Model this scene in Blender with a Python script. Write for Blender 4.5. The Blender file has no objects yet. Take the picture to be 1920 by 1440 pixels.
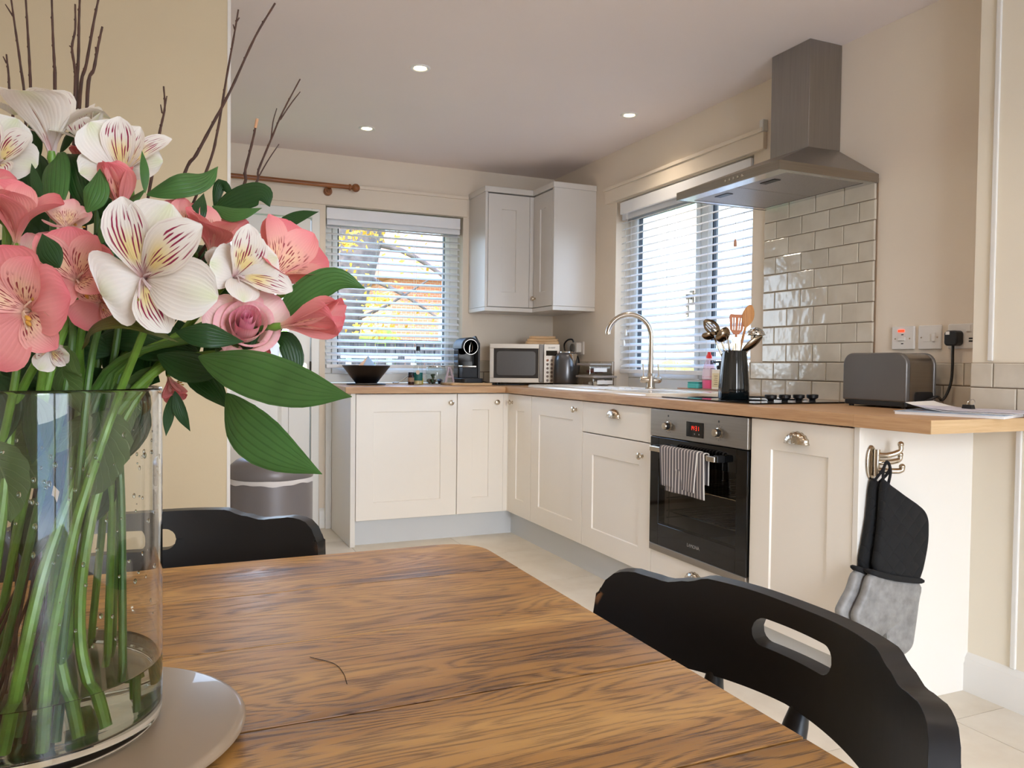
import bpy, bmesh, math, random
from mathutils import Vector, Matrix
S = bpy.context.scene
COL = S.collection
PI = math.pi
# ------------------------------------------------------------------ camera
cd = bpy.data.cameras.new('camera')
cd.sensor_fit = 'HORIZONTAL'; cd.sensor_width = 36.0
cd.lens = 1472.29 / 1920 * 36.0
cd.clip_start = 0.02; cd.clip_end = 200
cam = bpy.data.objects.new('camera', cd); COL.objects.link(cam)
_r = Vector((0.91634, -0.40025, 0.0109)); _u = Vector((0.00047, 0.02829, 0.9996)); _f = Vector((0.40039, 0.91597, -0.02611))
_m = Matrix((_r, _u, -_f)).transposed().to_4x4()
_m.translation = Vector((-2.49729, -5.00237, 1.05068))
cam.matrix_world = _m
S.camera = cam
# ------------------------------------------------------------------ view, world, sun, area lights
S.view_settings.view_transform = 'Standard'
S.view_settings.look = 'None'
S.view_settings.exposure = 0.22
S.view_settings.gamma = 1.0
S.view_settings.use_curve_mapping = False
S.cycles.use_denoising = True
S.cycles.max_bounces = 14
S.cycles.transparent_max_bounces = 24
S.cycles.transmission_bounces = 12
S.cycles.diffuse_bounces = 5
S.cycles.sample_clamp_indirect = 8.0
S.cycles.blur_glossy = 0.5
W = bpy.data.worlds.new('sky'); S.world = W; W.use_nodes = True
wn = W.node_tree; wn.nodes.clear()
wo = wn.nodes.new('ShaderNodeOutputWorld'); wb = wn.nodes.new('ShaderNodeBackground')
wt = wn.nodes.new('ShaderNodeTexCoord'); ws = wn.nodes.new('ShaderNodeSeparateXYZ'); wr = wn.nodes.new('ShaderNodeValToRGB')
wn.links.new(wt.outputs['Generated'], ws.inputs[0]); wn.links.new(ws.outputs[2], wr.inputs[0])
wr.color_ramp.elements[0].position = 0.0; wr.color_ramp.elements[0].color = (0.80, 0.90, 1.0, 1)
wr.color_ramp.elements[1].position = 0.55; wr.color_ramp.elements[1].color = (0.26, 0.50, 1.0, 1)
wn.links.new(wr.outputs[0], wb.inputs[0]); wb.inputs[1].default_value = 7.0
wn.links.new(wb.outputs[0], wo.inputs[0])

def light(name, kind, loc, energy, color, rot=None, aim=None, **kw):
    ld = bpy.data.lights.new(name, kind); ld.energy = energy; ld.color = color
    for k, v in kw.items():
        if k == 'portal': ld.cycles.is_portal = True
        else: setattr(ld, k, v)
    o = bpy.data.objects.new(name, ld); COL.objects.link(o); o.location = loc
    if aim is not None:
        o.rotation_euler = (Vector(aim) - Vector(loc)).to_track_quat('-Z', 'Y').to_euler()
    return o
light('sun', 'SUN', (-10, -6, 9), 5.0, (1.0, 0.93, 0.80), aim=(0.5, 0.2, 0), angle=0.01)
# daylight through the patio doors behind the photographer
light('patio_daylight', 'AREA', (-2.0, -9.6, 2.25), 330, (0.98, 0.985, 1.0), aim=(-1.2, -3.0, 0.6), shape='RECTANGLE', size=3.0, size_y=3.0)
# daylight through the two kitchen windows
light('window_portal', 'AREA', (-1.14, 0.19, 1.47), 1, (1, 1, 1), aim=(-1.14, -1, 1.47), shape='RECTANGLE', size=0.92, size_y=1.12, portal=True)
light('window_portal', 'AREA', (0.19, -1.46, 1.47), 1, (1, 1, 1), aim=(-1, -1.46, 1.47), shape='RECTANGLE', size=1.22, size_y=1.12, portal=True)

# ------------------------------------------------------------------ helpers
def wloc(o):
    v = Vector((0, 0, 0))
    while o is not None:
        v += o.location; o = o.parent
    return v

def thing(name, label, cat, loc=(0, 0, 0), group=None, rotz=0.0):
    o = bpy.data.objects.new(name, None); COL.objects.link(o)
    o.empty_display_size = 0.05
    o.location = loc; o.rotation_euler = (0, 0, rotz)
    o['label'] = label; o['category'] = cat
    if group: o['group'] = group
    return o

def tag(o, label, cat, group=None):
    o['label'] = label; o['category'] = cat
    if group: o['group'] = group
    return o

def finish(o, m, smooth, bev, seg=2):
    if m is not None: o.data.materials.append(m)
    if smooth is not None:
        o.data.shade_smooth()
        o.data.set_sharp_from_angle(angle=math.radians(smooth))
    if bev:
        b = o.modifiers.new('bevel', 'BEVEL'); b.width = bev; b.segments = seg
        b.limit_method = 'ANGLE'; b.angle_limit = math.radians(40); b.harden_normals = False
    return o

def obj(name, bm, m, parent=None, smooth=35, bev=0, local=False, origin=None, recalc=True, seg=2):
    """one mesh object; bm is in world coordinates unless local"""
    if recalc: bmesh.ops.recalc_face_normals(bm, faces=bm.faces[:])
    off = Vector((0, 0, 0))
    if not local:
        if parent is not None: off = wloc(parent)
        elif origin is not None: off = Vector(origin)
        if off.length > 0: bmesh.ops.translate(bm, verts=bm.verts[:], vec=-off)
    me = bpy.data.meshes.new(name); bm.to_mesh(me); bm.free()
    o = bpy.data.objects.new(name, me); COL.objects.link(o)
    if parent is not None: o.parent = parent
    elif origin is not None: o.location = origin
    return finish(o, m, smooth, bev, seg)

def struct(name, bm, m, parent=None, bev=0, smooth=35):
    o = obj(name, bm, m, parent, smooth, bev)
    if parent is None: o['kind'] = 'structure'
    return o

def sroot(name, loc=(0, 0, 0)):
    o = bpy.data.objects.new(name, None); COL.objects.link(o); o.location = loc; o['kind'] = 'structure'
    return o

def copy_tree(o, parent=None):
    c = o.copy(); COL.objects.link(c); c.parent = parent
    for ch in list(o.children): copy_tree(ch, c)
    return c

def BM(): return bmesh.new()

def box(bm, x0, x1, y0, y1, z0, z1):
    v = [bm.verts.new((x, y, z)) for x in (x0, x1) for y in (y0, y1) for z in (z0, z1)]
    for f in ((0, 1, 3, 2), (4, 6, 7, 5), (0, 4, 5, 1), (2, 3, 7, 6), (0, 2, 6, 4), (1, 5, 7, 3)):
        bm.faces.new([v[i] for i in f])
    return bm

def bx(*a):
    return box(BM(), *a)

def hexa(bm, bot, top):
    a = [bm.verts.new(p) for p in bot]; b = [bm.verts.new(p) for p in top]
    n = len(a)
    bm.faces.new(a); bm.faces.new(b)
    for i in range(n): bm.faces.new((a[i], a[(i + 1) % n], b[(i + 1) % n], b[i]))
    return bm

def prism(bm, pts, axis, d0, d1):
    """extrude a 2-D outline along an axis: x -> (y,z), y -> (x,z), z -> (x,y)"""
    def P(p, d):
        return {'x': (d, p[0], p[1]), 'y': (p[0], d, p[1]), 'z': (p[0], p[1], d)}[axis]
    return hexa(bm, [P(p, d0) for p in pts], [P(p, d1) for p in pts])

def lathe(bm, prof, c=(0, 0, 0), seg=32, ax='z', wob=None):
    """revolve [(r, h)] about an axis through c"""
    def P(r, h, a):
        x, y = r * math.cos(a), r * math.sin(a)
        if ax == 'z': q = (x, y, h)
        elif ax == 'x': q = (h, x, y)
        else: q = (x, h, y)
        return (c[0] + q[0], c[1] + q[1], c[2] + q[2])
    rings = []
    for r, h in prof:
        if r < 1e-6: rings.append([bm.verts.new(P(0, h, 0))])
        else: rings.append([bm.verts.new(P(r * (wob(i, h) if wob else 1), h, 2 * PI * i / seg)) for i in range(seg)])
    for A, B in zip(rings, rings[1:]):
        for i in range(seg):
            j = (i + 1) % seg
            if len(A) == 1 and len(B) == 1: continue
            if len(A) == 1: bm.faces.new((A[0], B[i], B[j]))
            elif len(B) == 1: bm.faces.new((A[i], A[j], B[0]))
            else: bm.faces.new((A[i], A[j], B[j], B[i]))
    for R_ in (rings[0], rings[-1]):
        if len(R_) > 2:
            try: bm.faces.new(R_)
            except ValueError: pass
    return bm

def smooth_path(pts, n=4):
    P = [Vector(p) for p in pts]
    if len(P) < 3: return P
    out = []
    for i in range(len(P) - 1):
        p0 = P[i - 1] if i else P[0] * 2 - P[1]
        p1, p2 = P[i], P[i + 1]
        p3 = P[i + 2] if i + 2 < len(P) else P[-1] * 2 - P[-2]
        for k in range(n):
            t = k / n
            out.append(0.5 * ((2 * p1) + (p2 - p0) * t + (2 * p0 - 5 * p1 + 4 * p2 - p3) * t * t + (3 * p1 - p0 - 3 * p2 + p3) * t ** 3))
    out.append(P[-1])
    return out

def tube(bm, pts, r, seg=10, caps=True):
    P = [Vector(p) for p in pts]
    rs = r if isinstance(r, (list, tuple)) else [r] * len(P)
    if len(rs) != len(P):
        rs = [rs[0] + (rs[-1] - rs[0]) * i / (len(P) - 1) for i in range(len(P))]
    t0 = (P[1] - P[0]).normalized()
    n = t0.orthogonal().normalized()
    rings = []
    for i, p in enumerate(P):
        t = (P[min(i + 1, len(P) - 1)] - P[max(i - 1, 0)])
        if t.length < 1e-9: t = t0
        t.normalize()
        n = (n - t * n.dot(t))
        n = n.normalized() if n.length > 1e-6 else t.orthogonal().normalized()
        b = t.cross(n)
        rings.append([bm.verts.new(p + rs[i] * (math.cos(2 * PI * k / seg) * n + math.sin(2 * PI * k / seg) * b)) for k in range(seg)])
    for A, B in zip(rings, rings[1:]):
        for k in range(seg):
            bm.faces.new((A[k], A[(k + 1) % seg], B[(k + 1) % seg], B[k]))
    if caps:
        bm.faces.new(rings[0]); bm.faces.new(rings[-1])
    return bm

def ball(bm, c, r, sx=1, sy=1, sz=1, u=16, v=10):
    ret = bmesh.ops.create_uvsphere(bm, u_segments=u, v_segments=v, radius=r)
    for q in ret['verts']:
        q.co = Vector((q.co.x * sx + c[0], q.co.y * sy + c[1], q.co.z * sz + c[2]))
    return bm

def grid(bm, fn, nu, nv, uv=True):
    """surface fn(s, t) -> point, with UVs (s, t)"""
    V = [[bm.verts.new(fn(i / nu, j / nv)) for j in range(nv + 1)] for i in range(nu + 1)]
    L = bm.loops.layers.uv.verify()
    for i in range(nu):
        for j in range(nv):
            f = bm.faces.new((V[i][j], V[i + 1][j], V[i + 1][j + 1], V[i][j + 1]))
            for lp, (a, b) in zip(f.loops, ((i, j), (i + 1, j), (i + 1, j + 1), (i, j + 1))):
                lp[L].uv = (a / nu, b / nv)
    return bm

def rrect(x0, x1, y0, y1, r, n=5):
    out = []
    for cx, cy, a0 in ((x1 - r, y1 - r, 0), (x0 + r, y1 - r, 90), (x0 + r, y0 + r, 180), (x1 - r, y0 + r, 270)):
        for k in range(n + 1):
            a = math.radians(a0 + 90 * k / n)
            out.append((cx + r * math.cos(a), cy + r * math.sin(a)))
    return out

def text(name, body, size, m, parent, loc, rot, align='CENTER', ext=0.0004):
    cu = bpy.data.curves.new(name, 'FONT'); cu.body = body; cu.size = size; cu.align_x = align; cu.align_y = 'CENTER'; cu.extrude = ext
    cu.materials.append(m)
    o = bpy.data.objects.new(name, cu); COL.objects.link(o)
    bpy.context.view_layer.update()
    me = bpy.data.meshes.new_from_object(o.evaluated_get(bpy.context.evaluated_depsgraph_get())); bpy.data.objects.remove(o)
    o = bpy.data.objects.new(name, me); COL.objects.link(o)
    o.parent = parent; o.location = Vector(loc) - wloc(parent); o.rotation_euler = rot
    return o
RX = (PI / 2, 0, -PI / 2)     # lettering on a face that looks towards -X
RY = (PI / 2, 0, 0)           # lettering on a face that looks towards -Y

# ------------------------------------------------------------------ materials
def lin(c):
    return tuple((x / 255 / 12.92) if x / 255 <= 0.04045 else ((x / 255 + 0.055) / 1.055) ** 2.4 for x in c)

class NT:
    def __init__(s, name):
        s.m = bpy.data.materials.new(name); s.m.use_nodes = True
        s.t = s.m.node_tree; s.t.nodes.clear()
        s.out = s.t.nodes.new('ShaderNodeOutputMaterial')
    def n(s, kind, **kw):
        x = s.t.nodes.new('ShaderNode' + kind)
        for k, v in kw.items():
            if k.startswith('_'): setattr(x, k[1:], v)
            else: x.inputs[k.replace('__', ' ')].default_value = v
        return x
    def l(s, a, b): s.t.links.new(a, b)
    def ramp(s, fac, stops):
        r = s.n('ValToRGB')
        e = r.color_ramp.elements
        while len(e) > 1: e.remove(e[-1])
        e[0].position = stops[0][0]; e[0].color = (*stops[0][1], 1)
        for p, c in stops[1:]:
            q = e.new(p); q.color = (*c, 1)
        s.l(fac, r.inputs[0])
        return r.outputs[0]
    def mix(s, fac, a, b, mode='MIX'):
        x = s.n('MixRGB', _blend_type=mode)
        for i, v in ((0, fac), (1, a), (2, b)):
            if hasattr(v, 'is_linked') or hasattr(v, 'links'): s.l(v, x.inputs[i])
            elif i == 0: x.inputs[0].default_value = v
            else: x.inputs[i].default_value = (*v, 1)
        return x.outputs[0]
    def math(s, op, a, b=0.0, c=None, clamp=False):
        x = s.n('Math', _operation=op, _use_clamp=clamp)
        for i, v in enumerate((a, b) if c is None else (a, b, c)):
            if hasattr(v, 'links'): s.l(v, x.inputs[i])
            else: x.inputs[i].default_value = v
        return x.outputs[0]
    def done(s, shader): s.l(shader, s.out.inputs[0]); return s.m

def mat(name, col, rough=0.5, metal=0.0, var=0.06, scale=8.0, bump=0.0, bscale=60.0, coat=0.0, spec=0.5, stretch=None, emit=None, raw=False, edge=None):
    c = col if raw else lin(col)
    t = NT(name)
    p = t.n('BsdfPrincipled', Roughness=rough, Metallic=metal)
    p.inputs['Coat Weight'].default_value = coat
    p.inputs['Specular IOR Level'].default_value = spec
    tc = t.n('TexCoord'); co = tc.outputs['Object']
    if stretch:
        mp = t.n('Mapping'); mp.inputs['Scale'].default_value = stretch; t.l(co, mp.inputs[0]); co = mp.outputs[0]
    nz = t.n('TexNoise', Scale=scale, Detail=4.0); t.l(co, nz.inputs['Vector'])
    a = tuple(x * (1 - var) for x in c); b = tuple(min(1, x * (1 + var)) for x in c)
    col_out = t.ramp(nz.outputs[0], ((0.3, a), (0.7, b)))
    if edge:
        g = t.n('NewGeometry')
        f = t.ramp(g.outputs['Pointiness'], ((edge[1], (0, 0, 0)), (edge[2], (1, 1, 1))))
        f2 = t.mix(1.0, f, t.ramp(nz.outputs[0], ((0.42, (0, 0, 0)), (0.6, (1, 1, 1)))), 'MULTIPLY')
        col_out = t.mix(f2, col_out, lin(edge[0]))
    t.l(col_out, p.inputs['Base Color'])
    if bump:
        nb = t.n('TexNoise', Scale=bscale, Detail=3.0); t.l(co, nb.inputs['Vector'])
        bp = t.n('Bump', Strength=bump, Distance=0.002); t.l(nb.outputs[0], bp.inputs['Height']); t.l(bp.outputs[0], p.inputs['Normal'])
    if emit:
        p.inputs['Emission Color'].default_value = (*lin(emit[0]), 1); p.inputs['Emission Strength'].default_value = emit[1]
    return t.done(p.outputs[0])

def glass_thin(name, tint=(0.96, 0.98, 0.98), rough=0.02, refl=1.0):
    """a thin pane: see-through with Fresnel reflections"""
    t = NT(name)
    tr = t.n('BsdfTransparent'); tr.inputs[0].default_value = (*tint, 1)
    gl = t.n('BsdfGlossy', Roughness=rough)
    fr = t.n('Fresnel', IOR=1.45)
    nz = t.n('TexNoise', Scale=3.0); k = t.math('MULTIPLY', fr.outputs[0], t.math('MULTIPLY_ADD', nz.outputs[0], 0.1, refl * 0.95), clamp=True)
    g = t.n('NewGeometry'); k = t.math('MULTIPLY', k, t.math('SUBTRACT', 1.0, g.outputs['Backfacing']))
    mx = t.n('MixShader'); t.l(k, mx.inputs[0]); t.l(tr.outputs[0], mx.inputs[1]); t.l(gl.outputs[0], mx.inputs[2])
    return t.done(mx.outputs[0])

def wood(name, light_c, dark_c, axis='X', scale=1.0, rough=0.45, ring=6.0, contrast=(0.35, 0.7), fleck=0.5, rand=False, bump=0.15):
    t = NT(name)
    tc = t.n('TexCoord'); co = tc.outputs['Object']
    if rand:
        oi = t.n('ObjectInfo'); va = t.n('VectorMath', _operation='MULTIPLY_ADD')
        cx = t.n('CombineXYZ'); t.l(oi.outputs['Random'], cx.inputs[0]); t.l(oi.outputs['Random'], cx.inputs[1]); t.l(oi.outputs['Random'], cx.inputs[2])
        t.l(cx.outputs[0], va.inputs[0]); va.inputs[1].default_value = (7.3, 11.7, 5.1); t.l(co, va.inputs[2]); co = va.outputs[0]
    sc = {'X': (0.10, 1, 1), 'Y': (1, 0.10, 1), 'Z': (1, 1, 0.10)}[axis]
    mp = t.n('Mapping'); mp.inputs['Scale'].default_value = tuple(x * scale for x in sc); t.l(co, mp.inputs[0])
    n1 = t.n('TexNoise', Scale=ring, Detail=6.0, Roughness=0.55, Distortion=0.6); t.l(mp.outputs[0], n1.inputs['Vector'])
    rings = t.math('FRACT', t.math('MULTIPLY', n1.outputs[0], 9.0))
    tri = t.math('ABSOLUTE', t.math('MULTIPLY_ADD', rings, 2.0, -1.0))
    mp2 = t.n('Mapping'); mp2.inputs['Scale'].default_value = tuple(x * scale for x in {'X': (2.0, 55, 55), 'Y': (55, 2.0, 55), 'Z': (55, 55, 2.0)}[axis]); t.l(co, mp2.inputs[0])
    n2 = t.n('TexNoise', Scale=3.0, Detail=5.0, Roughness=0.7); t.l(mp2.outputs[0], n2.inputs['Vector'])
    f = t.math('MULTIPLY_ADD', n2.outputs[0], fleck, t.math('MULTIPLY', tri, 1 - fleck))
    c = t.ramp(f, ((contrast[0], lin(dark_c)), (contrast[1], lin(light_c))))
    p = t.n('BsdfPrincipled', Roughness=rough); t.l(c, p.inputs['Base Color'])
    bp = t.n('Bump', Strength=bump, Distance=0.001); t.l(n2.outputs[0], bp.inputs['Height']); t.l(bp.outputs[0], p.inputs['Normal'])
    return t.done(p.outputs[0])

M = {}
M['wall'] = mat('wall_paint', (233, 219, 200), 0.85, var=0.015, scale=3, bump=0.08, bscale=240)
M['ceiling'] = mat('ceiling_paint', (238, 226, 220), 0.9, var=0.012, scale=2, bump=0.05, bscale=200)
M['trim'] = mat('white_trim_paint', (232, 229, 222), 0.42, var=0.012, scale=3)
M['door'] = mat('cabinet_satin_paint', (246, 239, 227), 0.36, var=0.01, scale=3, bump=0.02, bscale=200)
M['cab_side'] = mat('cabinet_side_paint', (236, 231, 221), 0.38, var=0.01, scale=2)
M['plinth'] = mat('plinth_paint', (214, 216, 216), 0.35, var=0.012, scale=2)
M['upvc'] = mat('white_upvc', (238, 235, 228), 0.3, var=0.01, scale=3)
M['gasket'] = mat('black_gasket', (28, 27, 30), 0.6)
M['slat'] = mat('blind_slat_paint', (238, 238, 240), 0.42, var=0.01, scale=5)
M['cord'] = mat('blind_cord', (225, 222, 214), 0.8)
M['glass'] = glass_thin('window_glass')
M['steel'] = mat('brushed_steel', (156, 152, 148), 0.36, 1.0, var=0.05, scale=3, stretch=(40, 40, 1.5), bump=0.06, bscale=30)
M['steel_h'] = mat('brushed_steel_panel', (158, 151, 142), 0.34, 1.0, var=0.05, scale=3, stretch=(1.5, 1.5, 60), bump=0.06, bscale=30)
M['nickel'] = mat('satin_nickel', (200, 188, 170), 0.22, 1.0, var=0.03)
M['chrome'] = mat('polished_chrome', (215, 212, 206), 0.09, 1.0, var=0.02)
M['gunmetal'] = mat('gunmetal_lacquer', (112, 109, 106), 0.4, 0.6, var=0.04, scale=5)
M['black_gloss'] = mat('black_glass', (6, 6, 7), 0.05, 0, var=0.05)
M['black_plastic'] = mat('black_plastic', (20, 20, 21), 0.4, var=0.08)
M['black_satin'] = mat('black_satin', (12, 11, 11), 0.5, var=0.08)
M['white_plastic'] = mat('white_plastic', (230, 224, 216), 0.35, var=0.012)
M['dark_hole'] = mat('dark_recess', (12, 11, 11), 0.8)
M['worktop'] = wood('oak_worktop', (206, 166, 124), (178, 134, 92), 'Y', 1.0, 0.42, 5.0, (0.3, 0.72), 0.8, bump=0.05)
M['worktop_x'] = wood('oak_worktop_left', (206, 166, 124), (178, 134, 92), 'X', 1.0, 0.42, 5.0, (0.3, 0.72), 0.8, bump=0.05)
M['worktop_end'] = wood('oak_worktop_end', (214, 182, 138), (190, 152, 108), 'X', 1.0, 0.45, 5.0, (0.3, 0.72), 0.8, bump=0.05)
M['pale_wood'] = wood('pale_beech', (222, 186, 138), (190, 148, 100), 'X', 1.5, 0.5, 5.0, (0.3, 0.75), 0.7)
M['pole_wood'] = wood('varnished_pine', (164, 102, 52), (124, 70, 32), 'X', 2.0, 0.35, 5.0, (0.3, 0.75), 0.6)
M['spoon_wood'] = wood('spoon_beech', (212, 152, 88), (178, 116, 60), 'Z', 2.0, 0.55, 5.0, (0.3, 0.75), 0.7)
# ------------------------------------------------------------------ room shell
CEIL = 2.351
def wall_with_holes(name, axis, p0, p1, a0, a1, z0, z1, holes, m):
    """a wall slab between planes p0..p1, running a0..a1, with rectangular openings (a_lo, a_hi, z_lo, z_hi)"""
    bm = BM()
    ae = sorted({a0, a1} | {h[0] for h in holes} | {h[1] for h in holes})
    ze = sorted({z0, z1} | {h[2] for h in holes} | {h[3] for h in holes})
    for i in range(len(ae) - 1):
        for j in range(len(ze) - 1):
            ca, cz = (ae[i] + ae[i + 1]) / 2, (ze[j] + ze[j + 1]) / 2
            if any(h[0] < ca < h[1] and h[2] < cz < h[3] for h in holes): continue
            if axis == 'x': box(bm, p0, p1, ae[i], ae[i + 1], ze[j], ze[j + 1])
            else: box(bm, ae[i], ae[i + 1], p0, p1, ze[j], ze[j + 1])
    bmesh.ops.remove_doubles(bm, verts=bm.verts[:], dist=1e-5)
    seen = {}
    for f in bm.faces[:]:
        k = tuple(sorted(v.index for v in f.verts)) if False else tuple(round(x, 4) for x in f.calc_center_median())
        seen.setdefault(k, []).append(f)
    dele = [f for fs in seen.values() if len(fs) > 1 for f in fs]
    bmesh.ops.delete(bm, geom=dele, context='FACES_ONLY')
    return struct(name, bm, m, smooth=None)
WR = (-2.075, -0.849, 0.912, 2.035)       # right window opening (y0, y1, z0, z1)
WB = (-1.597, -0.682, 0.912, 2.028)       # left window opening (x0, x1, z0, z1)
wall_right = wall_with_holes('wall_right', 'x', 0, 0.3, -6.6, 0.3, 0, CEIL, [WR], M['wall'])
wall_back = wall_with_holes('wall_back', 'y', 0, 0.3, -3.35, 0, 0, CEIL, [WB, (-2.49, -1.632, 0, 2.0)], M['wall'])
wall_with_holes('wall_left', 'x', -3.35, -3.05, -6.6, 0, 0, CEIL, [], M['wall'])
wall_with_holes('wall_rear', 'y', -6.9, -6.6, -3.35, 0.3, 0, CEIL, [(-2.2, -0.8, 0, 2.12)], M['wall'])
M['wall_tan'] = mat('partition_paint', (216, 200, 168), 0.85, var=0.015, scale=3, bump=0.08, bscale=240)
struct('wall_partition', bx(-3.05, -2.312, -2.1, -2.0, 0, CEIL), M['wall_tan'], smooth=None)
struct('trim_1', bx(-2.312, -2.301, -2.103, -1.997, 0, CEIL), M['trim'], smooth=None)
M['wall_panel'] = mat('panel_paint', (236, 226, 206), 0.6, var=0.012, scale=3)
wall_side = struct('wall_side', bx(-0.105, 0, -6.6, -3.262, 0, CEIL), M['wall_panel'], smooth=None)
struct('ceiling', bx(-3.35, 0.3, -6.9, 0.3, CEIL, CEIL + 0.12), M['ceiling'], smooth=None)
# floor: grout bed with stone tiles laid on a 600 mm grid
def tile_stone():
    t = NT('limestone_tile')
    tc = t.n('TexCoord'); oi = t.n('ObjectInfo')
    va = t.n('VectorMath', _operation='ADD'); cx = t.n('CombineXYZ')
    k = t.math('MULTIPLY', oi.outputs['Random'], 40.0); t.l(k, cx.inputs[0]); t.l(k, cx.inputs[1])
    t.l(tc.outputs['Object'], va.inputs[0]); t.l(cx.outputs[0], va.inputs[1])
    n1 = t.n('TexNoise', Scale=3.5, Detail=7.0, Roughness=0.6); t.l(va.outputs[0], n1.inputs['Vector'])
    c = t.ramp(n1.outputs[0], ((0.3, lin((214, 202, 182))), (0.5, lin((226, 216, 198))), (0.72, lin((235, 227, 212)))))
    hv = t.n('HueSaturation'); t.l(c, hv.inputs['Color']); t.l(t.math('MULTIPLY_ADD', oi.outputs['Random'], 0.06, 0.97), hv.inputs['Value'])
    p = t.n('BsdfPrincipled', Roughness=0.42); t.l(hv.outputs[0], p.inputs['Base Color'])
    return t.done(p.outputs[0])
M['floor_tile'] = tile_stone()
M['grout_floor'] = mat('floor_grout', (190, 178, 160), 0.9)
floor = struct('floor', bx(-3.35, 0.3, -6.9, 0.3, -0.12, -0.004), M['grout_floor'], smooth=None)
ft = None
for j in range(11):
    y1 = 0.19 - 0.6 * j
    for i in range(6):
        x0 = -3.35 + 0.6 * i
        if ft is None:
            ft = obj('tile', bx(0.0015, 0.5985, -0.5985, -0.0015, -0.006, 0.0), M['floor_tile'], None, smooth=None, local=True)
            o = ft
        else:
            o = ft.copy(); COL.objects.link(o)
        o.parent = floor; o.location = (x0, y1, 0)

# skirting
def skirting(name, axis, face, a0, a1, sgn, h=0.125, t=0.018):
    prof = [(0, 0), (t, 0), (t, h * 0.72), (t * 0.72, h * 0.80), (t * 0.72, h * 0.86), (t * 0.35, h * 0.95), (0, h)]
    pts = [(face + sgn * d, z) for d, z in prof]
    return struct(name, prism(BM(), pts, 'y' if axis == 'x' else 'x', a0, a1), M['trim'], smooth=30)
skirting('baseboard_side', 'x', -0.105, -6.6, -3.2665, -1)
skirting('baseboard_left', 'x', -3.05, -6.6, -2.1, 1)
skirting('baseboard_partition', 'y', -2.1, -3.03, -2.313, -1)
skirting('baseboard_back', 'y', 0, -1.63, -1.565, -1)
struct('trim_2', bx(-1.597, -1.563, -0.045, 0, 0.0, 0.868), M['trim'], smooth=None)
# moulded panelling on the near wall: raised stiles above and below the worktop
struct('trim_3', bx(-0.113, -0.105, -3.334, -3.317, 1.075, CEIL), M['trim'], smooth=None, bev=0.003)
struct('trim_4', bx(-0.115, -0.105, -3.434, -3.417, 0.125, 0.868), M['trim'], smooth=None, bev=0.003)
struct('trim_5', bx(-0.113, -0.105, -4.234, -4.217, 1.075, CEIL), M['trim'], smooth=None, bev=0.003)
# boxed lintels over the windows
struct('trim_6', bx(-2.3, -0.66, -0.022, 0, 2.03, 2.145), M['wall'], smooth=None, bev=0.002)
struct('trim_7', bx(-2.3, -0.655, -0.032, 0, 2.145, 2.165), M['wall'], smooth=None, bev=0.002)
struct('trim_8', bx(-0.022, 0, -2.16, -0.744, 2.04, 2.118), M['wall'], smooth=None, bev=0.002)
struct('trim_9', bx(-0.032, 0, -2.16, -0.738, 2.118, 2.136), M['wall'], smooth=None, bev=0.002)

# ------------------------------------------------------------------ wall tiles (brick bond, 75 x 150 mm)
def tile_glaze():
    t = NT('glazed_metro_tile')
    tc = t.n('TexCoord'); oi = t.n('ObjectInfo')
    va = t.n('VectorMath', _operation='ADD'); cx = t.n('CombineXYZ')
    k = t.math('MULTIPLY', oi.outputs['Random'], 60.0); t.l(k, cx.inputs[0]); t.l(k, cx.inputs[2])
    t.l(tc.outputs['Object'], va.inputs[0]); t.l(cx.outputs[0], va.inputs[1])
    n1 = t.n('TexNoise', Scale=9.0, Detail=3.0); t.l(va.outputs[0], n1.inputs['Vector'])
    c = t.ramp(n1.outputs[0], ((0.3, lin((200, 190, 172))), (0.7, lin((214, 205, 188)))))
    hv = t.n('HueSaturation'); t.l(c, hv.inputs['Color']); t.l(t.math('MULTIPLY_ADD', oi.outputs['Random'], 0.10, 0.95), hv.inputs['Value'])
    n2 = t.n('TexNoise', Scale=14.0, Detail=2.0); t.l(va.outputs[0], n2.inputs['Vector'])
    bp = t.n('Bump', Strength=0.55, Distance=0.006); t.l(n2.outputs[0], bp.inputs['Height'])
    p = t.n('BsdfPrincipled', Roughness=0.12); p.inputs['Coat Weight'].default_value = 0.3
    t.l(hv.outputs[0], p.inputs['Base Color']); t.l(bp.outputs[0], p.inputs['Normal'])
    return t.done(p.outputs[0])
M['metro'] = tile_glaze()
M['grout'] = mat('tile_grout', (136, 114, 92), 0.9, var=0.05, scale=20)
TH, TW, TG = 0.0786, 0.1535, 0.003
tile_cache = {}
def wall_tile(parent, axis, face, a0, a1, z0):
    """one tile lying on a wall, from a0 to a1 (shares its mesh with tiles of the same length)"""
    w = round(a1 - a0, 3)
    key = (axis, w)
    if key not in tile_cache:
        h = TH - TG; e = 0.0035; d = 0.009
        bm = BM()
        def P(a, z, q):
            return (-q, a, z) if axis == 'x' else (a, -q, z)
        back = [bm.verts.new(P(a, z, 0)) for a, z in ((0, 0), (w, 0), (w, h), (0, h))]
        mid = [bm.verts.new(P(a, z, d - 0.002)) for a, z in ((0, 0), (w, 0), (w, h), (0, h))]
        top = [bm.verts.new(P(a, z, d)) for a, z in ((e, e), (w - e, e), (w - e, h - e), (e, h - e))]
        bm.faces.new(top)
        for i in range(4):
            j = (i + 1) % 4
            bm.faces.new((back[i], back[j], mid[j], mid[i])); bm.faces.new((mid[i], mid[j], top[j], top[i]))
        o = obj('tile', bm, M['metro'], None, smooth=None, local=True)
        tile_cache[key] = o
    else:
        o = tile_cache[key].copy(); COL.objects.link(o)
    o.parent = parent
    o.location = (face, a0, z0) if axis == 'x' else (a0, face, z0)
    return o
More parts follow.
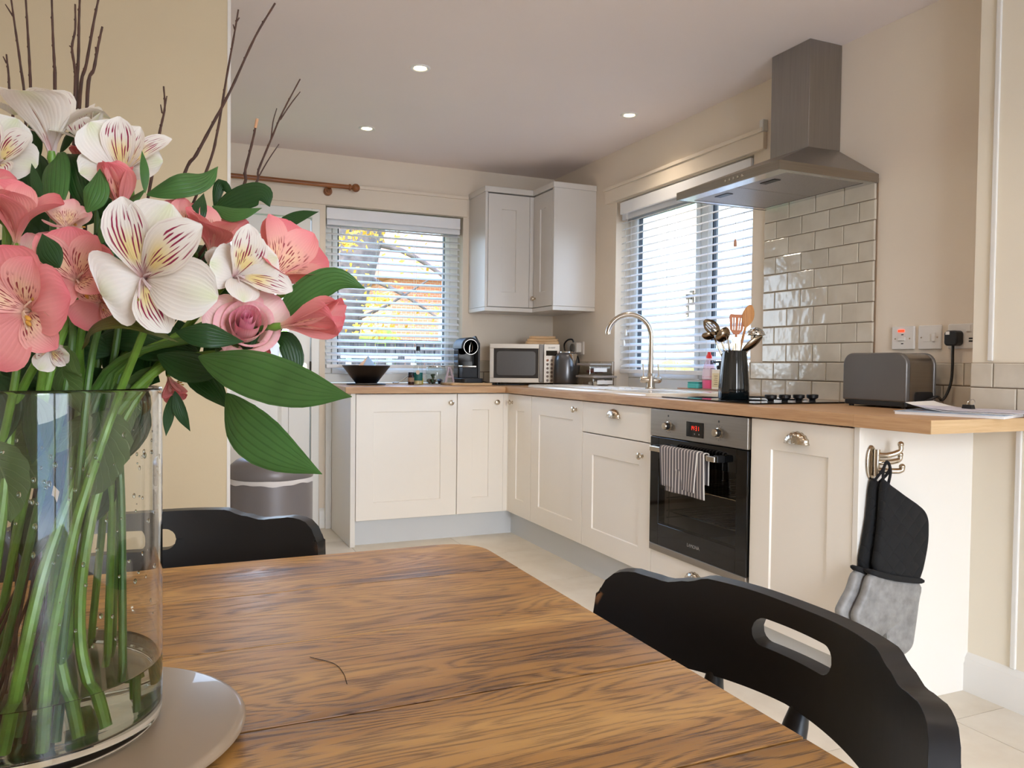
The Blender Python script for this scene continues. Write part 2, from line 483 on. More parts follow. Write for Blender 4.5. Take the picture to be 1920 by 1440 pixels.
def tile_run(parent, axis, face, lo, hi, row, anchor):
    z0 = 0.912 + row * TH + TG / 2
    off = anchor + (TW / 2 if row % 2 else 0)
    k = math.floor((lo - off) / TW) - 1
    while off + k * TW < hi:
        a, b = max(lo, off + k * TW), min(hi, off + (k + 1) * TW)
        if b - a > 0.012: wall_tile(parent, axis, face, a + TG / 2, b - TG / 2, z0)
        k += 1
for r_ in range(2):
    tile_run(wall_right, 'x', -0.004, -0.849, 0, r_, -2.78)
    tile_run(wall_right, 'x', -0.004, -3.26, -2.0755, r_, -2.78)
    tile_run(wall_back, 'y', -0.004, -0.682, 0, r_, -0.682)
    tile_run(wall_side, 'x', -0.109, -4.4, -3.264, r_, -3.264)
for r_ in range(2, 11):
    tile_run(wall_right, 'x', -0.004, -2.782, -2.165, r_, -2.78)
# grout beds behind the tiles
gb = BM()
box(gb, -0.0055, 0, -0.849, 0, 0.905, 0.912 + 2 * TH); box(gb, -0.0055, 0, -3.262, -2.0755, 0.905, 0.912 + 2 * TH)
box(gb, -0.0055, 0, -2.784, -2.163, 0.912 + 2 * TH, 0.912 + 11 * TH)
obj('grout_bed', gb, M['grout'], wall_right, smooth=None)
obj('grout_bed', bx(-0.682, 0, -0.0055, 0, 0.905, 0.912 + 2 * TH), M['grout'], wall_back, smooth=None)
obj('grout_bed', bx(-0.1105, -0.105, -4.4, -3.262, 0.905, 0.912 + 2 * TH), M['grout'], wall_side, smooth=None)
# tiled sill course inside the right window recess
for k in range(8):
    pass

# ------------------------------------------------------------------ windows
def window(name, axis, a0, a1, z0, z1, mull, handle):
    """white upvc casement set 100 mm into the wall; mull = list of (centre, width) posts"""
    root = sroot(name, (0.1, (a0 + a1) / 2, z0) if axis == 'x' else ((a0 + a1) / 2, 0.1, z0))
    def B(d0, d1, p0, p1, q0, q1):
        return bx(d0, d1, p0, p1, q0, q1) if axis == 'x' else bx(p0, p1, d0, d1, q0, q1)
    def add(bm, d0, d1, p0, p1, q0, q1):
        return box(bm, d0, d1, p0, p1, q0, q1) if axis == 'x' else box(bm, p0, p1, d0, d1, q0, q1)
    f = BM(); w = 0.058
    add(f, 0.1, 0.17, a0, a1, z0, z0 + w); add(f, 0.1, 0.17, a0, a1, z1 - w, z1)
    add(f, 0.1, 0.17, a0, a0 + w, z0 + w, z1 - w); add(f, 0.1, 0.17, a1 - w, a1, z0 + w, z1 - w)
    for c, mw in mull: add(f, 0.1, 0.17, c - mw / 2, c + mw / 2, z0 + w, z1 - w)
    obj('frame', f, M['upvc'], root, smooth=None, bev=0.004)
    edges = [a0 + w] + [x for c, mw in mull for x in (c - mw / 2, c + mw / 2)] + [a1 - w]
    for i in range(0, len(edges), 2):
        p0, p1 = edges[i], edges[i + 1]; q0, q1 = z0 + w, z1 - w
        s = 0.036
        sb = BM()
        add(sb, 0.092, 0.165, p0 + .002, p1 - .002, q0 + .002, q0 + s); add(sb, 0.092, 0.165, p0 + .002, p1 - .002, q1 - s, q1 - .002)
        add(sb, 0.092, 0.165, p0 + .002, p0 + s, q0 + s, q1 - s); add(sb, 0.092, 0.165, p1 - s, p1 - .002, q0 + s, q1 - s)
        so = obj('sash', sb, M['upvc'], root, smooth=None, bev=0.004)
        g = BM(); t = 0.0085
        add(g, 0.100, 0.126, p0 + s, p1 - s, q0 + s, q0 + s + t * .6); add(g, 0.100, 0.126, p0 + s, p1 - s, q1 - s - t, q1 - s)
        add(g, 0.100, 0.126, p0 + s, p0 + s + t, q0 + s + t * .6, q1 - s - t); add(g, 0.100, 0.126, p1 - s - t, p1 - s, q0 + s + t * .6, q1 - s - t)
        obj('gasket', g, M['gasket'], so, smooth=None)
        obj('pane', B(0.128, 0.132, p0 + s + .001, p1 - s - .001, q0 + s + .001, q1 - s - .001), M['glass'], so, smooth=None)
    if handle:
        a, z = handle
        h = BM(); add(h, 0.08, 0.092, a - .014, a + .014, z - .035, z + .035); add(h, 0.052, 0.08, a - .009, a + .009, z - .012, z + .012)
        add(h, 0.052, 0.064, a - .009, a + .009, z - .11, z + .012)
        obj('handle', h, M['nickel'], root, smooth=None, bev=0.003)
    return root
window('window_1', 'y', WB[0], WB[1], WB[2] + 0.004, WB[3], [], None)
window('window_2', 'x', WR[0], WR[1], WR[2] + 0.004, WR[3], [(-1.585, 0.062)], (-1.50, 1.42))

# ------------------------------------------------------------------ back door
door = sroot('door_1', (-2.06, 0.06, 0))
fr = BM()
box(fr, -1.681, -1.632, 0.0, 0.1, 0, 2.0); box(fr, -2.49, -2.441, 0.0, 0.1, 0, 2.0); box(fr, -2.441, -1.681, 0.0, 0.1, 1.945, 2.0)
obj('frame', fr, M['upvc'], door, smooth=None, bev=0.003)
lf = BM()
X0, X1 = -2.437, -1.686
box(lf, X0, X0 + .13, 0.02, 0.075, 0.012, 1.94); box(lf, X1 - .13, X1, 0.02, 0.075, 0.012, 1.94)
box(lf, X0 + .13, X1 - .13, 0.02, 0.075, 0.012, 0.2); box(lf, X0 + .13, X1 - .13, 0.02, 0.075, 0.86, 0.985); box(lf, X0 + .13, X1 - .13, 0.02, 0.075, 1.83, 1.94)
leaf = obj('leaf', lf, M['upvc'], door, smooth=None, bev=0.003)
pb = BM(); box(pb, X0 + .13, X1 - .13, 0.034, 0.06, 0.2, 0.86)
hexa(pb, [(X0 + .17, 0.034, .24), (X1 - .17, 0.034, .24), (X1 - .17, 0.034, .82), (X0 + .17, 0.034, .82)],
     [(X0 + .195, 0.024, .265), (X1 - .195, 0.024, .265), (X1 - .195, 0.024, .795), (X0 + .195, 0.024, .795)])
obj('panel', pb, M['upvc'], leaf, smooth=None)
obj('pane', bx(X0 + .13, X1 - .13, 0.045, 0.05, 0.985, 1.83), M['glass'], leaf, smooth=None)
hd = BM(); prism(hd, rrect(-1.742, -1.708, 0.90, 1.04, 0.014), 'y', 0.008, 0.02)
obj('handle_plate', hd, M['nickel'], door, smooth=40)
lv = BM(); tube(lv, [(-1.725, 0.012, 1.0), (-1.725, -0.035, 1.0), (-1.755, -0.04, 1.0), (-1.845, -0.04, 1.0)], 0.008, 10)
obj('lever', lv, M['nickel'], door, smooth=40)
for z in (0.25, 1.0, 1.75):
    obj('hinge', tube(BM(), [(-1.683, 0.008, z - .05), (-1.683, 0.008, z + .05)], 0.007, 8), M['gasket'], door)
obj('threshold', bx(-2.441, -1.681, -0.03, 0.1, 0.0, 0.018), mat('threshold_timber', (120, 92, 66), 0.6), door, smooth=None)
# patio doors behind the photographer
pd = sroot('door_2', (-1.25, -6.7, 0))
pf = BM()
for x in (-2.2, -1.53, -0.86): box(pf, x, x + .06, -6.78, -6.7, 0, 2.12)
box(pf, -2.2, -0.8, -6.78, -6.7, 2.06, 2.12); box(pf, -2.2, -0.8, -6.78, -6.7, 0, 0.05)
obj('frame', pf, M['upvc'], pd, smooth=None, bev=0.003)

# ------------------------------------------------------------------ venetian blinds
def blind(name, label, axis, a0, a1, d, ztop, zbot, n, tilt, cords, valance, cut=None):
    """d = distance of slat centre behind the wall face; slats run a0..a1"""
    root = thing(name, label, 'blind', (d, (a0 + a1) / 2, zbot) if axis == 'x' else ((a0 + a1) / 2, d, zbot))
    def P(q, a, z): return (q, a, z) if axis == 'x' else (a, q, z)
    def B(q0, q1, p0, p1, z0, z1): return bx(q0, q1, p0, p1, z0, z1) if axis == 'x' else bx(p0, p1, q0, q1, z0, z1)
    obj('valance', B(*valance), M['slat'], root, smooth=None, bev=0.004)
    obj('headrail', B(d - .022, d + .028, a0, a1, ztop, ztop + .045), M['slat'], root, smooth=None)
    w = 0.05
    first = None
    for i in range(n):
        z = ztop - 0.012 - (ztop - 0.012 - zbot - 0.035) * i / (n - 1)
        if first is None:
            bm = BM()
            prof = []
            for k in range(5):
                s = k / 4 - 0.5
                q = s * w; h = 0.0035 * (1 - 4 * s * s)
                ca, sa = math.cos(tilt), math.sin(tilt)
                prof.append((q * ca - h * sa, q * sa + h * ca))
            up = [(q, h + 0.0014) for q, h in prof]; dn = [(q, h - 0.0014) for q, h in prof][::-1]
            ring = up + dn
            L = (a1 - a0) / 2
            A = [bm.verts.new(P(q, -L, h)) for q, h in ring]; Bv = [bm.verts.new(P(q, L, h)) for q, h in ring]
            bm.faces.new(A); bm.faces.new(Bv)
            for k in range(len(ring)):
                bm.faces.new((A[k], A[(k + 1) % len(ring)], Bv[(k + 1) % len(ring)], Bv[k]))
            o = first = obj('slat', bm, M['slat'], root, smooth=50, local=True)
        else:
            o = first.copy(); COL.objects.link(o); o.parent = root
        o.location = (0, 0, z - zbot)
    obj('bottom_rail', B(d - .026, d + .026, a0, a1, zbot - .012, zbot + .012), M['slat'], root, smooth=None, bev=0.003)
    for c in cords:
        bm = BM()
        for q in (-.027, .027): tube(bm, [P(d + q, c, ztop), P(d + q, c, zbot)], 0.0009, 5)
        obj('ladder_cord', bm, M['cord'], root)
    return root
b1 = blind('venetian_blind', 'white venetian blind on the narrower window above the black bowl', 'y', WB[0] + .014, WB[1] - .014, 0.045, 1.915, 1.022, 21, 0.36,
           (-1.50, -1.255, -1.0, -0.79), (-0.014, 0.003, WB[0] + .004, WB[1] - .004 - .02, 1.945, 2.016))
b2 = blind('venetian_blind', 'white venetian blind on the wide window behind the swan-neck tap', 'x', WR[0] + .006, WR[1] - .03, 0.045, 1.925, 1.012, 22, 0.36,
           (-0.99, -1.36, -1.72, -1.99), (-0.014, 0.003, WR[0] + .006, WR[1] - .062, 1.95, 2.022))
for o, pts in ((b2, [((-0.002, -1.955, 1.95), (-0.002, -1.955, 1.66))]), (b2, [((-0.006, -0.985, 1.95), (-0.006, -0.985, 1.26)), ((-0.006, -0.965, 1.95), (-0.006, -0.965, 1.20))]),):
    for a, b in pts:
        c = obj('pull_cord', tube(BM(), [a, b], 0.0011, 5), M['cord'], o)
        obj('tassel', lathe(BM(), [(0.002, 0), (0.006, -.008), (0.0085, -.03), (0.007, -.036), (0, -.037)], b, 12),
            mat('tassel', (206, 150, 120) if b[1] < -1.5 else (236, 234, 228), 0.5), c)

# ------------------------------------------------------------------ ceiling downlights, plus added fill spots out of view
M['lamp_on'] = mat('lamp_glow', (255, 236, 200), 0.5, emit=((255, 226, 178), 14.0))
dl = [((-1.48, -1.626), 'recessed downlight nearest the flowers, large and bright in the ceiling'),
      ((-1.487, -0.636), 'recessed downlight in the ceiling near the curtain pole'),
      ((-0.301, -1.464), 'recessed downlight in the ceiling above the sink window'),
      ((-1.48, -2.75), None), ((-0.95, -3.3), None), ((-1.3, -4.2), None), ((-2.6, -3.0), None), ((-2.6, -4.6), None)]  # unlabelled spots have no fitting: unseen, added as extra fill light
for (x, y), lab in dl:
    if lab:
        t = thing('downlight', lab, 'downlight', (x, y, CEIL), 'ceiling downlights')
        obj('bezel', lathe(BM(), [(0.030, 0.0), (0.030, -.003), (0.036, -.006), (0.043, -.005), (0.046, 0.0)], (x, y, CEIL), 32), M['trim'], t)
        obj('lamp', lathe(BM(), [(0.0, -.0035), (0.018, -.0036), (0.027, -.002), (0.027, 0.0)], (x, y, CEIL), 24), M['lamp_on'], t)
    light('downlight_or_fill_beam', 'SPOT', (x, y, CEIL - .012), 13 if y > -3.4 and x > -2 else 5, (1.0, 0.86, 0.70), spot_size=2.3, spot_blend=0.9, shadow_soft_size=0.03)
tag(obj('alarm_sensor', bx(-0.03, 0, -2.166, -2.14, 2.118, 2.172), M['trim'], smooth=None, bev=0.004), 'tiny white sensor on the wall beside the hood chimney', 'sensor')

# ------------------------------------------------------------------ curtain pole
cp = thing('curtain_pole', 'varnished wooden curtain pole with a ball finial above the back door', 'curtain pole', (-1.59, -0.09, 2.135))
obj('rod', tube(BM(), [(-3.0, -0.09, 2.135), (-1.46, -0.09, 2.135)], 0.0145, 18), M['pole_wood'], cp)
obj('collar', lathe(BM(), [(0.0145, -.012), (0.020, -.008), (0.020, .002), (0.014, .006), (0.012, .012)], (-1.462, -0.09, 2.135), 20, 'x'), M['pole_wood'], cp)
obj('finial', ball(BM(), (-1.428, -0.09, 2.135), 0.026, u=20, v=14), M['pole_wood'], cp)
bk = obj('bracket', tube(BM(), [(-1.59, -0.026, 2.11), (-1.59, -0.062, 2.108), (-1.59, -0.085, 2.12)], 0.012, 12), M['pole_wood'], cp)
obj('rose', lathe(BM(), [(0, -.056), (0.02, -.056), (0.026, -.045), (0.026, -.022), (0, -.022)], (-1.59, 0.0, 2.108), 20, 'y'), M['pole_wood'], bk)
# ------------------------------------------------------------------ kitchen units
def shaker(bm, facing, a0, a1, z0, z1, front, w=0.1, t=0.02, rec=0.0065):
    def P(a, z, d): return (front + d, a, z) if facing == 'x' else (a, front + d, z)
    def ring(i, d): return [bm.verts.new(P(a, z, d)) for a, z in ((a0 + i, z0 + i), (a1 - i, z0 + i), (a1 - i, z1 - i), (a0 + i, z1 - i))]
    R = [ring(0, t), ring(0, 0.0015), ring(0.0015, 0), ring(w, 0), ring(w + 0.003, rec)]
    bm.faces.new(R[0]); bm.faces.new(R[-1])
    for A, B in zip(R, R[1:]):
        for i in range(4): bm.faces.new((A[i], A[(i + 1) % 4], B[(i + 1) % 4], B[i]))
    return bm
def slab(bm, facing, a0, a1, z0, z1, front, t=0.02):
    return box(bm, front, front + t, a0, a1, z0, z1) if facing == 'x' else box(bm, a0, a1, front, front + t, z0, z1)
def knob(parent, facing, front, a, z):
    prof = [(0.0, -.026), (0.009, -.0255), (0.0145, -.023), (0.016, -.019), (0.0145, -.015), (0.008, -.011), (0.0065, -.006), (0.0075, -.002), (0.0105, 0.0)]
    c = (front, a, z) if facing == 'x' else (a, front, z)
    return obj('knob', lathe(BM(), prof, c, 24, facing), M['nickel'], parent)
def cup_handle(parent, front, a, z, w=0.052):
    """ridged half-shell cup pull on a face looking to -X: a is along Y, flat rim at the bottom"""
    bm = BM(); n, m = 28, 9
    rows = []
    for j in range(m + 1):
        phi = (PI / 2) * j / m
        row = []
        for i in range(n + 1):
            th = PI * i / n
            rid = 1 + 0.035 * math.cos(th * 16)
            y = math.cos(th) * w * rid * (0.35 + 0.65 * math.cos(phi * 0.98)) if False else math.cos(th) * w * rid * math.cos(phi) ** 0.55
            zz = math.sin(th) * 0.040 * rid * math.cos(phi) ** 0.55
            row.append(bm.verts.new((front - 0.026 * math.sin(phi) - 0.001, a + y, z - 0.018 + zz)))
        rows.append(row)
    for A, B in zip(rows, rows[1:]):
        for i in range(n): bm.faces.new((A[i], A[i + 1], B[i + 1], B[i]))
    o = obj('cup_handle', bm, M['nickel'], parent, smooth=60)
    s = o.modifiers.new('thick', 'SOLIDIFY'); s.thickness = 0.002
    return o

# L-run base units: the left leg faces the room (-Y), the right leg faces -X
F = -0.60
u = thing('base_unit', 'cream base unit with one very wide shaker door under the black bowl', 'cabinet', (-1.23, -0.3, 0))
obj('body', bx(-1.532, -0.9275, F + .045, -0.01, 0.144, 0.868), M['cab_side'], u, smooth=None)
d = obj('door', shaker(BM(), 'y', -1.530, -0.9285, 0.147, 0.866, F), M['door'], u, smooth=None)
knob(d, 'y', F, -0.968, 0.815)
u = thing('base_unit', 'cream corner base unit with two narrow doors meeting in the corner below the microwave', 'cabinet', (-0.5, -0.5, 0))
bm = BM(); prism(bm, [(-0.9255, -0.01), (-0.9255, F + .045), (F + .045, F + .045), (F + .045, -0.9415), (-0.01, -0.9415), (-0.01, -0.01)], 'z', 0.144, 0.868)
obj('body', bm, M['cab_side'], u, smooth=None)
d = obj('door', shaker(BM(), 'y', -0.9245, -0.628, 0.147, 0.866, F, w=0.095), M['door'], u, smooth=None); knob(d, 'y', F, -0.674, 0.815)
d = obj('door', shaker(BM(), 'x', -0.9395, -0.632, 0.147, 0.866, F, w=0.095), M['door'], u, smooth=None); knob(d, 'x', F, -0.668, 0.816)
obj('corner_post', prism(BM(), [(-0.626, F + .004), (F + .0, F + .004), (F + .004, F), (F + .004, -0.630), (F + .03, -0.630), (F + .03, F + .03), (-0.626, F + .03)], 'z', 0.147, 0.866), M['door'], u, smooth=None)
u = thing('base_unit', 'cream base unit with a single full-height shaker door below the sink drainer', 'cabinet', (-0.3, -1.245, 0))
obj('body', bx(F + .045, -0.01, -1.548, -0.9425, 0.144, 0.868), M['cab_side'], u, smooth=None)
d = obj('door', shaker(BM(), 'x', -1.547, -0.9435, 0.147, 0.866, F), M['door'], u, smooth=None); knob(d, 'x', F, -1.478, 0.820)
u = thing('base_unit', 'cream base unit with a drawer above a shaker door, left of the oven', 'cabinet', (-0.3, -1.86, 0))
obj('body', bx(F + .045, -0.01, -2.168, -1.550, 0.144, 0.868), M['cab_side'], u, smooth=None)
d = obj('drawer', slab(BM(), 'x', -2.167, -1.551, 0.716, 0.866, F), M['door'], u, smooth=None, bev=0.0015); cup_handle(d, F, -1.854, 0.822)
d = obj('door', shaker(BM(), 'x', -2.167, -1.551, 0.147, 0.711, F), M['door'], u, smooth=None); knob(d, 'x', F, -2.092, 0.652)
u = thing('oven_housing_unit', 'cream housing unit round the oven with a low drawer beneath it', 'cabinet', (-0.3, -2.48, 0))
bm = BM(); box(bm, F + .021, -0.01, -2.188, -2.170, 0.144, 0.868); box(bm, F + .021, -0.01, -2.788, -2.770, 0.144, 0.868)
box(bm, F + .045, -0.01, -2.770, -2.188, 0.144, 0.264); box(bm, -0.03, -0.01, -2.770, -2.188, 0.264, 0.868)
obj('body', bm, M['cab_side'], u, smooth=None)
d = obj('drawer', slab(BM(), 'x', -2.787, -2.171, 0.147, 0.262, F), M['door'], u, smooth=None, bev=0.0015); cup_handle(d, F, -2.48, 0.215)
u = thing('base_unit', 'cream tall-door pull-out unit with a cup handle, right of the oven', 'cabinet', (-0.3, -3.02, 0))
obj('body', bx(F + .045, -0.01, -3.249, -2.790, 0.144, 0.868), M['cab_side'], u, smooth=None)
d = obj('door', shaker(BM(), 'x', -3.248, -2.791, 0.147, 0.866, F), M['door'], u, smooth=None); cup_handle(d, F, -3.016, 0.815)
tag(obj('end_panel', bx(-1.562, -1.534, F - .004, -0.047, 0.0, 0.871), M['cab_side'], smooth=None, bev=0.0015, origin=(-1.548, -0.3, 0)),
    'cream end panel closing the window-side run of units, next to the grey bin', 'panel')
tag(obj('end_panel', bx(F - .004, -0.001, -3.272, -3.251, 0.0, 0.871), M['cab_side'], smooth=None, bev=0.0015, origin=(-0.3, -3.26, 0)),
    'white end panel beyond the pull-out unit, with triple hook and oven gloves', 'panel')
tag(obj('plinth', bx(-1.533, -0.549, -0.549, -0.53, 0.0, 0.143), M['plinth'], smooth=None, origin=(-1.0, -0.54, 0)),
    'pale grey plinth under the cabinets below the black bowl', 'plinth')
tag(obj('plinth', bx(-0.549, -0.53, -3.250, -0.5285, 0.0, 0.143), M['plinth'], smooth=None, origin=(-0.54, -1.9, 0)),
    'long pale grey plinth under the sink and oven units', 'plinth')

# ------------------------------------------------------------------ worktop
tag(obj('worktop', bx(-1.594, -0.622, -0.62, -0.0105, 0.872, 0.91), M['worktop_x'], smooth=None, bev=0.002, origin=(-1.1, -0.3, 0.872)),
    'oak-effect worktop of the short run carrying bowl and coffee machine', 'worktop')
bm = bx(-0.6215, -0.0105, -3.2625, -0.0105, 0.872, 0.91)
wt_ = obj('worktop', bm, M['worktop'], smooth=None, bev=0.002, origin=(-0.3, -1.8, 0.872))
tag(wt_, 'long oak-effect worktop with the hob and sink, overhanging past the end panel', 'worktop')
obj('overhang', bx(-0.6215, -0.116, -3.522, -3.2625, 0.872, 0.91), M['worktop'], wt_, smooth=None, bev=0.001)
obj('end_edging', bx(-0.6215, -0.116, -3.5245, -3.522, 0.8725, 0.9095), M['worktop_end'], wt_, smooth=None)['label'] = 'paler edging strip on the worktop end'

# ------------------------------------------------------------------ upper corner cabinet
u = thing('wall_unit', 'pale grey L-shaped corner wall cabinet above the microwave', 'cabinet', (-0.2, -0.2, 1.39))
bm = BM(); prism(bm, [(-0.640, -0.001), (-0.640, -0.300), (-0.622, -0.300), (-0.622, -0.262), (-0.262, -0.262), (-0.262, -0.582), (-0.300, -0.582), (-0.300, -0.602), (-0.001, -0.602), (-0.001, -0.001)], 'z', 1.415, 2.1495)
M['wall_unit'] = mat('wall_unit_satin', (214, 208, 200), 0.3, var=0.01, scale=2)
obj('body', bm, M['wall_unit'], u, smooth=None, bev=0.001)
d = obj('door', shaker(BM(), 'y', -0.6195, -0.3275, 1.418, 2.142, -0.300, w=0.095, t=.018), M['wall_unit'], u, smooth=None)
d = obj('door', shaker(BM(), 'x', -0.5795, -0.3055, 1.418, 2.142, -0.300, w=0.095, t=.018), M['wall_unit'], u, smooth=None)
knob(d, 'x', -0.300, -0.335, 1.477)
obj('corner_post', bx(-0.326, -0.283, -0.300, -0.283, 1.418, 2.142), M['wall_unit'], u, smooth=None)
out = lambda e: [(-0.640 - e, -0.001), (-0.640 - e, -0.302 - e), (-0.302 - e, -0.302 - e), (-0.302 - e, -0.602 - e), (-0.001, -0.602 - e), (-0.001, -0.001)]
obj('cornice', prism(BM(), out(0.006), 'z', 2.150, 2.186), M['wall_unit'], u, smooth=None, bev=0.003)
obj('light_pelmet', prism(BM(), out(0.0), 'z', 1.388, 1.414), M['wall_unit'], u, smooth=None, bev=0.002)

# ------------------------------------------------------------------ cooker hood
hood = thing('cooker_hood', 'stainless steel chimney cooker hood above the hob tiles', 'cooker hood', (0, -2.48, 1.755))
y0, y1 = -2.792, -2.172
bm = BM()
box(bm, -0.498, -0.492, y0, y1, 1.757, 1.79); box(bm, -0.012, -0.010, y0, y1, 1.757, 1.79)
box(bm, -0.492, -0.012, y0, y0 + .006, 1.757, 1.79); box(bm, -0.492, -0.012, y1 - .006, y1, 1.757, 1.79)
obj('rim', bm, M['steel_h'], hood, smooth=None)
cb = [(-0.498, y0, 1.79), (-0.498, y1, 1.79), (-0.010, y1, 1.79), (-0.010, y0, 1.79)]
ct = [(-0.172, -2.592, 1.925), (-0.172, -2.372, 1.925), (-0.010, -2.372, 1.925), (-0.010, -2.592, 1.925)]
obj('canopy', hexa(BM(), cb, ct), M['steel'], hood, smooth=None, bev=0.0015)
obj('chimney', bx(-0.170, -0.002, -2.590, -2.374, 1.925, 2.3505), M['steel'], hood, smooth=None, bev=0.0015)
bm = BM(); box(bm, -0.492, -0.435, y0 + .006, y1 - .006, 1.758, 1.764); box(bm, -0.05, -0.012, y0 + .006, y1 - .006, 1.758, 1.764)
box(bm, -0.435, -0.05, y0 + .006, y0 + .035, 1.758, 1.764); box(bm, -0.435, -0.05, y1 - .035, y1 - .006, 1.758, 1.764)
obj('underside', bm, mat('hood_underside', (205, 205, 208), 0.16, 1.0), hood, smooth=None)
M['filter'] = mat('filter_mesh', (176, 172, 170), 0.5, 1.0, var=0.12, scale=220)
for a, b in ((y0 + .037, -2.4835), (-2.4805, y1 - .037)):
    f = obj('filter', bx(-0.433, -0.052, a, b, 1.759, 1.768), M['filter'], hood, smooth=None, bev=0.002)
    c = (a + b) / 2
    obj('latch', bx(-0.40, -0.37, c - .04, c + .04, 1.7565, 1.7595), M['black_plastic'], f, smooth=None)
for k in range(5):
    y = -2.50 - k * 0.024
    obj('button', lathe(BM(), [(0.0, -.0045), (0.0055, -.004), (0.006, 0)], (-0.498, y, 1.774), 14, 'x'), M['chrome'], hood)

# ------------------------------------------------------------------ built-in oven
ov = thing('oven', 'built-in black glass oven with steel controls and a striped towel on its handle', 'oven', (-0.3, -2.48, 0.264))
O0, O1 = -2.787, -2.173
bm = BM()
box(bm, -0.575, -0.06, -2.768, -2.190, 0.270, 0.292); box(bm, -0.575, -0.06, -2.768, -2.190, 0.745, 0.862)
box(bm, -0.575, -0.06, -2.768, -2.755, 0.292, 0.745); box(bm, -0.575, -0.06, -2.203, -2.190, 0.292, 0.745); box(bm, -0.08, -0.06, -2.755, -2.203, 0.292, 0.745)
obj('cavity', bm, mat('enamel_cavity', (132, 124, 114), 0.35, var=0.1), ov, smooth=None)
pn = obj('control_panel', bx(-0.613, -0.576, O0, O1, 0.752, 0.866), M['steel_h'], ov, smooth=None, bev=0.002)
obj('display', bx(-0.6145, -0.613, -2.536, -2.428, 0.770, 0.829), M['black_gloss'], pn, smooth=None)
M['led'] = mat('red_led', (120, 10, 5), 0.5, emit=((255, 52, 24), 1.6))
# seven-segment clock
def seven(parent, s, x, y, z, h, m):
    SEG = {'0': 'abcdef', '1': 'bc', '2': 'abged', '3': 'abgcd', '4': 'fgbc', '5': 'afgcd', '6': 'afgedc', '7': 'abc', '8': 'abcdefg', '9': 'abcdfg'}
    w = h * 0.5; t = h * 0.09; bm = BM(); cy = y
    def bar(u0, u1, v0, v1): box(bm, x - .0004, x, cy - u1, cy - u0, z + v0, z + v1)
    for ch in s:
        if ch == ':':
            bar(0, t, h * .25, h * .25 + t); bar(0, t, h * .7, h * .7 + t); cy -= t * 2.6; continue
        for g in SEG[ch]:
            if g == 'a': bar(t, w - t, h - t, h)
            if g == 'g': bar(t, w - t, h / 2 - t / 2, h / 2 + t / 2)
            if g == 'd': bar(t, w - t, 0, t)
            if g == 'f': bar(0, t, h / 2, h - t * .5)
            if g == 'e': bar(0, t, t * .5, h / 2)
            if g == 'b': bar(w - t, w, h / 2, h - t * .5)
            if g == 'c': bar(w - t, w, t * .5, h / 2)
        cy -= w * 1.45
    return obj('clock_digits', bm, m, parent, smooth=None)
seven(pn, '14:31', -0.6147, -2.456, 0.796, 0.018, M['led'])
bm = BM()
for y in (-2.482, -2.510): box(bm, -0.6149, -0.6145, y - .003, y + .003, 0.780, 0.785)
obj('symbol', bm, M['steel'], pn, smooth=None)
for y in (-2.303, -2.627):
    k = obj('knob', lathe(BM(), [(0.0, -.024), (0.0135, -.0235), (0.0145, -.022), (0.0145, -.004), (0.019, -.003), (0.019, 0)], (-0.613, y, 0.800), 28, 'x'), M['nickel'], pn, smooth=40)
    obj('knob_collar', lathe(BM(), [(0.0150, -.018), (0.0152, -.003), (0.0, -.003)], (-0.613, y, 0.800), 28, 'x'), M['black_plastic'], k, smooth=40)
    bm = BM()
    for q in range(9):
        a = PI * (0.62 - 0.16 * q) + PI
        cy_, cz_ = y + 0.028 * math.cos(a), 0.8 + 0.028 * math.sin(a) * -1
        box(bm, -0.6134, -0.613, cy_ - .0012, cy_ + .0012, cz_ - .0012, cz_ + .0012)
    box(bm, -0.6134, -0.613, y - .004, y + .004, 0.838, 0.846)
    obj('dial_mark', bm, M['black_plastic'], pn, smooth=None)
dr = BM()
box(dr, -0.611, -0.577, O0, -2.728, 0.295, 0.748); box(dr, -0.611, -0.577, -2.235, O1, 0.295, 0.748)
box(dr, -0.611, -0.577, -2.728, -2.235, 0.295, 0.385); box(dr, -0.611, -0.577, -2.728, -2.235, 0.66, 0.748)
dro = obj('door', dr, M['black_gloss'], ov, smooth=None, bev=0.001)
t_ = NT('smoked_oven_glass')
a_ = t_.n('BsdfTransparent'); a_.inputs[0].default_value = (0.72, 0.68, 0.63, 1)
b_ = t_.n('BsdfGlossy', Roughness=0.04); f_ = t_.n('Fresnel', IOR=1.5); x_ = t_.n('MixShader')
g_ = t_.n('NewGeometry'); t_.l(t_.math('MULTIPLY', f_.outputs[0], t_.math('SUBTRACT', 1.0, g_.outputs['Backfacing'])), x_.inputs[0]); t_.l(a_.outputs[0], x_.inputs[1]); t_.l(b_.outputs[0], x_.inputs[2])
M['smoked'] = t_.done(x_.outputs[0])
obj('door_glass', bx(-0.610, -0.604, -2.7285, -2.2345, 0.3845, 0.6605), M['smoked'], dro, smooth=None)
obj('door_trim', bx(-0.612, -0.577, O0, O1, 0.266, 0.294), M['steel_h'], ov, smooth=None, bev=0.002)
h = BM(); box(h, -0.662, -0.648, -2.665, -2.240, 0.694, 0.716)
hn = obj('handle', h, M['nickel'], dro, smooth=None, bev=0.003)
for y in (-2.252, -2.653): obj('handle_mount', bx(-0.648, -0.611, y - .012, y + .012, 0.692, 0.718), M['black_plastic'], dro, smooth=None, bev=0.003)
text('lettering', 'LAMONA', 0.019, mat('grey_print', (150, 146, 140), 0.5), dro, (-0.6114, -2.48, 0.338), RX)
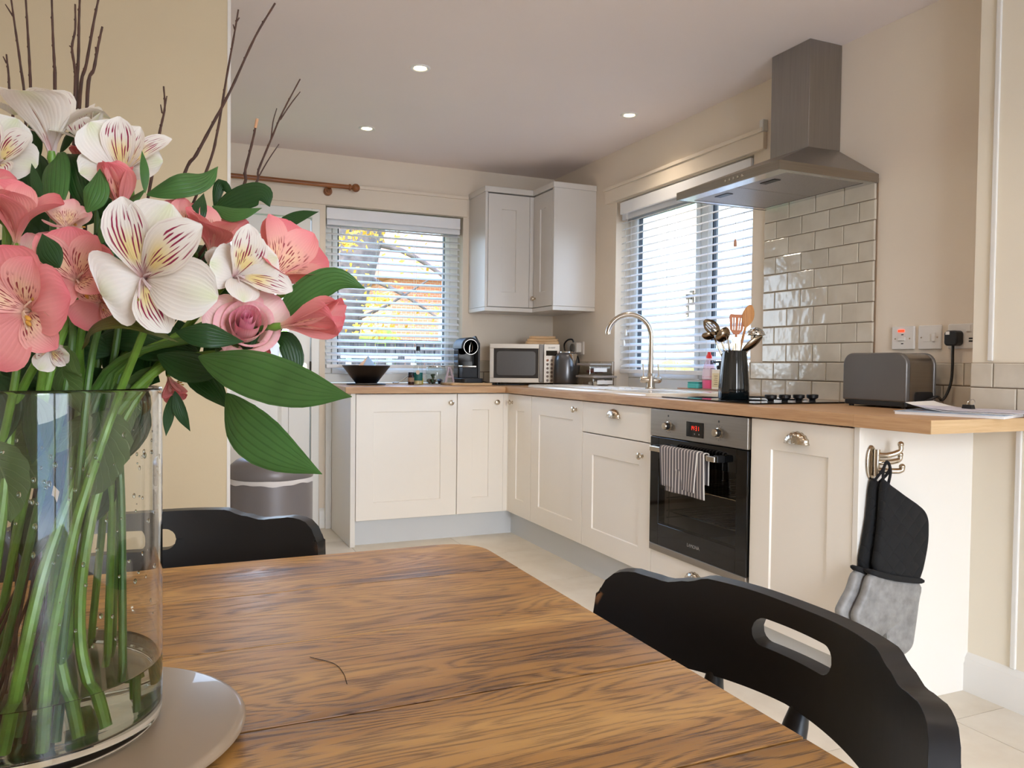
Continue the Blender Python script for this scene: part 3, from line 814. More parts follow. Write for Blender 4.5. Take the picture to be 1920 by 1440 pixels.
for z in (0.43, 0.545):
    bm = BM()
    for k in range(2): tube(bm, [(-0.545 + .42 * k, -2.752, z), (-0.545 + .42 * k, -2.206, z)], 0.003, 6)
    for k in range(19): tube(bm, [(-0.545, -2.745 + k * .0297, z + .003), (-0.125, -2.745 + k * .0297, z + .003)], 0.0014, 5, caps=False)
    obj('wire_shelf', bm, M['chrome'], ov)
bm = BM()
for z in (0.40, 0.43, 0.485, 0.545, 0.60): tube(bm, [(-0.55, -2.208, z), (-0.12, -2.208, z)], 0.0025, 6)
tube(bm, [(-0.54, -2.212, 0.36), (-0.54, -2.212, 0.64)], 0.003, 6)
obj('side_runner', bm, M['chrome'], ov)

# striped tea towel folded over the oven handle
def stripes():
    t = NT('striped_cotton')
    tc = t.n('TexCoord'); sp = t.n('SeparateXYZ'); t.l(tc.outputs['UV'], sp.inputs[0])
    f = t.math('FRACT', t.math('MULTIPLY', sp.outputs[0], 13.0))
    thin = t.math('LESS_THAN', f, 0.26)
    c = t.mix(thin, lin((108, 102, 104)), lin((226, 220, 212)))
    bp = t.n('Bump', Strength=0.3, Distance=0.001); nz = t.n('TexNoise', Scale=500.0); t.l(tc.outputs['Object'], nz.inputs['Vector']); t.l(nz.outputs[0], bp.inputs['Height'])
    p = t.n('BsdfPrincipled', Roughness=0.95); t.l(c, p.inputs['Base Color']); t.l(bp.outputs[0], p.inputs['Normal'])
    return t.done(p.outputs[0])
M['stripes'] = stripes()
tw = thing('tea_towel', 'grey and white striped tea towel folded over the oven handle', 'towel', (-0.655, -2.43, 0.71))
def flap(y0, y1, zf, zb, off, sk):
    def fn(s, t):
        # t runs front hem -> over the bar -> back hem
        L1, L2 = 0.718 - zf, 0.718 - zb
        q = t * (L1 + L2 + 0.03) - L1
        y = y0 + (y1 - y0) * s + sk * (max(0, -q)) * (0.5 - s) * 0.5
        fold = 0.0035 * math.sin(s * 9 + 1.0) * min(1, abs(q) * 8)
        if q < 0: return (-0.6665 - off - fold - 0.02 * q * 0, y, 0.718 + q)
        if q < 0.03:
            a = PI * q / 0.03
            return (-0.655 - (0.0115 + off) * math.cos(a), y, 0.718 + (0.005 + off) * math.sin(a))
        return (-0.6435 + off + 0.2 * fold, y, 0.718 - (q - 0.03))
    return fn
o1 = obj('front_fold', grid(BM(), flap(-2.575, -2.325, 0.566, 0.60, 0.004, 0.35), 28, 40), M['stripes'], tw, smooth=60)
o2 = obj('back_fold', grid(BM(), flap(-2.612, -2.372, 0.548, 0.60, 0.0012, -0.25), 28, 40), M['stripes'], tw, smooth=60)
for o in (o1, o2):
    s = o.modifiers.new('thick', 'SOLIDIFY'); s.thickness = 0.0022

# ------------------------------------------------------------------ hob
hob = thing('hob', 'black glass ceramic hob set in the worktop beneath the hood', 'hob', (-0.29, -2.44, 0.91))
obj('glass_top', prism(BM(), rrect(-0.545, -0.045, -2.735, -2.145, 0.012), 'z', 0.9105, 0.916), M['black_gloss'], hob, smooth=None, bev=0.001)
M['ring'] = mat('ring_print', (70, 70, 72), 0.3)
for x, y, r in ((-0.41, -2.28, 0.072), (-0.18, -2.28, 0.09), (-0.41, -2.52, 0.09), (-0.18, -2.52, 0.072)):
    obj('cooking_ring', lathe(BM(), [(r, 0.9161), (r + .002, 0.9164), (r + .004, 0.9161)], (x, y, 0), 48), M['ring'], hob)
for k in range(4):
    x = -0.405 + 0.069 * k
    obj('knob', lathe(BM(), [(0.0, .9435), (0.020, .943), (0.0225, .941), (0.0215, .930), (0.013, .925), (0.011, .920), (0.0135, .9165), (0, .9165)], (x, -2.668, 0), 28), M['black_plastic'], hob, smooth=40)

# ------------------------------------------------------------------ sink and tap
M['ceramic'] = mat('cream_ceramic', (240, 232, 218), 0.12, coat=0.5, var=0.01)
sk = thing('sink', 'cream ceramic inset sink with drainer in front of the wide window', 'sink', (-0.3, -1.4, 0.91))
sx0, sx1, sy0, sy1 = -0.55, -0.065, -2.085, -0.745
bm = BM()
def srect(i, z, r=0.05): return [(x, y, z) for x, y in rrect(sx0 + i, sx1 - i, sy0 + i, sy1 - i, max(.012, r - i), 6)]
rings = [srect(0.0, 0.9105), srect(0.0, 0.918), srect(0.006, 0.926), srect(0.024, 0.927), srect(0.032, 0.921)]
V = [[bm.verts.new(p) for p in r_] for r_ in rings]
for A, B in zip(V, V[1:]):
    for i in range(len(A)): bm.faces.new((A[i], A[(i + 1) % len(A)], B[(i + 1) % len(A)], B[i]))
bm.faces.new(V[-1])
obj('deck', bm, M['ceramic'], sk, smooth=50)
def basin(x0, x1, y0, y1, zt, zb):
    bm = BM()
    R = [[bm.verts.new((x, y, z)) for x, y in rrect(x0 + i, x1 - i, y0 + i, y1 - i, 0.05, 6)] for i, z in ((-.012, zt), (-0.006, zt + .004), (0, zt + .002), (0.008, zt - .003))]
    for A, B in zip(R, R[1:]):
        for i in range(len(A)): bm.faces.new((A[i], A[(i + 1) % len(A)], B[(i + 1) % len(A)], B[i]))
    return bm
bs = obj('basin_rim', basin(-0.50, -0.17, -2.03, -1.55, 0.922, 0), M['ceramic'], sk, smooth=60)
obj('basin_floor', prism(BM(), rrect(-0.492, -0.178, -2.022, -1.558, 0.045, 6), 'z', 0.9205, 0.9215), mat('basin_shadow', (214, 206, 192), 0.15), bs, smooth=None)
bm = BM()
for k in range(8):
    x = -0.49 + k * 0.042
    tube(bm, [(x, -1.36, 0.9205), (x, -0.80, 0.9225)], 0.0045, 8)
obj('drainer_rib', bm, M['ceramic'], sk)
tap = thing('tap', 'brushed nickel swan-neck mixer tap with two levers on the sink', 'tap', (-0.115, -1.42, 0.921))
tx, ty = -0.115, -1.42
dx, dy = -0.88, 0.475
M['tap'] = mat('brushed_nickel', (200, 188, 172), 0.24, 1.0, var=0.04)
obj('base', lathe(BM(), [(0, .9215), (0.029, .9215), (0.029, .926), (0.024, .931), (0.0225, .952), (0.0225, .99), (0.020, 1.0), (0.015, 1.006), (0, 1.006)], (tx, ty, 0), 28), M['tap'], tap, smooth=40)
ax = Vector((0.916, -0.4, 0))
c0 = Vector((tx, ty, 0.971))
brl = BM(); tube(brl, [c0 + ax * s for s in (-.060, -.056, -.045, .045, .056, .060)], [0.006, .014, .0185, .0185, .014, .006], 20)
bar = obj('barrel', brl, M['tap'], tap, smooth=50)
for s in (-.040, .042):
    p = c0 + ax * s
    obj('lever', tube(BM(), [p + Vector((0, 0, .014)), p + Vector((0, 0, .02)), p + Vector((0, 0, .025)) + ax * .001, p + Vector((0, 0, .086)) - ax * .002], [.009, .007, .0042, .0042], 12), M['tap'], tap, smooth=50)
R_ = 0.118; zc = 1.204
pts = [Vector((tx, ty, z)) for z in (1.0, 1.06, 1.12, 1.18)]
for k in range(17):
    a = PI * (k / 16) * 0.94
    pts.append(Vector((tx + dx * R_ * (1 - math.cos(a)), ty + dy * R_ * (1 - math.cos(a)), zc + R_ * math.sin(a))))
pts.append(pts[-1] + Vector((-0.002 * dx, -0.002 * dy, -0.012)))
obj('spout', tube(BM(), pts, [0.0155] * 3 + [0.0135] * (len(pts) - 3), 18), M['tap'], tap, smooth=50)
# ------------------------------------------------------------------ things on the short worktop
ZW = 0.9105
M['dark_ceramic'] = mat('black_brown_glaze', (13, 9, 9), 0.3, var=0.2, scale=12)
M['cork'] = mat('mat_dark_slate', (52, 46, 44), 0.6, var=0.1)
bx_, by_ = -1.378, -0.19
m_ = tag(obj('round_mat', lathe(BM(), [(0, ZW), (0.118, ZW), (0.122, ZW + .003), (0.118, ZW + .006), (0, ZW + .006)], (bx_, by_, 0), 40), M['cork'], origin=(bx_, by_, ZW)), 'thin dark round mat under the black bowl', 'mat')
zb = ZW + .0062
t = thing('bowl', 'black conical fruit bowl on a round mat below the narrower window', 'bowl', (bx_, by_, zb))
obj('shell', lathe(BM(), [(0, zb + .006), (0.060, zb + .006), (0.064, zb + .012), (0.142, zb + .113), (0.147, zb + .113), (0.148, zb + .110), (0.068, zb + .006), (0.066, zb + .002), (0.0, zb + .002)], (bx_, by_, 0), 56), M['dark_ceramic'], t, smooth=40)
obj('foot_ring', lathe(BM(), [(0.062, zb), (0.066, zb), (0.066, zb + .004), (0.060, zb + .004)], (bx_, by_, 0), 40), mat('bare_clay', (176, 160, 140), 0.8), t)
# a two-tone paper cone standing in the bowl
t = thing('paper_cone', 'pale blue and peach folded paper cone showing above the black bowl', 'paper cone', (bx_ + .005, by_, zb + .008))
cx_, cy_ = bx_ + .005, by_
top = (cx_ + .006, cy_, zb + .172)
def cone_half(a0, a1):
    bm = BM(); n = 12
    ring = [bm.verts.new((cx_ + 0.056 * math.cos(a0 + (a1 - a0) * i / n), cy_ + 0.056 * math.sin(a0 + (a1 - a0) * i / n), zb + .108)) for i in range(n + 1)]
    base = [bm.verts.new((cx_ + 0.03 * math.cos(a0 + (a1 - a0) * i / n), cy_ + 0.03 * math.sin(a0 + (a1 - a0) * i / n), zb + .0075)) for i in range(n + 1)]
    tip = bm.verts.new(top)
    for i in range(n): bm.faces.new((ring[i], ring[i + 1], tip)); bm.faces.new((base[i], base[i + 1], ring[i + 1], ring[i]))
    return bm
o = obj('blue_side', cone_half(-2.28, 2.1), mat('paper_blue', (178, 206, 240), 0.8), t); o.modifiers.new('s', 'SOLIDIFY').thickness = .0012
o = obj('peach_side', cone_half(2.1, 4.003), mat('paper_peach', (240, 196, 160), 0.8), t); o.modifiers.new('s', 'SOLIDIFY').thickness = .0012
# spoon
t = thing('spoon', 'small steel spoon leaning on the brown jar beside the bowl', 'spoon', (-1.20, -0.2, ZW))
bm = BM(); ball(bm, (-1.205, -0.235, ZW + .012), 0.016, 1.35, 0.8, 0.35)
obj('spoon_bowl', bm, M['chrome'], t)
obj('spoon_handle', tube(BM(), [(-1.188, -0.235, ZW + .013), (-1.165, -0.228, ZW + .026), (-1.122, -0.214, ZW + .052)], [.004, .003, .0036], 8), M['chrome'], t)
M['clear'] = glass_thin('clear_glass', (0.94, 0.96, 0.95), 0.03, 1.0)
# brown jar
jx, jy = -1.098, -0.21
t = thing('jar', 'small dark brown jar with a tan label on the short worktop', 'jar', (jx, jy, ZW))
obj('body', lathe(BM(), [(0, ZW), (0.0185, ZW), (0.0195, ZW + .003), (0.0195, ZW + .055), (0.017, ZW + .060), (0, ZW + .060)], (jx, jy, 0), 24), mat('brown_glass', (52, 30, 20), 0.15), t, smooth=40)
obj('lid', lathe(BM(), [(0.0185, ZW + .060), (0.0185, ZW + .076), (0.017, ZW + .078), (0, ZW + .078)], (jx, jy, 0), 24), M['black_plastic'], t, smooth=40)
obj('paper_label', lathe(BM(), [(0.0198, ZW + .018), (0.0199, ZW + .019), (0.0199, ZW + .044), (0.0198, ZW + .045)], (jx, jy, 0), 24), mat('label_tan', (164, 134, 110), 0.7), t, smooth=40)
# tall oil bottle
ox, oy = -1.047, -0.19
t = thing('bottle', 'tall clear bottle with black cap and green label on the short worktop', 'bottle', (ox, oy, ZW))
obj('body', lathe(BM(), [(0, ZW), (0.028, ZW), (0.030, ZW + .004), (0.030, ZW + .125), (0.026, ZW + .145), (0.014, ZW + .172), (0.0125, ZW + .215), (0, ZW + .215)], (ox, oy, 0), 28), M['clear'], t, smooth=40)
obj('oil', lathe(BM(), [(0, ZW + .004), (0.0275, ZW + .004), (0.0275, ZW + .045), (0, ZW + .045)], (ox, oy, 0), 24), mat('pale_oil', (206, 190, 140), 0.2), t, smooth=40)
obj('cap', lathe(BM(), [(0.0135, ZW + .214), (0.0135, ZW + .240), (0.012, ZW + .243), (0, ZW + .243)], (ox, oy, 0), 20), M['black_plastic'], t, smooth=40)
lb = obj('front_label', lathe(BM(), [(0.0303, ZW + .026), (0.0305, ZW + .027), (0.0305, ZW + .075), (0.0303, ZW + .076)], (ox, oy, 0), 28), mat('label_green', (22, 96, 88), 0.5), t, smooth=40)
obj('crest', prism(BM(), [(ox - .010 + .012 * math.cos(a * PI / 6), ZW + .078 + .014 * math.sin(a * PI / 6)) for a in range(12)], 'y', oy - .0325, oy - .0305), mat('label_cream', (222, 196, 170), 0.6), t, smooth=None)
t = thing('bottle', 'little yellow bottle tucked behind the green-labelled bottle', 'bottle', (-1.012, -0.145, ZW))
obj('body', lathe(BM(), [(0, ZW), (0.013, ZW), (0.014, ZW + .003), (0.014, ZW + .035), (0.006, ZW + .05), (0, ZW + .05)], (-1.012, -0.145, 0), 18), mat('yellow_plastic', (228, 206, 40), 0.3), t, smooth=40)
obj('cap', lathe(BM(), [(0.007, ZW + .05), (0.007, ZW + .062), (0, ZW + .063)], (-1.012, -0.145, 0), 14), mat('olive_cap', (150, 140, 30), 0.4), t, smooth=40)
# glass jar with capsules
gx, gy = -0.925, -0.185
t = thing('glass_jar', 'open clear glass jar holding coffee capsules beside the coffee machine', 'jar', (gx, gy, ZW))
obj('shell', lathe(BM(), [(0, ZW + .005), (0.05, ZW + .005), (0.058, ZW + .012), (0.064, ZW + .05), (0.062, ZW + .085), (0.056, ZW + .112), (0.060, ZW + .116), (0.066, ZW + .088), (0.068, ZW + .05), (0.062, ZW + .008), (0.054, ZW), (0, ZW)], (gx, gy, 0), 40), M['clear'], t, smooth=50)
obj('rim', lathe(BM(), [(0.0565, ZW + .1125), (0.0605, ZW + .1135), (0.0605, ZW + .1175), (0.0565, ZW + .1175), (0.0565, ZW + .1125)], (gx, gy, 0), 40), M['chrome'], t, smooth=50)
caps = [((-.030, -.018, .019), (44, 62, 44), 'dark green'), ((.016, -.022, .019), (52, 60, 92), 'navy blue'), ((-.004, .026, .019), (120, 116, 112), 'silver'),
        ((.034, .012, .019), (180, 160, 166), 'pale pink'), ((-.022, -.008, .052), (58, 76, 60), 'mossy green'), ((-.038, .022, .019), (150, 140, 130), 'champagne')]
for (dx_, dy_, dz_), c_, nm in caps:
    q = thing('coffee_capsule', nm + ' coffee capsule inside the open glass jar', 'capsule', (gx + dx_, gy + dy_, ZW + dz_ - .013), 'coffee capsules in the glass jar')
    a_ = Matrix.Rotation(dx_ * 20, 3, 'X')
    bm = BM(); lathe(bm, [(0, -.013), (0.008, -.013), (0.013, .008), (0.0155, .010), (0.0155, .0115), (0, .0125)], (0, 0, 0), 18)
    bmesh.ops.rotate(bm, verts=bm.verts[:], matrix=a_)
    bmesh.ops.translate(bm, verts=bm.verts[:], vec=(gx + dx_, gy + dy_, ZW + dz_))
    obj('shell', bm, mat('capsule_' + nm.replace(' ', '_'), c_, 0.3, 0.6), q, smooth=40)
# letter A ornament
ax_, ay_ = -0.853, -0.24
t = thing('letter_ornament', 'mauve letter A ornament standing on the wooden board', 'ornament', (ax_, ay_, ZW))
zA = ZW + .0155
bm = BM()
for sgn in (-1, 1):
    prism(bm, [(ax_ + sgn * .034, zA), (ax_ + sgn * .021, zA), (ax_ - .001 * sgn, zA + .098), (ax_ + sgn * .008, zA + .098)], 'y', ay_ - .008, ay_ + .008)
M['mauve'] = mat('mauve_paint', (196, 176, 184), 0.5)
obj('letter', bm, M['mauve'], t, smooth=None)
obj('crossbar', bx(ax_ - .018, ax_ + .018, ay_ - .006, ay_ + .006, zA + .03, zA + .042), M['mauve'], t, smooth=None)
# board, coffee machine
tag(obj('chopping_board', prism(BM(), rrect(-0.895, -0.615, -0.40, -0.17, 0.02), 'z', ZW, ZW + .015), M['pale_wood'], smooth=None, bev=0.003, origin=(-0.755, -0.28, ZW)),
    'pale wooden board under the black coffee machine', 'board')
zc_ = ZW + .0155
t = thing('coffee_machine', 'slim black capsule coffee machine with a round silver emblem', 'coffee machine', (-0.745, -0.28, zc_))
mx = -0.752; w_ = 0.062
prof = [(mx - w_, zc_ + .215), (mx + w_, zc_ + .215)] + [(mx + w_ * math.cos(a * PI / 14), zc_ + .225 + w_ * math.sin(a * PI / 14)) for a in range(15)]
obj('head', prism(BM(), prof, 'y', -0.355, -0.19), M['black_satin'], t, smooth=40, bev=0.003)
obj('column', bx(mx - .056, mx + .056, -0.275, -0.19, zc_ + .028, zc_ + .216), M['black_gloss'], t, smooth=None, bev=0.004)
obj('side_panel', prism(BM(), [(-0.33, zc_ + .028), (-0.185, zc_ + .028), (-0.18, zc_ + .20), (-0.20, zc_ + .29), (-0.26, zc_ + .30), (-0.33, zc_ + .25)], 'x', mx + .060, mx + .074), mat('graphite_panel', (58, 56, 55), 0.35), t, smooth=None, bev=0.004)
obj('drip_base', prism(BM(), rrect(mx - .07, mx + .078, -0.395, -0.18, 0.03), 'z', zc_, zc_ + .028), M['black_satin'], t, smooth=40, bev=0.003)
obj('drip_grid', prism(BM(), rrect(mx - .05, mx + .05, -0.385, -0.29, 0.02), 'z', zc_ + .028, zc_ + .0305), M['black_plastic'], t, smooth=None)
obj('capsule_bin', bx(mx - .05, mx + .05, -0.345, -0.276, zc_ + .0305, zc_ + .095), M['black_satin'], t, smooth=None, bev=0.003)
obj('spout_bar', bx(mx - .054, mx + .040, -0.352, -0.276, zc_ + .098, zc_ + .108), M['chrome'], t, smooth=None, bev=0.002)
bm = BM(); lathe(bm, [(0.0455, -.3555), (0.0455, -.3572), (0.048, -.3572), (0.048, -.3555)], (mx, 0, zc_ + .226), 40, 'y')
em = obj('emblem_ring', bm, M['chrome'], t, smooth=40)
bm = BM(); tube(bm, [(mx - .009, -.357, zc_ + .192), (mx - .009, -.357, zc_ + .225), (mx + .001, -.357, zc_ + .258), (mx + .010, -.357, zc_ + .235), (mx + .010, -.357, zc_ + .205), (mx + .002, -.357, zc_ + .196)], 0.0014, 6)
obj('emblem_glyph', bm, M['chrome'], em)
obj('lever', tube(BM(), [(mx + .07, -.25, zc_ + .24), (mx + .088, -.255, zc_ + .238)], .005, 8), M['black_plastic'], t)
tag(obj('power_cable', tube(BM(), smooth_path([(-0.678, -0.30, zc_ + .012), (-0.645, -0.36, ZW + .018), (-0.605, -0.40, ZW + .005), (-0.5, -0.41, ZW + .0045), (-0.40, -0.40, ZW + .0045)], 5), .004, 8), M['black_plastic'], origin=(-0.6, -0.38, ZW)), 'black cable trailing from the coffee machine under the microwave front', 'cable')

# ------------------------------------------------------------------ microwave with boards
t = mwroot = thing('microwave', 'silver microwave oven with dark window in the worktop corner', 'microwave', (-0.385, -0.37, ZW))
m0, m1, mf, mz0, mz1 = -0.611, -0.159, -0.37, ZW + .016, ZW + .268
M['mw_silver'] = mat('microwave_silver', (196, 186, 172), 0.35, 0.35, var=0.03)
obj('case', bx(m0, m1, mf + .02, mf + .30, mz0, mz1), mat('microwave_case', (150, 142, 132), 0.4, 0.5), t, smooth=None, bev=0.006)
for x in (m0 + .05, m1 - .05):
    for y in (mf + .05, mf + .26): obj('foot', lathe(BM(), [(0, ZW), (0.014, ZW), (0.014, mz0 + .001), (0, mz0 + .001)], (x, y, 0), 12), M['black_plastic'], t)
bm = BM(); x0, x1, z0, z1 = m0, -0.262, mz0, mz1
for a in ((x0, x1, z0, z0 + .03), (x0, x1, z1 - .03, z1), (x0, x0 + .026, z0 + .03, z1 - .03), (x1 - .034, x1, z0 + .03, z1 - .03)):
    box(bm, a[0], a[1], mf, mf + .02, a[2], a[3])
dr_ = obj('door', bm, M['mw_silver'], t, smooth=None, bev=0.002)
obj('door_window', bx(x0 + .026, x1 - .034, mf + .004, mf + .018, z0 + .03, z1 - .03), mat('microwave_window', (44, 40, 38), 0.12, var=0.05), dr_, smooth=None)
bm = BM(); r0 = prism(bm, rrect(x0 + .045, x1 - .052, z0 + .048, z1 - .048, .02), 'y', mf + .0032, mf + .0042)
obj('window_screen', bm, mat('microwave_screen', (74, 68, 62), 0.3, var=0.12, scale=400), dr_, smooth=None)
obj('handle_strip', bx(x1 - .030, x1 - .002, mf - .008, mf, z0 + .004, z1 - .004), mat('handle_grey', (112, 104, 96), 0.35, 0.4), dr_, smooth=None, bev=0.003)
cp_ = obj('control_panel', bx(x1 + .002, m1, mf, mf + .02, z0, z1), M['mw_silver'], t, smooth=None, bev=0.002)
obj('display', bx(x1 + .016, m1 - .016, mf - .0012, mf, z1 - .075, z1 - .042), M['black_gloss'], cp_, smooth=None)
text('lettering', 'SHARP', 0.0155, M['dark_hole'], cp_, ((x1 + m1) / 2, mf - .0006, z1 - .024), RY)
for r in range(6):
    for c in range(3):
        if r < 2 and c == 2: continue
        cx2, cz2 = x1 + .026 + c * .027, z1 - .105 - r * .026
        obj('button', lathe(BM(), [(0, -.003), (0.0075, -.0025), (0.0085, 0)], (cx2, mf, cz2), 12, 'y'), mat('button_grey', (128, 112, 104), 0.5) if (r, c) != (0, 0) else mat('button_orange', (170, 110, 80), 0.5), cp_)
zt = mz1
mwroot.rotation_euler.z = -0.41
for i, (a, b, c, d, h, lab) in enumerate(((-0.108, .110, -.07, .07, .018, 'thickest pale wooden board, lowest of the three on the microwave'),
                                     (-0.098, .104, -.065, .065, .017, 'middle pale wooden board of the stack on the microwave'),
                                     (-0.085, .088, -.06, .06, .016, 'smallest pale wooden board, topmost on the microwave'))):
    zt += .0003
    bo = obj('chopping_board', prism(BM(), rrect(a, b, c, d, 0.02), 'z', 0, h), M['pale_wood'], smooth=None, bev=0.003, local=True)
    bo.location = (-0.245, -0.335, zt); bo.rotation_euler.z = -0.41
    tag(bo, lab, 'board', 'wooden boards on the microwave')
    zt += h

# ------------------------------------------------------------------ kettle, socket and boxes
kx, ky = -0.182, -0.56
t = thing('kettle', 'gunmetal grey electric kettle with chrome spout between microwave and sink', 'kettle', (kx, ky, ZW))
M['kettle'] = mat('kettle_gunmetal', (104, 104, 106), 0.28, 0.75, var=0.04)
obj('base', lathe(BM(), [(0, ZW), (0.078, ZW), (0.082, ZW + .006), (0.080, ZW + .018), (0, ZW + .018)], (kx, ky, 0), 40), M['black_plastic'], t, smooth=40)
obj('body', lathe(BM(), [(0, ZW + .019), (0.078, ZW + .019), (0.080, ZW + .024), (0.079, ZW + .10), (0.074, ZW + .165), (0.066, ZW + .195), (0.056, ZW + .209), (0.044, ZW + .212), (0, ZW + .212)], (kx, ky, 0), 48), M['kettle'], t, smooth=60)
obj('lid', lathe(BM(), [(0.045, ZW + .2122), (0.044, ZW + .219), (0.03, ZW + .223), (0, ZW + .224)], (kx, ky, 0), 32), M['chrome'], t, smooth=50)
fx = Vector((0.25, -0.968, 0)); sx_ = Vector((0.968, 0.25, 0)); kc = Vector((kx, ky, 0))
bm = BM()
hexa(bm, [kc + fx * .060 + sx_ * -.03 + Vector((0, 0, ZW + .206)), kc + fx * .060 + sx_ * .03 + Vector((0, 0, ZW + .206)), kc + fx * .074 + Vector((0, 0, ZW + .125))],
     [kc + fx * .083 + sx_ * -.024 + Vector((0, 0, ZW + .204)), kc + fx * .083 + sx_ * .024 + Vector((0, 0, ZW + .204)), kc + fx * .0815 + Vector((0, 0, ZW + .13))])
obj('spout', bm, M['chrome'], t, smooth=None, bev=0.003)
hx = Vector((0.968, 0.25, 0))
obj('handle', tube(BM(), smooth_path([kc + hx * .055 + Vector((0, 0, ZW + .205)), kc + hx * .095 + Vector((0, 0, ZW + .185)), kc + hx * .108 + Vector((0, 0, ZW + .12)), kc + hx * .082 + Vector((0, 0, ZW + .04))], 6), [.010] * 19, 12), M['black_plastic'], t)
t = thing('wall_socket', 'double wall socket above the kettle with a round grey plug', 'socket', (0, -0.355, 1.157))
obj('plate', prism(BM(), rrect(-0.47, -0.245, 1.114, 1.2, 0.006), 'x', -0.010, 0.0), M['white_plastic'], t, smooth=None, bev=0.002)
obj('switch', bx(-0.0125, -0.010, -0.30, -0.285, 1.17, 1.19), M['white_plastic'], t, smooth=None)
pl = thing('plug', 'round grey plug with a white body in the socket above the kettle', 'plug', (-0.01, -0.40, 1.16))
obj('body', prism(BM(), rrect(-0.445, -0.33, 1.125, 1.193, 0.012), 'x', -0.046, -0.0102), M['white_plastic'], pl, smooth=40, bev=0.003)
obj('dial', lathe(BM(), [(0, -.060), (0.024, -.0595), (0.029, -.056), (0.029, -.046), (0, -.046)], (0, -0.398, 1.157), 32, 'x'), mat('dial_grey', (112, 108, 102), 0.5), pl, smooth=40)
tag(obj('power_cable', tube(BM(), smooth_path([(-0.05, -0.41, 1.195), (-0.055, -0.40, 1.213), (-0.05, -0.33, 1.212), (-0.045, -0.27, 1.185), (-0.05, -0.29, 1.14), (-0.055, -0.34, 1.09), (-0.06, -0.40, 1.0), (-0.085, -0.46, ZW + .006), (-0.13, -0.48, ZW + .005)], 5), .0055, 8), M['black_plastic'], origin=(-0.05, -0.4, 1.0)),
    'black kettle cable looping over the socket down to the kettle base', 'cable')
M['clear_box'] = glass_thin('clear_plastic', (0.90, 0.88, 0.84), 0.05, 1.2)
def storage(x0, x1, y0, y1, z, h, lab, filling, fc):
    t = thing('storage_box', lab, 'storage box', ((x0 + x1) / 2, (y0 + y1) / 2, z), 'storage boxes beside the kettle')
    bm = BM(); box(bm, x0, x1, y0, y1, z, z + h * .82)
    obj('tub', bm, M['clear_box'], t, smooth=None, bev=0.006)
    obj('lid', prism(BM(), rrect(x0 - .004, x1 + .004, y0 - .004, y1 + .004, 0.012), 'z', z + h * .83, z + h), mat('lid_' + filling, (150, 138, 126), 0.3), t, smooth=None, bev=0.002)
    bm = BM(); rng = random.Random(4)
    for i in range(14):
        cx2 = x0 + .02 + rng.random() * (x1 - x0 - .04); cy2 = y0 + .02 + rng.random() * (y1 - y0 - .04)
        ball(bm, (cx2, cy2, z + .018 + rng.random() * h * .35), .0145, 1.1, 1.1, .75, 10, 7)
    o = obj(filling, bm, fc, t); o['kind'] = 'stuff'
    obj('paper_label', bx(x0 + .03, x1 - .03, y0 - .0012, y0, z + h * .30, z + h * .62), M['white_plastic'], t, smooth=None)
storage(-0.195, -0.03, -0.93, -0.72, ZW, .073, 'clear storage box with pale contents, lower one beside the kettle', 'pale_contents', mat('pale_contents', (226, 214, 198), 0.7))
storage(-0.190, -0.04, -0.88, -0.72, ZW + .0735, .073, 'clear storage box with red-brown contents, upper one beside the kettle', 'brown_contents', mat('brown_contents', (120, 58, 42), 0.7))

# ------------------------------------------------------------------ things behind the sink
t = tag(obj('tray', prism(BM(), rrect(-0.062, -0.008, -1.95, -1.58, 0.012), 'z', 0.9285, 0.9335), mat('tan_tray', (178, 128, 96), 0.5), smooth=None, bev=0.001, origin=(-0.035, -1.75, 0.9285)), 'thin tan tray under the washing-up bottles by the wide window', 'tray')
tz = 0.934
t = thing('sponge', 'turquoise washing-up sponge on the tray by the window', 'sponge', (-0.036, -1.705, tz))
obj('block', prism(BM(), rrect(-0.058, -0.014, -1.745, -1.665, 0.01), 'z', tz, tz + .026), mat('sponge_turquoise', (96, 196, 190), 0.95, bump=0.5, bscale=300), t, smooth=None, bev=0.004)
obj('scourer', prism(BM(), rrect(-0.058, -0.014, -1.745, -1.665, 0.01), 'z', tz + .0262, tz + .033), mat('scourer_teal', (60, 160, 150), 1.0, bump=0.6, bscale=400), t, smooth=None, bev=0.002)
def oval(c, prof, ky_):
    bm = BM(); lathe(bm, prof, (0, 0, 0), 28)
    for v in bm.verts: v.co = Vector((c[0] + v.co.x, c[1] + v.co.y * ky_, c[2] + v.co.z))
    return bm
c = (-0.036, -1.815, tz)
t = thing('washing_up_bottle', 'pink-filled clear washing-up liquid bottle with a red cap', 'bottle', c)
obj('body', oval(c, [(0, 0), (0.022, 0), (0.025, .004), (0.025, .06), (0.021, .10), (0.018, .125), (0.010, .148), (0.008, .152), (0, .152)], 1.75), glass_thin('clear_pink', (0.97, 0.80, 0.82), 0.1, 0.8), t, smooth=50)
obj('liquid', oval(c, [(0, .003), (0.022, .003), (0.0235, .006), (0.0235, .045), (0, .045)], 1.72), mat('pink_liquid', (245, 110, 165), 0.2), t, smooth=50)
obj('wrap_label', oval(c, [(0.0252, .05), (0.0255, .052), (0.0222, .098), (0.0218, .10)], 1.74), mat('label_lilac', (226, 206, 216), 0.6), t, smooth=50)
obj('cap', oval(c, [(0.0095, .1525), (0.0125, .153), (0.012, .166), (0.008, .172), (0.0065, .184), (0, .185)], 1.4), mat('red_plastic', (232, 50, 44), 0.35), t, smooth=50)
c = (-0.036, -1.90, tz)
t = thing('soap_dispenser', 'white soap bottle with black pump and cream label', 'soap dispenser', c)
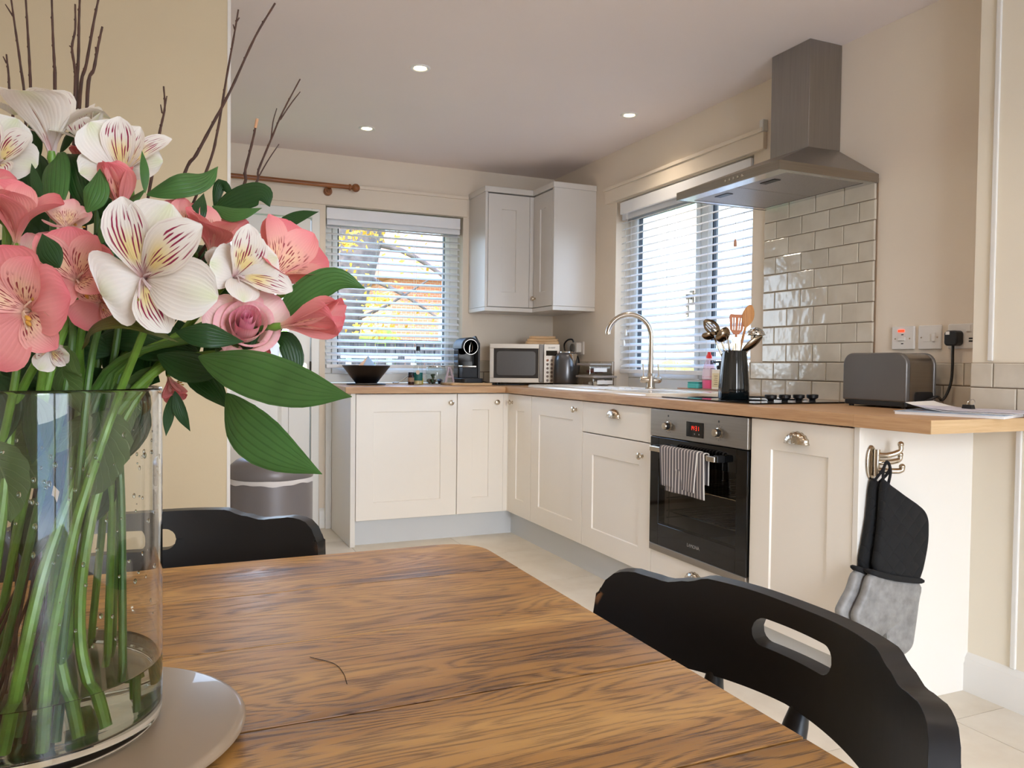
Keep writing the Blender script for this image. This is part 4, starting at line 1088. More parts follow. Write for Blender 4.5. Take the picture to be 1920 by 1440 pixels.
obj('body', prism(BM(), rrect(c[0] - .024, c[0] + .024, c[1] - .036, c[1] + .036, .008), 'z', tz, tz + .098), mat('soap_white', (238, 226, 206), 0.35), t, smooth=None, bev=0.004)
obj('front_label', bx(c[0] - .0248, c[0] - .0241, c[1] - .026, c[1] + .026, tz + .012, tz + .08), mat('label_ivory', (226, 206, 160), 0.6), t, smooth=None)
bm = BM()
for k in range(5): box(bm, c[0] - .0252, c[0] - .0248, c[1] - .015, c[1] + .012 - .004 * (k % 2), tz + .025 + k * .010, tz + .0275 + k * .010)
obj('print', bm, mat('print_brown', (120, 90, 50), 0.6), t, smooth=None)
obj('pump', lathe(BM(), [(0, tz + .0985), (0.016, tz + .0985), (0.016, tz + .116), (0.006, tz + .12), (0.006, tz + .13), (0.010, tz + .131), (0.010, tz + .14), (0, tz + .141)], (c[0], c[1], 0), 20), M['black_plastic'], t, smooth=40)
obj('nozzle', tube(BM(), [(c[0], c[1], tz + .136), (c[0] - .036, c[1] + .006, tz + .133)], .0045, 8), M['black_plastic'], t)

# ------------------------------------------------------------------ utensil crock
M['crock'] = mat('teal_black_glaze', (16, 22, 24), 0.12, coat=0.6, var=0.25, scale=10)
ux, uy, uz = -0.405, -2.455, 0.9165
t = thing('utensil_crock', 'tall black ridged ceramic crock of kitchen tools on the hob', 'utensil pot', (ux, uy, uz))
rid = lambda i, h: 1 + 0.035 * math.cos(2 * PI * i / 48 * 12)
obj('shell', lathe(BM(), [(0, uz), (0.057, uz), (0.060, uz + .004), (0.059, uz + .05), (0.053, uz + .13), (0.0465, uz + .190), (0.045, uz + .196), (0.042, uz + .196), (0.041, uz + .18), (0.050, uz + .05), (0.05, uz + .012), (0, uz + .012)], (ux, uy, 0), 48, wob=rid), M['crock'], t, smooth=50)
rr = Vector((0.916, -0.4, 0)); ff = Vector((0.4, 0.916, 0)); up = Vector((0, 0, 1))
K = Vector((ux, uy, uz))
def utensil(name, lab, foot, head, m, maker, r=0.0042, hm=None):
    """straight handle from foot to head (offsets right, away, up from the crock base)"""
    a = K + rr * foot[0] + ff * foot[1] + up * foot[2]
    b = K + rr * head[0] + ff * head[1] + up * head[2]
    t = thing(name, lab, 'utensil', a, 'kitchen tools in the crock')
    dn = (b - a).normalized()
    obj('handle', tube(BM(), [a, a + (b - a) * .5, b], [r, r, r * .8], 10), hm or m, t)
    side = dn.cross(ff).normalized(); nrm = side.cross(dn).normalized()
    maker(t, b, dn, side, nrm, m)
    return t
def plate_mesh(b, dn, side, nrm, outline, th, cup=0.0, slots=()):
    """flat blade: outline [(along, across)] as half-widths, optional slots across positions"""
    bm = BM()
    n = len(outline)
    cols = 12
    def pt(i, c, o):
        al, hw = outline[i]; s = -1 + 2 * c / cols
        return b + dn * al + side * (hw * s) + nrm * (o + cup * (1 - s * s) * (hw / 0.03))
    keep = lambda i, c: not any(i0 <= i < i1 and c in cs for i0, i1, cs in slots)
    F_ = {}
    def V(i, c, o):
        k = (i, c, o)
        if k not in F_: F_[k] = bm.verts.new(pt(i, c, o * th))
        return F_[k]
    for i in range(n - 1):
        for c in range(cols):
            if not keep(i, c): continue
            bm.faces.new((V(i, c, 0), V(i, c + 1, 0), V(i + 1, c + 1, 0), V(i + 1, c, 0)))
            bm.faces.new((V(i, c, 1), V(i + 1, c, 1), V(i + 1, c + 1, 1), V(i, c + 1, 1)))
            for (di, dc, e0, e1) in ((0, -1, (i, c), (i + 1, c)), (0, 1, (i, c + 1), (i + 1, c + 1)), (-1, 0, (i, c), (i, c + 1)), (1, 0, (i + 1, c), (i + 1, c + 1))):
                ni, nc = i + di, c + dc
                if ni < 0 or ni >= n - 1 or nc < 0 or nc >= cols or not keep(ni, nc):
                    bm.faces.new((V(*e0, 0), V(*e1, 0), V(*e1, 1), V(*e0, 1)))
    return bm
def ell(L, Wd, n=12, st=0.12):
    return [(L * i / n, max(Wd * st, Wd * math.sin(PI * (0.04 + 0.92 * i / n)) ** 0.7)) for i in range(n + 1)]
def mk_slotted(t, b, dn, side, nrm, m):
    d2 = (dn * .62 - side * .55 * -1 * 0 + nrm * .2 + rr * -.55 + up * .15).normalized(); s2 = d2.cross(ff).normalized(); n2 = s2.cross(d2)
    obj('slotted_bowl', plate_mesh(b, d2, s2, n2, ell(.082, .027), .002, -.010, ((4, 9, (3,)), (3, 10, (5,)), (3, 10, (7,)), (4, 9, (9,)))), m, t, smooth=60)
def mk_spoon(L, Wd, bend, cup=-.012):
    def f(t, b, dn, side, nrm, m):
        d2 = (dn + rr * bend[0] + up * bend[1] + ff * bend[2]).normalized(); s2 = d2.cross(ff + up * bend[3]).normalized(); n2 = s2.cross(d2)
        obj('spoon_bowl', plate_mesh(b, d2, s2, n2, ell(L, Wd), .002, cup), m, t, smooth=60)
    return f
def mk_ladle(t, b, dn, side, nrm, m):
    bm = BM(); prof = [(0.034 * math.sin(a * PI / 2 / 8), -.028 * math.cos(a * PI / 2 / 8)) for a in range(9)]
    prof += [(0.0325 * math.sin(a * PI / 2 / 8), -.0265 * math.cos(a * PI / 2 / 8)) for a in range(8, -1, -1)]
    lathe(bm, prof, (0, 0, 0), 28)
    q = Vector((0, 0, 1)).rotation_difference((up * .5 - rr * .5 + ff * .6).normalized())
    for v in bm.verts: v.co = q @ v.co + b + up * .006 - rr * .022
    obj('ladle_bowl', bm, m, t, smooth=60)
def mk_whisk(t, b, dn, side, nrm, m):
    bm = BM()
    for k in range(6):
        a = PI * k / 6; w = side * math.cos(a) + nrm * math.sin(a)
        P_ = [b + dn * (.085 * (1 - math.cos(PI * i / 14)) / 2 * 2 * .5 + 0) + w * 0 for i in range(1)]
        P_ = []
        for i in range(29):
            s = i / 28; ang = 2 * PI * (s - .5)
            P_.append(b + dn * (.042 + .042 * math.cos(ang)) * (1.0) + w * (.024 * math.sin(ang)))
        tube(bm, P_, .0009, 5, caps=False)
    obj('wire_loops', bm, m, t)
def mk_turner(t, b, dn, side, nrm, m):
    ol = [(0, .010), (.012, .020), (.02, .026), (.072, .0315), (.078, .031), (.082, .028)]
    ol = [(0, .010), (.010, .019), (.018, .025), (.030, .0265), (.045, .028), (.06, .030), (.068, .031), (.076, .0305), (.081, .027)]
    obj('slotted_blade', plate_mesh(b, dn, side, nrm, ol, .005, 0.0, ((2, 6, (2,)), (2, 6, (4,)), (2, 6, (7,)), (2, 6, (9,)))), m, t, smooth=40)
def mk_wood_spoon(t, b, dn, side, nrm, m):
    obj('spoon_bowl', plate_mesh(b, dn, side, nrm, ell(.092, .024), .007, -.004), m, t, smooth=50)
def mk_strainer(t, b, dn, side, nrm, m):
    bm = BM(); n, k_ = 24, 8
    rows = [[bm.verts.new((0.036 * math.sin(PI / 2 * j / k_) * math.cos(2 * PI * i / n), 0.036 * math.sin(PI / 2 * j / k_) * math.sin(2 * PI * i / n), .030 * math.cos(PI / 2 * j / k_))) for i in range(n)] for j in range(1, k_ + 1)]
    for j in range(k_ - 1):
        for i in range(n):
            if j in (1, 3, 5) and i % 3 == 0: continue
            bm.faces.new((rows[j][i], rows[j][(i + 1) % n], rows[j + 1][(i + 1) % n], rows[j + 1][i]))
    bm.faces.new(rows[0])
    for v in bm.verts: v.co = v.co + b
    o = obj('perforated_dome', bm, m, t, smooth=60); o.modifiers.new('s', 'SOLIDIFY').thickness = .0015
    bm = BM(); lathe(bm, [(0.036, -.002), (0.039, -.001), (0.039, .002), (0.036, .003), (0.036, -.002)], b, 32); obj('rim_ring', bm, m, t, smooth=50)
M['dark_steel'] = mat('worn_steel', (150, 134, 112), 0.2, 1.0, var=0.08)
utensil('slotted_spoon', 'steel slotted spoon leaning far left in the crock', (.018, -.01, .02), (-.062, .004, .262), M['dark_steel'], mk_slotted)
utensil('serving_spoon', 'small steel spoon lowest at the left of the crock', (.022, .012, .02), (-.078, .02, .248), M['dark_steel'], mk_spoon(.052, .019, (-1.6, -.5, -.2, .9)))
utensil('ladle', 'round steel ladle in front of the whisk in the crock', (.015, .012, .02), (-.034, -.016, .255), M['dark_steel'], mk_ladle)
utensil('whisk', 'steel balloon whisk low at the left of the crock', (.012, -.018, .02), (-.022, -.022, .185), M['chrome'], mk_whisk)
utensil('slotted_turner', 'brown wooden slotted turner upright in the crock', (-.004, .012, .02), (.010, .016, .262), mat('turner_wood', (190, 112, 62), 0.5, var=0.12), mk_turner, r=.006)
utensil('wooden_spoon', 'pale wooden spoon standing tallest at the right of the crock', (-.02, .002, .02), (.046, .012, .292), M['spoon_wood'], mk_wood_spoon, r=.006)
utensil('serving_spoon', 'long steel serving spoon tilting right out of the crock', (-.02, -.014, .02), (.026, -.018, .192), M['dark_steel'], mk_spoon(.098, .021, (1.1, .15, -.2, .9)))
utensil('strainer', 'small perforated steel strainer hanging right of the crock', (-.024, .016, .02), (.094, .034, .262), M['chrome'], mk_strainer)
utensil('serving_fork', 'steel tool with a flat shiny shank in the middle of the crock', (0, -.01, .02), (.003, -.012, .225), M['dark_steel'], lambda t, b, dn, side, nrm, m: obj('shank', plate_mesh(b - dn * .06, dn, side, nrm, [(0, .010), (.02, .016), (.05, .018), (.072, .017), (.085, .012)], .002), m, t, smooth=40))

# ------------------------------------------------------------------ toaster
t = thing('toaster', 'dark grey toaster with brushed steel ends on the long worktop', 'toaster', (-0.135, -2.965, ZW))
tx0, tx1, ty0, ty1 = -0.215, -0.068, -3.105, -2.832
zb0, zt0 = ZW + .022, ZW + .192
def side_prof(i, r=0.042):
    y0, y1, z0, z1 = ty0 + i, ty1 - i, zb0, zt0 - i
    pts = [(y0, z0), (y1, z0)]
    for k in range(9): a = PI / 2 * k / 8; pts.append((y1 - r + r * math.cos(a), z1 - r + r * math.sin(a)))
    for k in range(9): a = PI / 2 + PI / 2 * k / 8; pts.append((y0 + r + r * math.cos(a), z1 - r + r * math.sin(a)))
    return pts
obj('shell', prism(BM(), side_prof(0.0), 'x', tx0, tx0 + .022), M['gunmetal'], t, smooth=40, bev=0.006, seg=3)
obj('shell', prism(BM(), side_prof(0.0), 'x', tx1 - .014, tx1), M['gunmetal'], t, smooth=40, bev=0.005, seg=3)
obj('core', prism(BM(), side_prof(0.003), 'x', tx0 + .0225, tx1 - .0145), M['steel_h'], t, smooth=40)
bm = BM()
for x in (-0.160, -0.118): box(bm, x - .012, x + .012, ty0 + .05, ty1 - .05, zt0 - .0028, zt0 - .002)
obj('bread_slot', bm, M['dark_hole'], t, smooth=None)
obj('base', prism(BM(), rrect(tx0 + .002, tx1 - .002, ty0 + .004, ty1 - .004, .012), 'z', ZW + .006, zb0 + .001), M['black_plastic'], t, smooth=None, bev=0.002)
for x in (tx0 + .02, tx1 - .02):
    for y in (ty0 + .025, ty1 - .025): obj('foot', lathe(BM(), [(0, ZW), (.009, ZW), (.009, ZW + .0065), (0, ZW + .0065)], (x, y, 0), 12), M['black_plastic'], t)
obj('cord_recess', prism(BM(), rrect(tx0 + .045, tx1 - .02, zb0 - .001, zb0 + .036, .010), 'y', ty0 - .004, ty0 + .004), M['black_plastic'], t, smooth=None)

# ------------------------------------------------------------------ switches, socket, plug and cable beside the toaster
def faceplate(name, lab, y0, y1, z0, z1):
    t = thing(name, lab, 'switch' if 'switch' in name else 'socket', (0, (y0 + y1) / 2, (z0 + z1) / 2))
    p = obj('plate', prism(BM(), rrect(y0, y1, z0, z1, .005), 'x', -.010, 0), M['white_plastic'], t, smooth=None, bev=0.003)
    return t
z0, z1 = 1.118, 1.204
t = faceplate('cooker_switch', 'white cooker switch plate with a glowing red neon, left of the pair', -2.963, -2.867, z0, z1)
obj('rocker', bx(-.0145, -.010, -2.928, -2.897, 1.150, 1.163), M['white_plastic'], t, smooth=None, bev=0.002)
obj('neon', bx(-.0125, -.010, -2.922, -2.896, 1.183, 1.191), mat('neon_red', (255, 40, 20), 0.4, emit=((255, 50, 20), 2.5)), t, smooth=None)
bm = BM(); box(bm, -.0106, -.0102, -2.919, -2.909, 1.171, 1.1745); box(bm, -.0106, -.0102, -2.919, -2.909, 1.138, 1.1415)
obj('print', bm, M['dark_hole'], t, smooth=None)
bm = BM()
for y in (-2.945, -2.883): lathe(bm, [(0, -.0108), (.003, -.0107), (.0032, -.010)], (0, y, 1.158), 10, 'x')
obj('screw', bm, M['nickel'], t)
t = faceplate('fused_switch', 'plain white fused switch plate between the red switch and black plug', -3.072, -2.980, z0, z1)
obj('rocker', bx(-.0145, -.010, -3.052, -3.038, 1.145, 1.176), M['white_plastic'], t, smooth=None, bev=0.002)
obj('fuse_carrier', bx(-.0125, -.010, -3.030, -3.005, 1.145, 1.172), M['white_plastic'], t, smooth=None, bev=0.001)
bm = BM()
for y in (-3.058, -2.994): lathe(bm, [(0, -.0108), (.003, -.0107), (.0032, -.010)], (0, y, 1.160), 10, 'x')
obj('screw', bm, M['nickel'], t)
t = faceplate('double_socket', 'white double socket with two charging ports and the black plug', -3.2435, -3.098, z0, z1)
for y in (-3.178, -3.203): obj('rocker', bx(-.0145, -.010, y - .008, y + .008, 1.176, 1.199), M['white_plastic'], t, smooth=None, bev=0.002)
bm = BM()
for z in (1.141, 1.150): box(bm, -.0106, -.0102, -3.192, -3.178, z, z + .005)
obj('charging_port', bm, M['dark_hole'], t, smooth=None)
t = thing('plug', 'black moulded plug in the double socket beside the end wall', 'plug', (-.0105, -3.135, 1.15))
obj('body', prism(BM(), rrect(-3.160, -3.110, 1.128, 1.180, .012), 'x', -.045, -.0105), M['black_plastic'], t, smooth=40, bev=0.005)
obj('fuse_label', bx(-.0456, -.045, -3.132, -3.117, 1.166, 1.177), M['white_plastic'], t, smooth=None)
tag(obj('power_cable', tube(BM(), smooth_path([(-.03, -3.135, 1.132), (-.032, -3.136, 1.10), (-.034, -3.138, 1.05), (-.036, -3.135, 1.00), (-.046, -3.125, .955), (-.058, -3.118, .940), (-.076, -3.125, .948), (-.105, -3.135, .953), (-.125, -3.128, .945), (-.132, -3.114, .938)], 6), .0048, 8), M['black_plastic'], origin=(-.03, -3.135, 1.13)),
    'black toaster cable hanging from the plug and curling back to the toaster', 'cable')

# ------------------------------------------------------------------ papers at the worktop end
def slab_rot(c, ang, L, Wd, z0, z1, curl=0.0, n=14):
    """a thin flat stack turned by ang about z, its first end lifting by curl"""
    bm = BM(); ca, sa = math.cos(ang), math.sin(ang)
    rows = []
    for i in range(n + 1):
        s_ = i / n; a = (s_ - .5) * L; h = curl * (max(0, .45 - s_) / .45) ** 2
        row = []
        for b, z in ((-Wd / 2, z0), (Wd / 2, z0), (Wd / 2, z1), (-Wd / 2, z1)):
            row.append(bm.verts.new((c[0] + a * ca - b * sa, c[1] + a * sa + b * ca, z + h)))
        rows.append(row)
    for A, B in zip(rows, rows[1:]):
        for k in range(4): bm.faces.new((A[k], A[(k + 1) % 4], B[(k + 1) % 4], B[k]))
    bm.faces.new(rows[0]); bm.faces.new(rows[-1])
    return bm
pa = -1.22
M['paper'] = mat('printed_paper', (232, 228, 224), 0.7, var=0.02)
M['mag_blue'] = mat('magazine_cover', (166, 184, 206), 0.35, var=0.25, scale=14)
t = thing('magazine', 'thick magazine with a pale blue and white cover, lowest of the papers', 'magazine', (-0.29, -3.385, ZW))
obj('pages', slab_rot((-0.330, -3.385), pa, .290, .20, ZW, ZW + .008), M['paper'], t, smooth=None)
obj('cover', slab_rot((-0.330, -3.385), pa, .296, .205, ZW + .0082, ZW + .0098), M['mag_blue'], t, smooth=30)
obj('spine_print', bx(-0.392, -0.370, -3.31, -3.28, ZW + .0099, ZW + .0102), mat('print_terracotta', (150, 96, 76), 0.6), t, smooth=None)
t = thing('paper_sheets', 'white sheets of paper curling up on top of the magazine', 'paper', (-0.26, -3.36, ZW + .011))
obj('sheet', slab_rot((-0.262, -3.375), pa - .06, .298, .208, ZW + .0105, ZW + .0118, .022), M['paper'], t, smooth=60)
obj('sheet', slab_rot((-0.250, -3.385), pa + .05, .296, .206, ZW + .0135, ZW + .0146, .012), mat('printed_sheet', (206, 202, 214), 0.7, var=0.15, scale=30), t, smooth=60)
t = thing('binder_clip', 'black binder clip with wire arms gripping the papers', 'clip', (-0.215, -3.32, ZW + .016))
c = Vector((-0.215, -3.335, ZW + .0155))
obj('body', prism(BM(), [(c.y - .018, c.z - .004), (c.y + .018, c.z - .004), (c.y + .014, c.z + .012), (c.y - .014, c.z + .012)], 'x', c.x - .012, c.x + .006), M['black_plastic'], t, smooth=None, bev=0.001)
bm = BM(); tube(bm, smooth_path([c + Vector((.004, -.010, .010)), c + Vector((.010, -.012, .020)), c + Vector((.016, -.004, .027)), c + Vector((.016, .004, .027)), c + Vector((.010, .012, .020)), c + Vector((.004, .010, .010))], 5), .0011, 6)
obj('wire_arm', bm, M['chrome'], t)

# ------------------------------------------------------------------ hook and oven gloves on the end panel
YP = -3.2725
t = thing('triple_hook', 'polished triple swivel hook screwed to the white end panel', 'hook', (-0.555, YP, 0.78))
cxh, czh = -0.560, 0.765
bm = BM(); prism(bm, [(cxh + .021 * math.cos(a), czh + .052 * math.sin(a)) for a in [2 * PI * i / 28 for i in range(28)]], 'y', YP - .008, YP)
obj('back_plate', bm, M['nickel'], t, smooth=40, bev=0.004)
pv = obj('pivot', tube(BM(), [(cxh + .008, YP - .018, czh - .040), (cxh + .008, YP - .018, czh + .040)], .009, 16), M['nickel'], t)
for dz, e in ((.024, (.062, -.05, .052)), (.002, (.078, -.035, .030)), (-.022, (.066, -.055, .008))):
    p0 = Vector((cxh + .008, YP - .018, czh + dz)); p3 = p0 + Vector((e[0], e[1], e[2] - dz * .4))
    p3 = p0 + (p3 - p0) * .8
    P_ = smooth_path([p0, p0 + Vector((e[0] * .30, e[1] * .4, .0)), p0 + Vector((e[0] * .75, e[1] * .8, e[2] * .25)), p3], 5)
    bm = BM(); tube(bm, P_, [.0085] * 10 + [.007] * (len(P_) - 10), 12); ball(bm, p3, .0092, u=12, v=8)
    obj('arm', bm, M['nickel'], t)
def quilt(name, col, bumps, rough):
    t = NT(name); tc = t.n('TexCoord')
    mp = t.n('Mapping'); mp.inputs['Rotation'].default_value = (0, PI / 4, 0); t.l(tc.outputs['Object'], mp.inputs[0])
    sp = t.n('SeparateXYZ'); t.l(mp.outputs[0], sp.inputs[0])
    a = t.math('ABSOLUTE', t.math('SINE', t.math('MULTIPLY', sp.outputs[0], bumps))); b = t.math('ABSOLUTE', t.math('SINE', t.math('MULTIPLY', sp.outputs[2], bumps)))
    h = t.math('MULTIPLY', t.math('POWER', a, .4), t.math('POWER', b, .4))
    bp = t.n('Bump', Strength=0.7 if bumps < 200 else 0.2, Distance=0.004 if bumps < 200 else 0.001); t.l(h, bp.inputs['Height'])
    nz = t.n('TexNoise', Scale=40.0); t.l(tc.outputs['Object'], nz.inputs['Vector'])
    c = t.ramp(nz.outputs[0], ((.3, tuple(x * .8 for x in lin(col))), (.7, tuple(x * 1.2 for x in lin(col)))))
    p = t.n('BsdfPrincipled', Roughness=rough); t.l(c, p.inputs['Base Color']); t.l(bp.outputs[0], p.inputs['Normal'])
    return t.done(p.outputs[0])
M['quilt'] = quilt('black_quilted_cotton', (12, 13, 15), 80, 0.9)
M['silicone'] = quilt('grey_silicone_grip', (138, 136, 133), 420, 0.5)
def pad(outline, y, th, m, name, parent, dome=0.6):
    """a stuffed flat shape: outline in (x, z), thickness th about plane y"""
    bm = BM(); n = len(outline); cx = sum(p[0] for p in outline) / n; cz = sum(p[1] for p in outline) / n
    sh = lambda p, k: (cx + (p[0] - cx) * k, cz + (p[1] - cz) * k)
    levels = [(0.90, -th / 2), (0.97, -th * .40), (1.0, -th * .15), (1.0, th * .15), (0.97, th * .40), (0.90, th / 2)]
    R = [[bm.verts.new((sh(p, k)[0], y + d, sh(p, k)[1])) for p in outline] for k, d in levels]
    for A, B in zip(R, R[1:]):
        for i in range(n): bm.faces.new((A[i], A[(i + 1) % n], B[(i + 1) % n], B[i]))
    bm.faces.new(R[0]); bm.faces.new(R[-1])
    return obj(name, bm, m, parent, smooth=50)
def fine(pts, n=3):
    P_ = [Vector((p[0], 0, p[1])) for p in pts]; out = []
    N = len(P_)
    for i in range(N):
        p0, p1, p2, p3 = P_[i - 1], P_[i], P_[(i + 1) % N], P_[(i + 2) % N]
        for k in range(n):
            s = k / n
            q = 0.5 * ((2 * p1) + (p2 - p0) * s + (2 * p0 - 5 * p1 + 4 * p2 - p3) * s * s + (3 * p1 - p0 - 3 * p2 + p3) * s ** 3)
            out.append((q.x, q.z))
    return out
for lab, dx_, dy_, ang, nm in (('black quilted oven glove with grey silicone hand, hanging in front', 0.0, -.050, 0.0, 'front'), ('second oven glove hanging behind the first, against the end panel', -.004, -.016, 0.055, 'rear')):
    yb = YP + dy_
    t = thing('oven_glove', lab, 'oven glove', (-0.5 + dx_, yb, 0.70), 'oven gloves on the triple hook')
    rot = lambda p: (-.552 + dx_ + (p[0] + .552) * math.cos(ang) + (p[1] - .72) * math.sin(ang), .72 + (p[1] - .72) * math.cos(ang) - (p[0] + .552) * math.sin(ang))
    cuff = [(-.566, .712), (-.535, .702), (-.47, .665), (-.405, .628), (-.380, .598), (-.374, .56), (-.378, .50), (-.405, .412), (-.445, .408), (-.52, .430), (-.590, .452), (-.585, .52), (-.574, .60)]
    pad(fine([rot(p) for p in cuff]), yb, .026, M['quilt'], 'cuff', t)
    hand = [(-.606, .444), (-.52, .418), (-.408, .398), (-.410, .34), (-.424, .25), (-.436, .205), (-.475, .185), (-.520, .196), (-.545, .222), (-.552, .262), (-.575, .252), (-.615, .262), (-.655, .292), (-.672, .325), (-.66, .352), (-.635, .39)]
    pad(fine([rot(p) for p in hand], 4), yb, .030, M['silicone'], 'silicone_hand', t)
    pad(fine([rot(p) for p in [(-.610, .458), (-.52, .434), (-.402, .412), (-.404, .396), (-.52, .416), (-.608, .442)]], 3), yb, .034, mat('black_binding', (14, 14, 16), 0.9), 'binding', t)
    bm = BM(); p = rot((-.556, .705))
    tube(bm, smooth_path([(p[0] - .004, yb, p[1]), (-.562 + dx_ * .4, YP - .045 + dy_ * .1, .745), (-.545, YP - .048, .772), (-.538 + dx_ * .2, YP - .05 + dy_ * .1, .745), (p[0] + .014, yb, p[1] - .006)], 5), .0042, 8)
    obj('hanging_loop', bm, mat('black_tape', (18, 18, 20), 0.9), t)
# ------------------------------------------------------------------ dining table of oak planks
def table_wood():
    t = NT('dark_waxed_oak')
    tc = t.n('TexCoord'); oi = t.n('ObjectInfo')
    cx = t.n('CombineXYZ'); rnd = oi.outputs['Random']
    t.l(rnd, cx.inputs[0]); t.l(rnd, cx.inputs[1]); t.l(rnd, cx.inputs[2])
    va = t.n('VectorMath', _operation='MULTIPLY_ADD'); t.l(cx.outputs[0], va.inputs[0]); va.inputs[1].default_value = (9.1, 13.3, 6.7); t.l(tc.outputs['Object'], va.inputs[2])
    co = va.outputs[0]
    # cathedral figure: distance bands through a strongly stretched noise field
    mp = t.n('Mapping'); mp.inputs['Scale'].default_value = (1.3, 8.0, 8.0); t.l(co, mp.inputs[0])
    n1 = t.n('TexNoise', Scale=1.6, Detail=2.5, Roughness=0.5, Distortion=0.35); t.l(mp.outputs[0], n1.inputs['Vector'])
    band = t.math('ABSOLUTE', t.math('MULTIPLY_ADD', t.math('FRACT', t.math('MULTIPLY', n1.outputs[0], 19.0)), 2.0, -1.0))
    # dark open pores, short streaks along the grain, gathered where the bands are dark
    mp2 = t.n('Mapping'); mp2.inputs['Scale'].default_value = (20.0, 620.0, 120.0); t.l(co, mp2.inputs[0])
    n2 = t.n('TexNoise', Scale=1.0, Detail=4.0, Roughness=0.65, Distortion=0.15); t.l(mp2.outputs[0], n2.inputs['Vector'])
    mp3 = t.n('Mapping'); mp3.inputs['Scale'].default_value = (2.5, 14.0, 14.0); t.l(co, mp3.inputs[0])
    n3 = t.n('TexNoise', Scale=1.0, Detail=3.0); t.l(mp3.outputs[0], n3.inputs['Vector'])
    basec = t.ramp(n3.outputs[0], ((0.28, lin((132, 90, 44))), (0.5, lin((172, 124, 64))), (0.72, lin((198, 152, 88)))))
    k = t.math('MULTIPLY', n2.outputs[0], t.math('MULTIPLY_ADD', band, 0.50, 0.64))
    dark = t.ramp(k, ((0.42, (0, 0, 0)), (0.57, (1, 1, 1))))
    gr = t.ramp(n3.outputs[0], ((0.28, (1, 1, 1)), (0.70, (.45, .45, .45))))
    c = t.mix(t.mix(1.0, t.mix(1.0, dark, gr, 'MULTIPLY'), (0.93, 0.93, 0.93), 'MULTIPLY'), basec, lin((66, 38, 17)))
    hv = t.n('HueSaturation'); t.l(c, hv.inputs['Color']); t.l(t.math('MULTIPLY_ADD', rnd, 0.22, 0.90), hv.inputs['Value'])
    p = t.n('BsdfPrincipled'); p.inputs['Specular IOR Level'].default_value = 0.35; t.l(hv.outputs[0], p.inputs['Base Color'])
    rg = t.ramp(n3.outputs[0], ((0.3, (.30, .30, .30)), (0.7, (.42, .42, .42)))); t.l(rg, p.inputs['Roughness'])
    bp = t.n('Bump', Strength=0.25, Distance=0.0008, _invert=True); t.l(dark, bp.inputs['Height']); t.l(bp.outputs[0], p.inputs['Normal'])
    return t.done(p.outputs[0])
M['oak'] = table_wood()
M['oak_frame'] = wood('dark_oak_frame', (130, 82, 46), (78, 44, 22), 'X', 1.0, 0.45, 5.0)
TX0, TX1, TY1, TZ = -2.97, -2.025, -3.772, 0.75
tab = thing('dining_table', 'dark waxed oak dining table of wide planks with rounded corner, under the flowers', 'table', (-2.5, -4.55, 0))
seams = [TY1, -3.952, -4.146, -4.3405, -4.522, -4.71, -4.90, -5.09, -5.28]
for i in range(len(seams) - 1):
    gp = lambda k: 0.0022 if k == 3 else (0.0012 if k == 4 else 0.0005)
    a, b = seams[i + 1] + gp(i + 1), seams[i] - (gp(i) if i else 0)
    g = 0.0003 * (i % 3)
    if i == 0:
        r = 0.065
        pts = [(TX0, a), (TX1, a)] + [(TX1 - r + r * math.cos(q), b - r + r * math.sin(q)) for q in [PI / 2 * k / 10 for k in range(11)]] + [(TX0 + r + r * math.cos(q), b - r + r * math.sin(q)) for q in [PI / 2 + PI / 2 * k / 10 for k in range(11)]]
    else: pts = [(TX0, a), (TX1, a), (TX1, b), (TX0, b)]
    obj('plank', prism(BM(), pts, 'z', TZ - .032, TZ - g), M['oak'], tab, smooth=None, bev=0.0006)
obj('crack_line', tube(BM(), smooth_path([(-2.345, -4.277, TZ - .0001), (-2.343, -4.25, TZ - .0001), (-2.347, -4.222, TZ - .0001), (-2.366, -4.196, TZ - .0001)], 5), .0003, 5), M['dark_hole'], tab)
ap = BM(); box(ap, TX0 + .10, TX1 - .12, TY1 - .15, TY1 - .125, 0.62, TZ - .0325); box(ap, TX0 + .10, TX1 - .12, -5.18, -5.155, 0.62, TZ - .0325)
box(ap, TX0 + .10, TX0 + .125, -5.155, TY1 - .15, 0.62, TZ - .0325); box(ap, TX1 - .145, TX1 - .12, -5.155, TY1 - .15, 0.62, TZ - .0325)
obj('apron', ap, M['oak_frame'], tab, smooth=None)
for x in (TX0 + .11, TX1 - .13):
    for y in (TY1 - .14, -5.165):
        obj('leg', lathe(BM(), [(0, 0), (.026, 0), (.03, .05), (.038, .30), (.044, .45), (.03, .47), (.042, .50), (.042, .62), (0, .62)], (x, y, 0), 20), M['oak_frame'], tab, smooth=50)

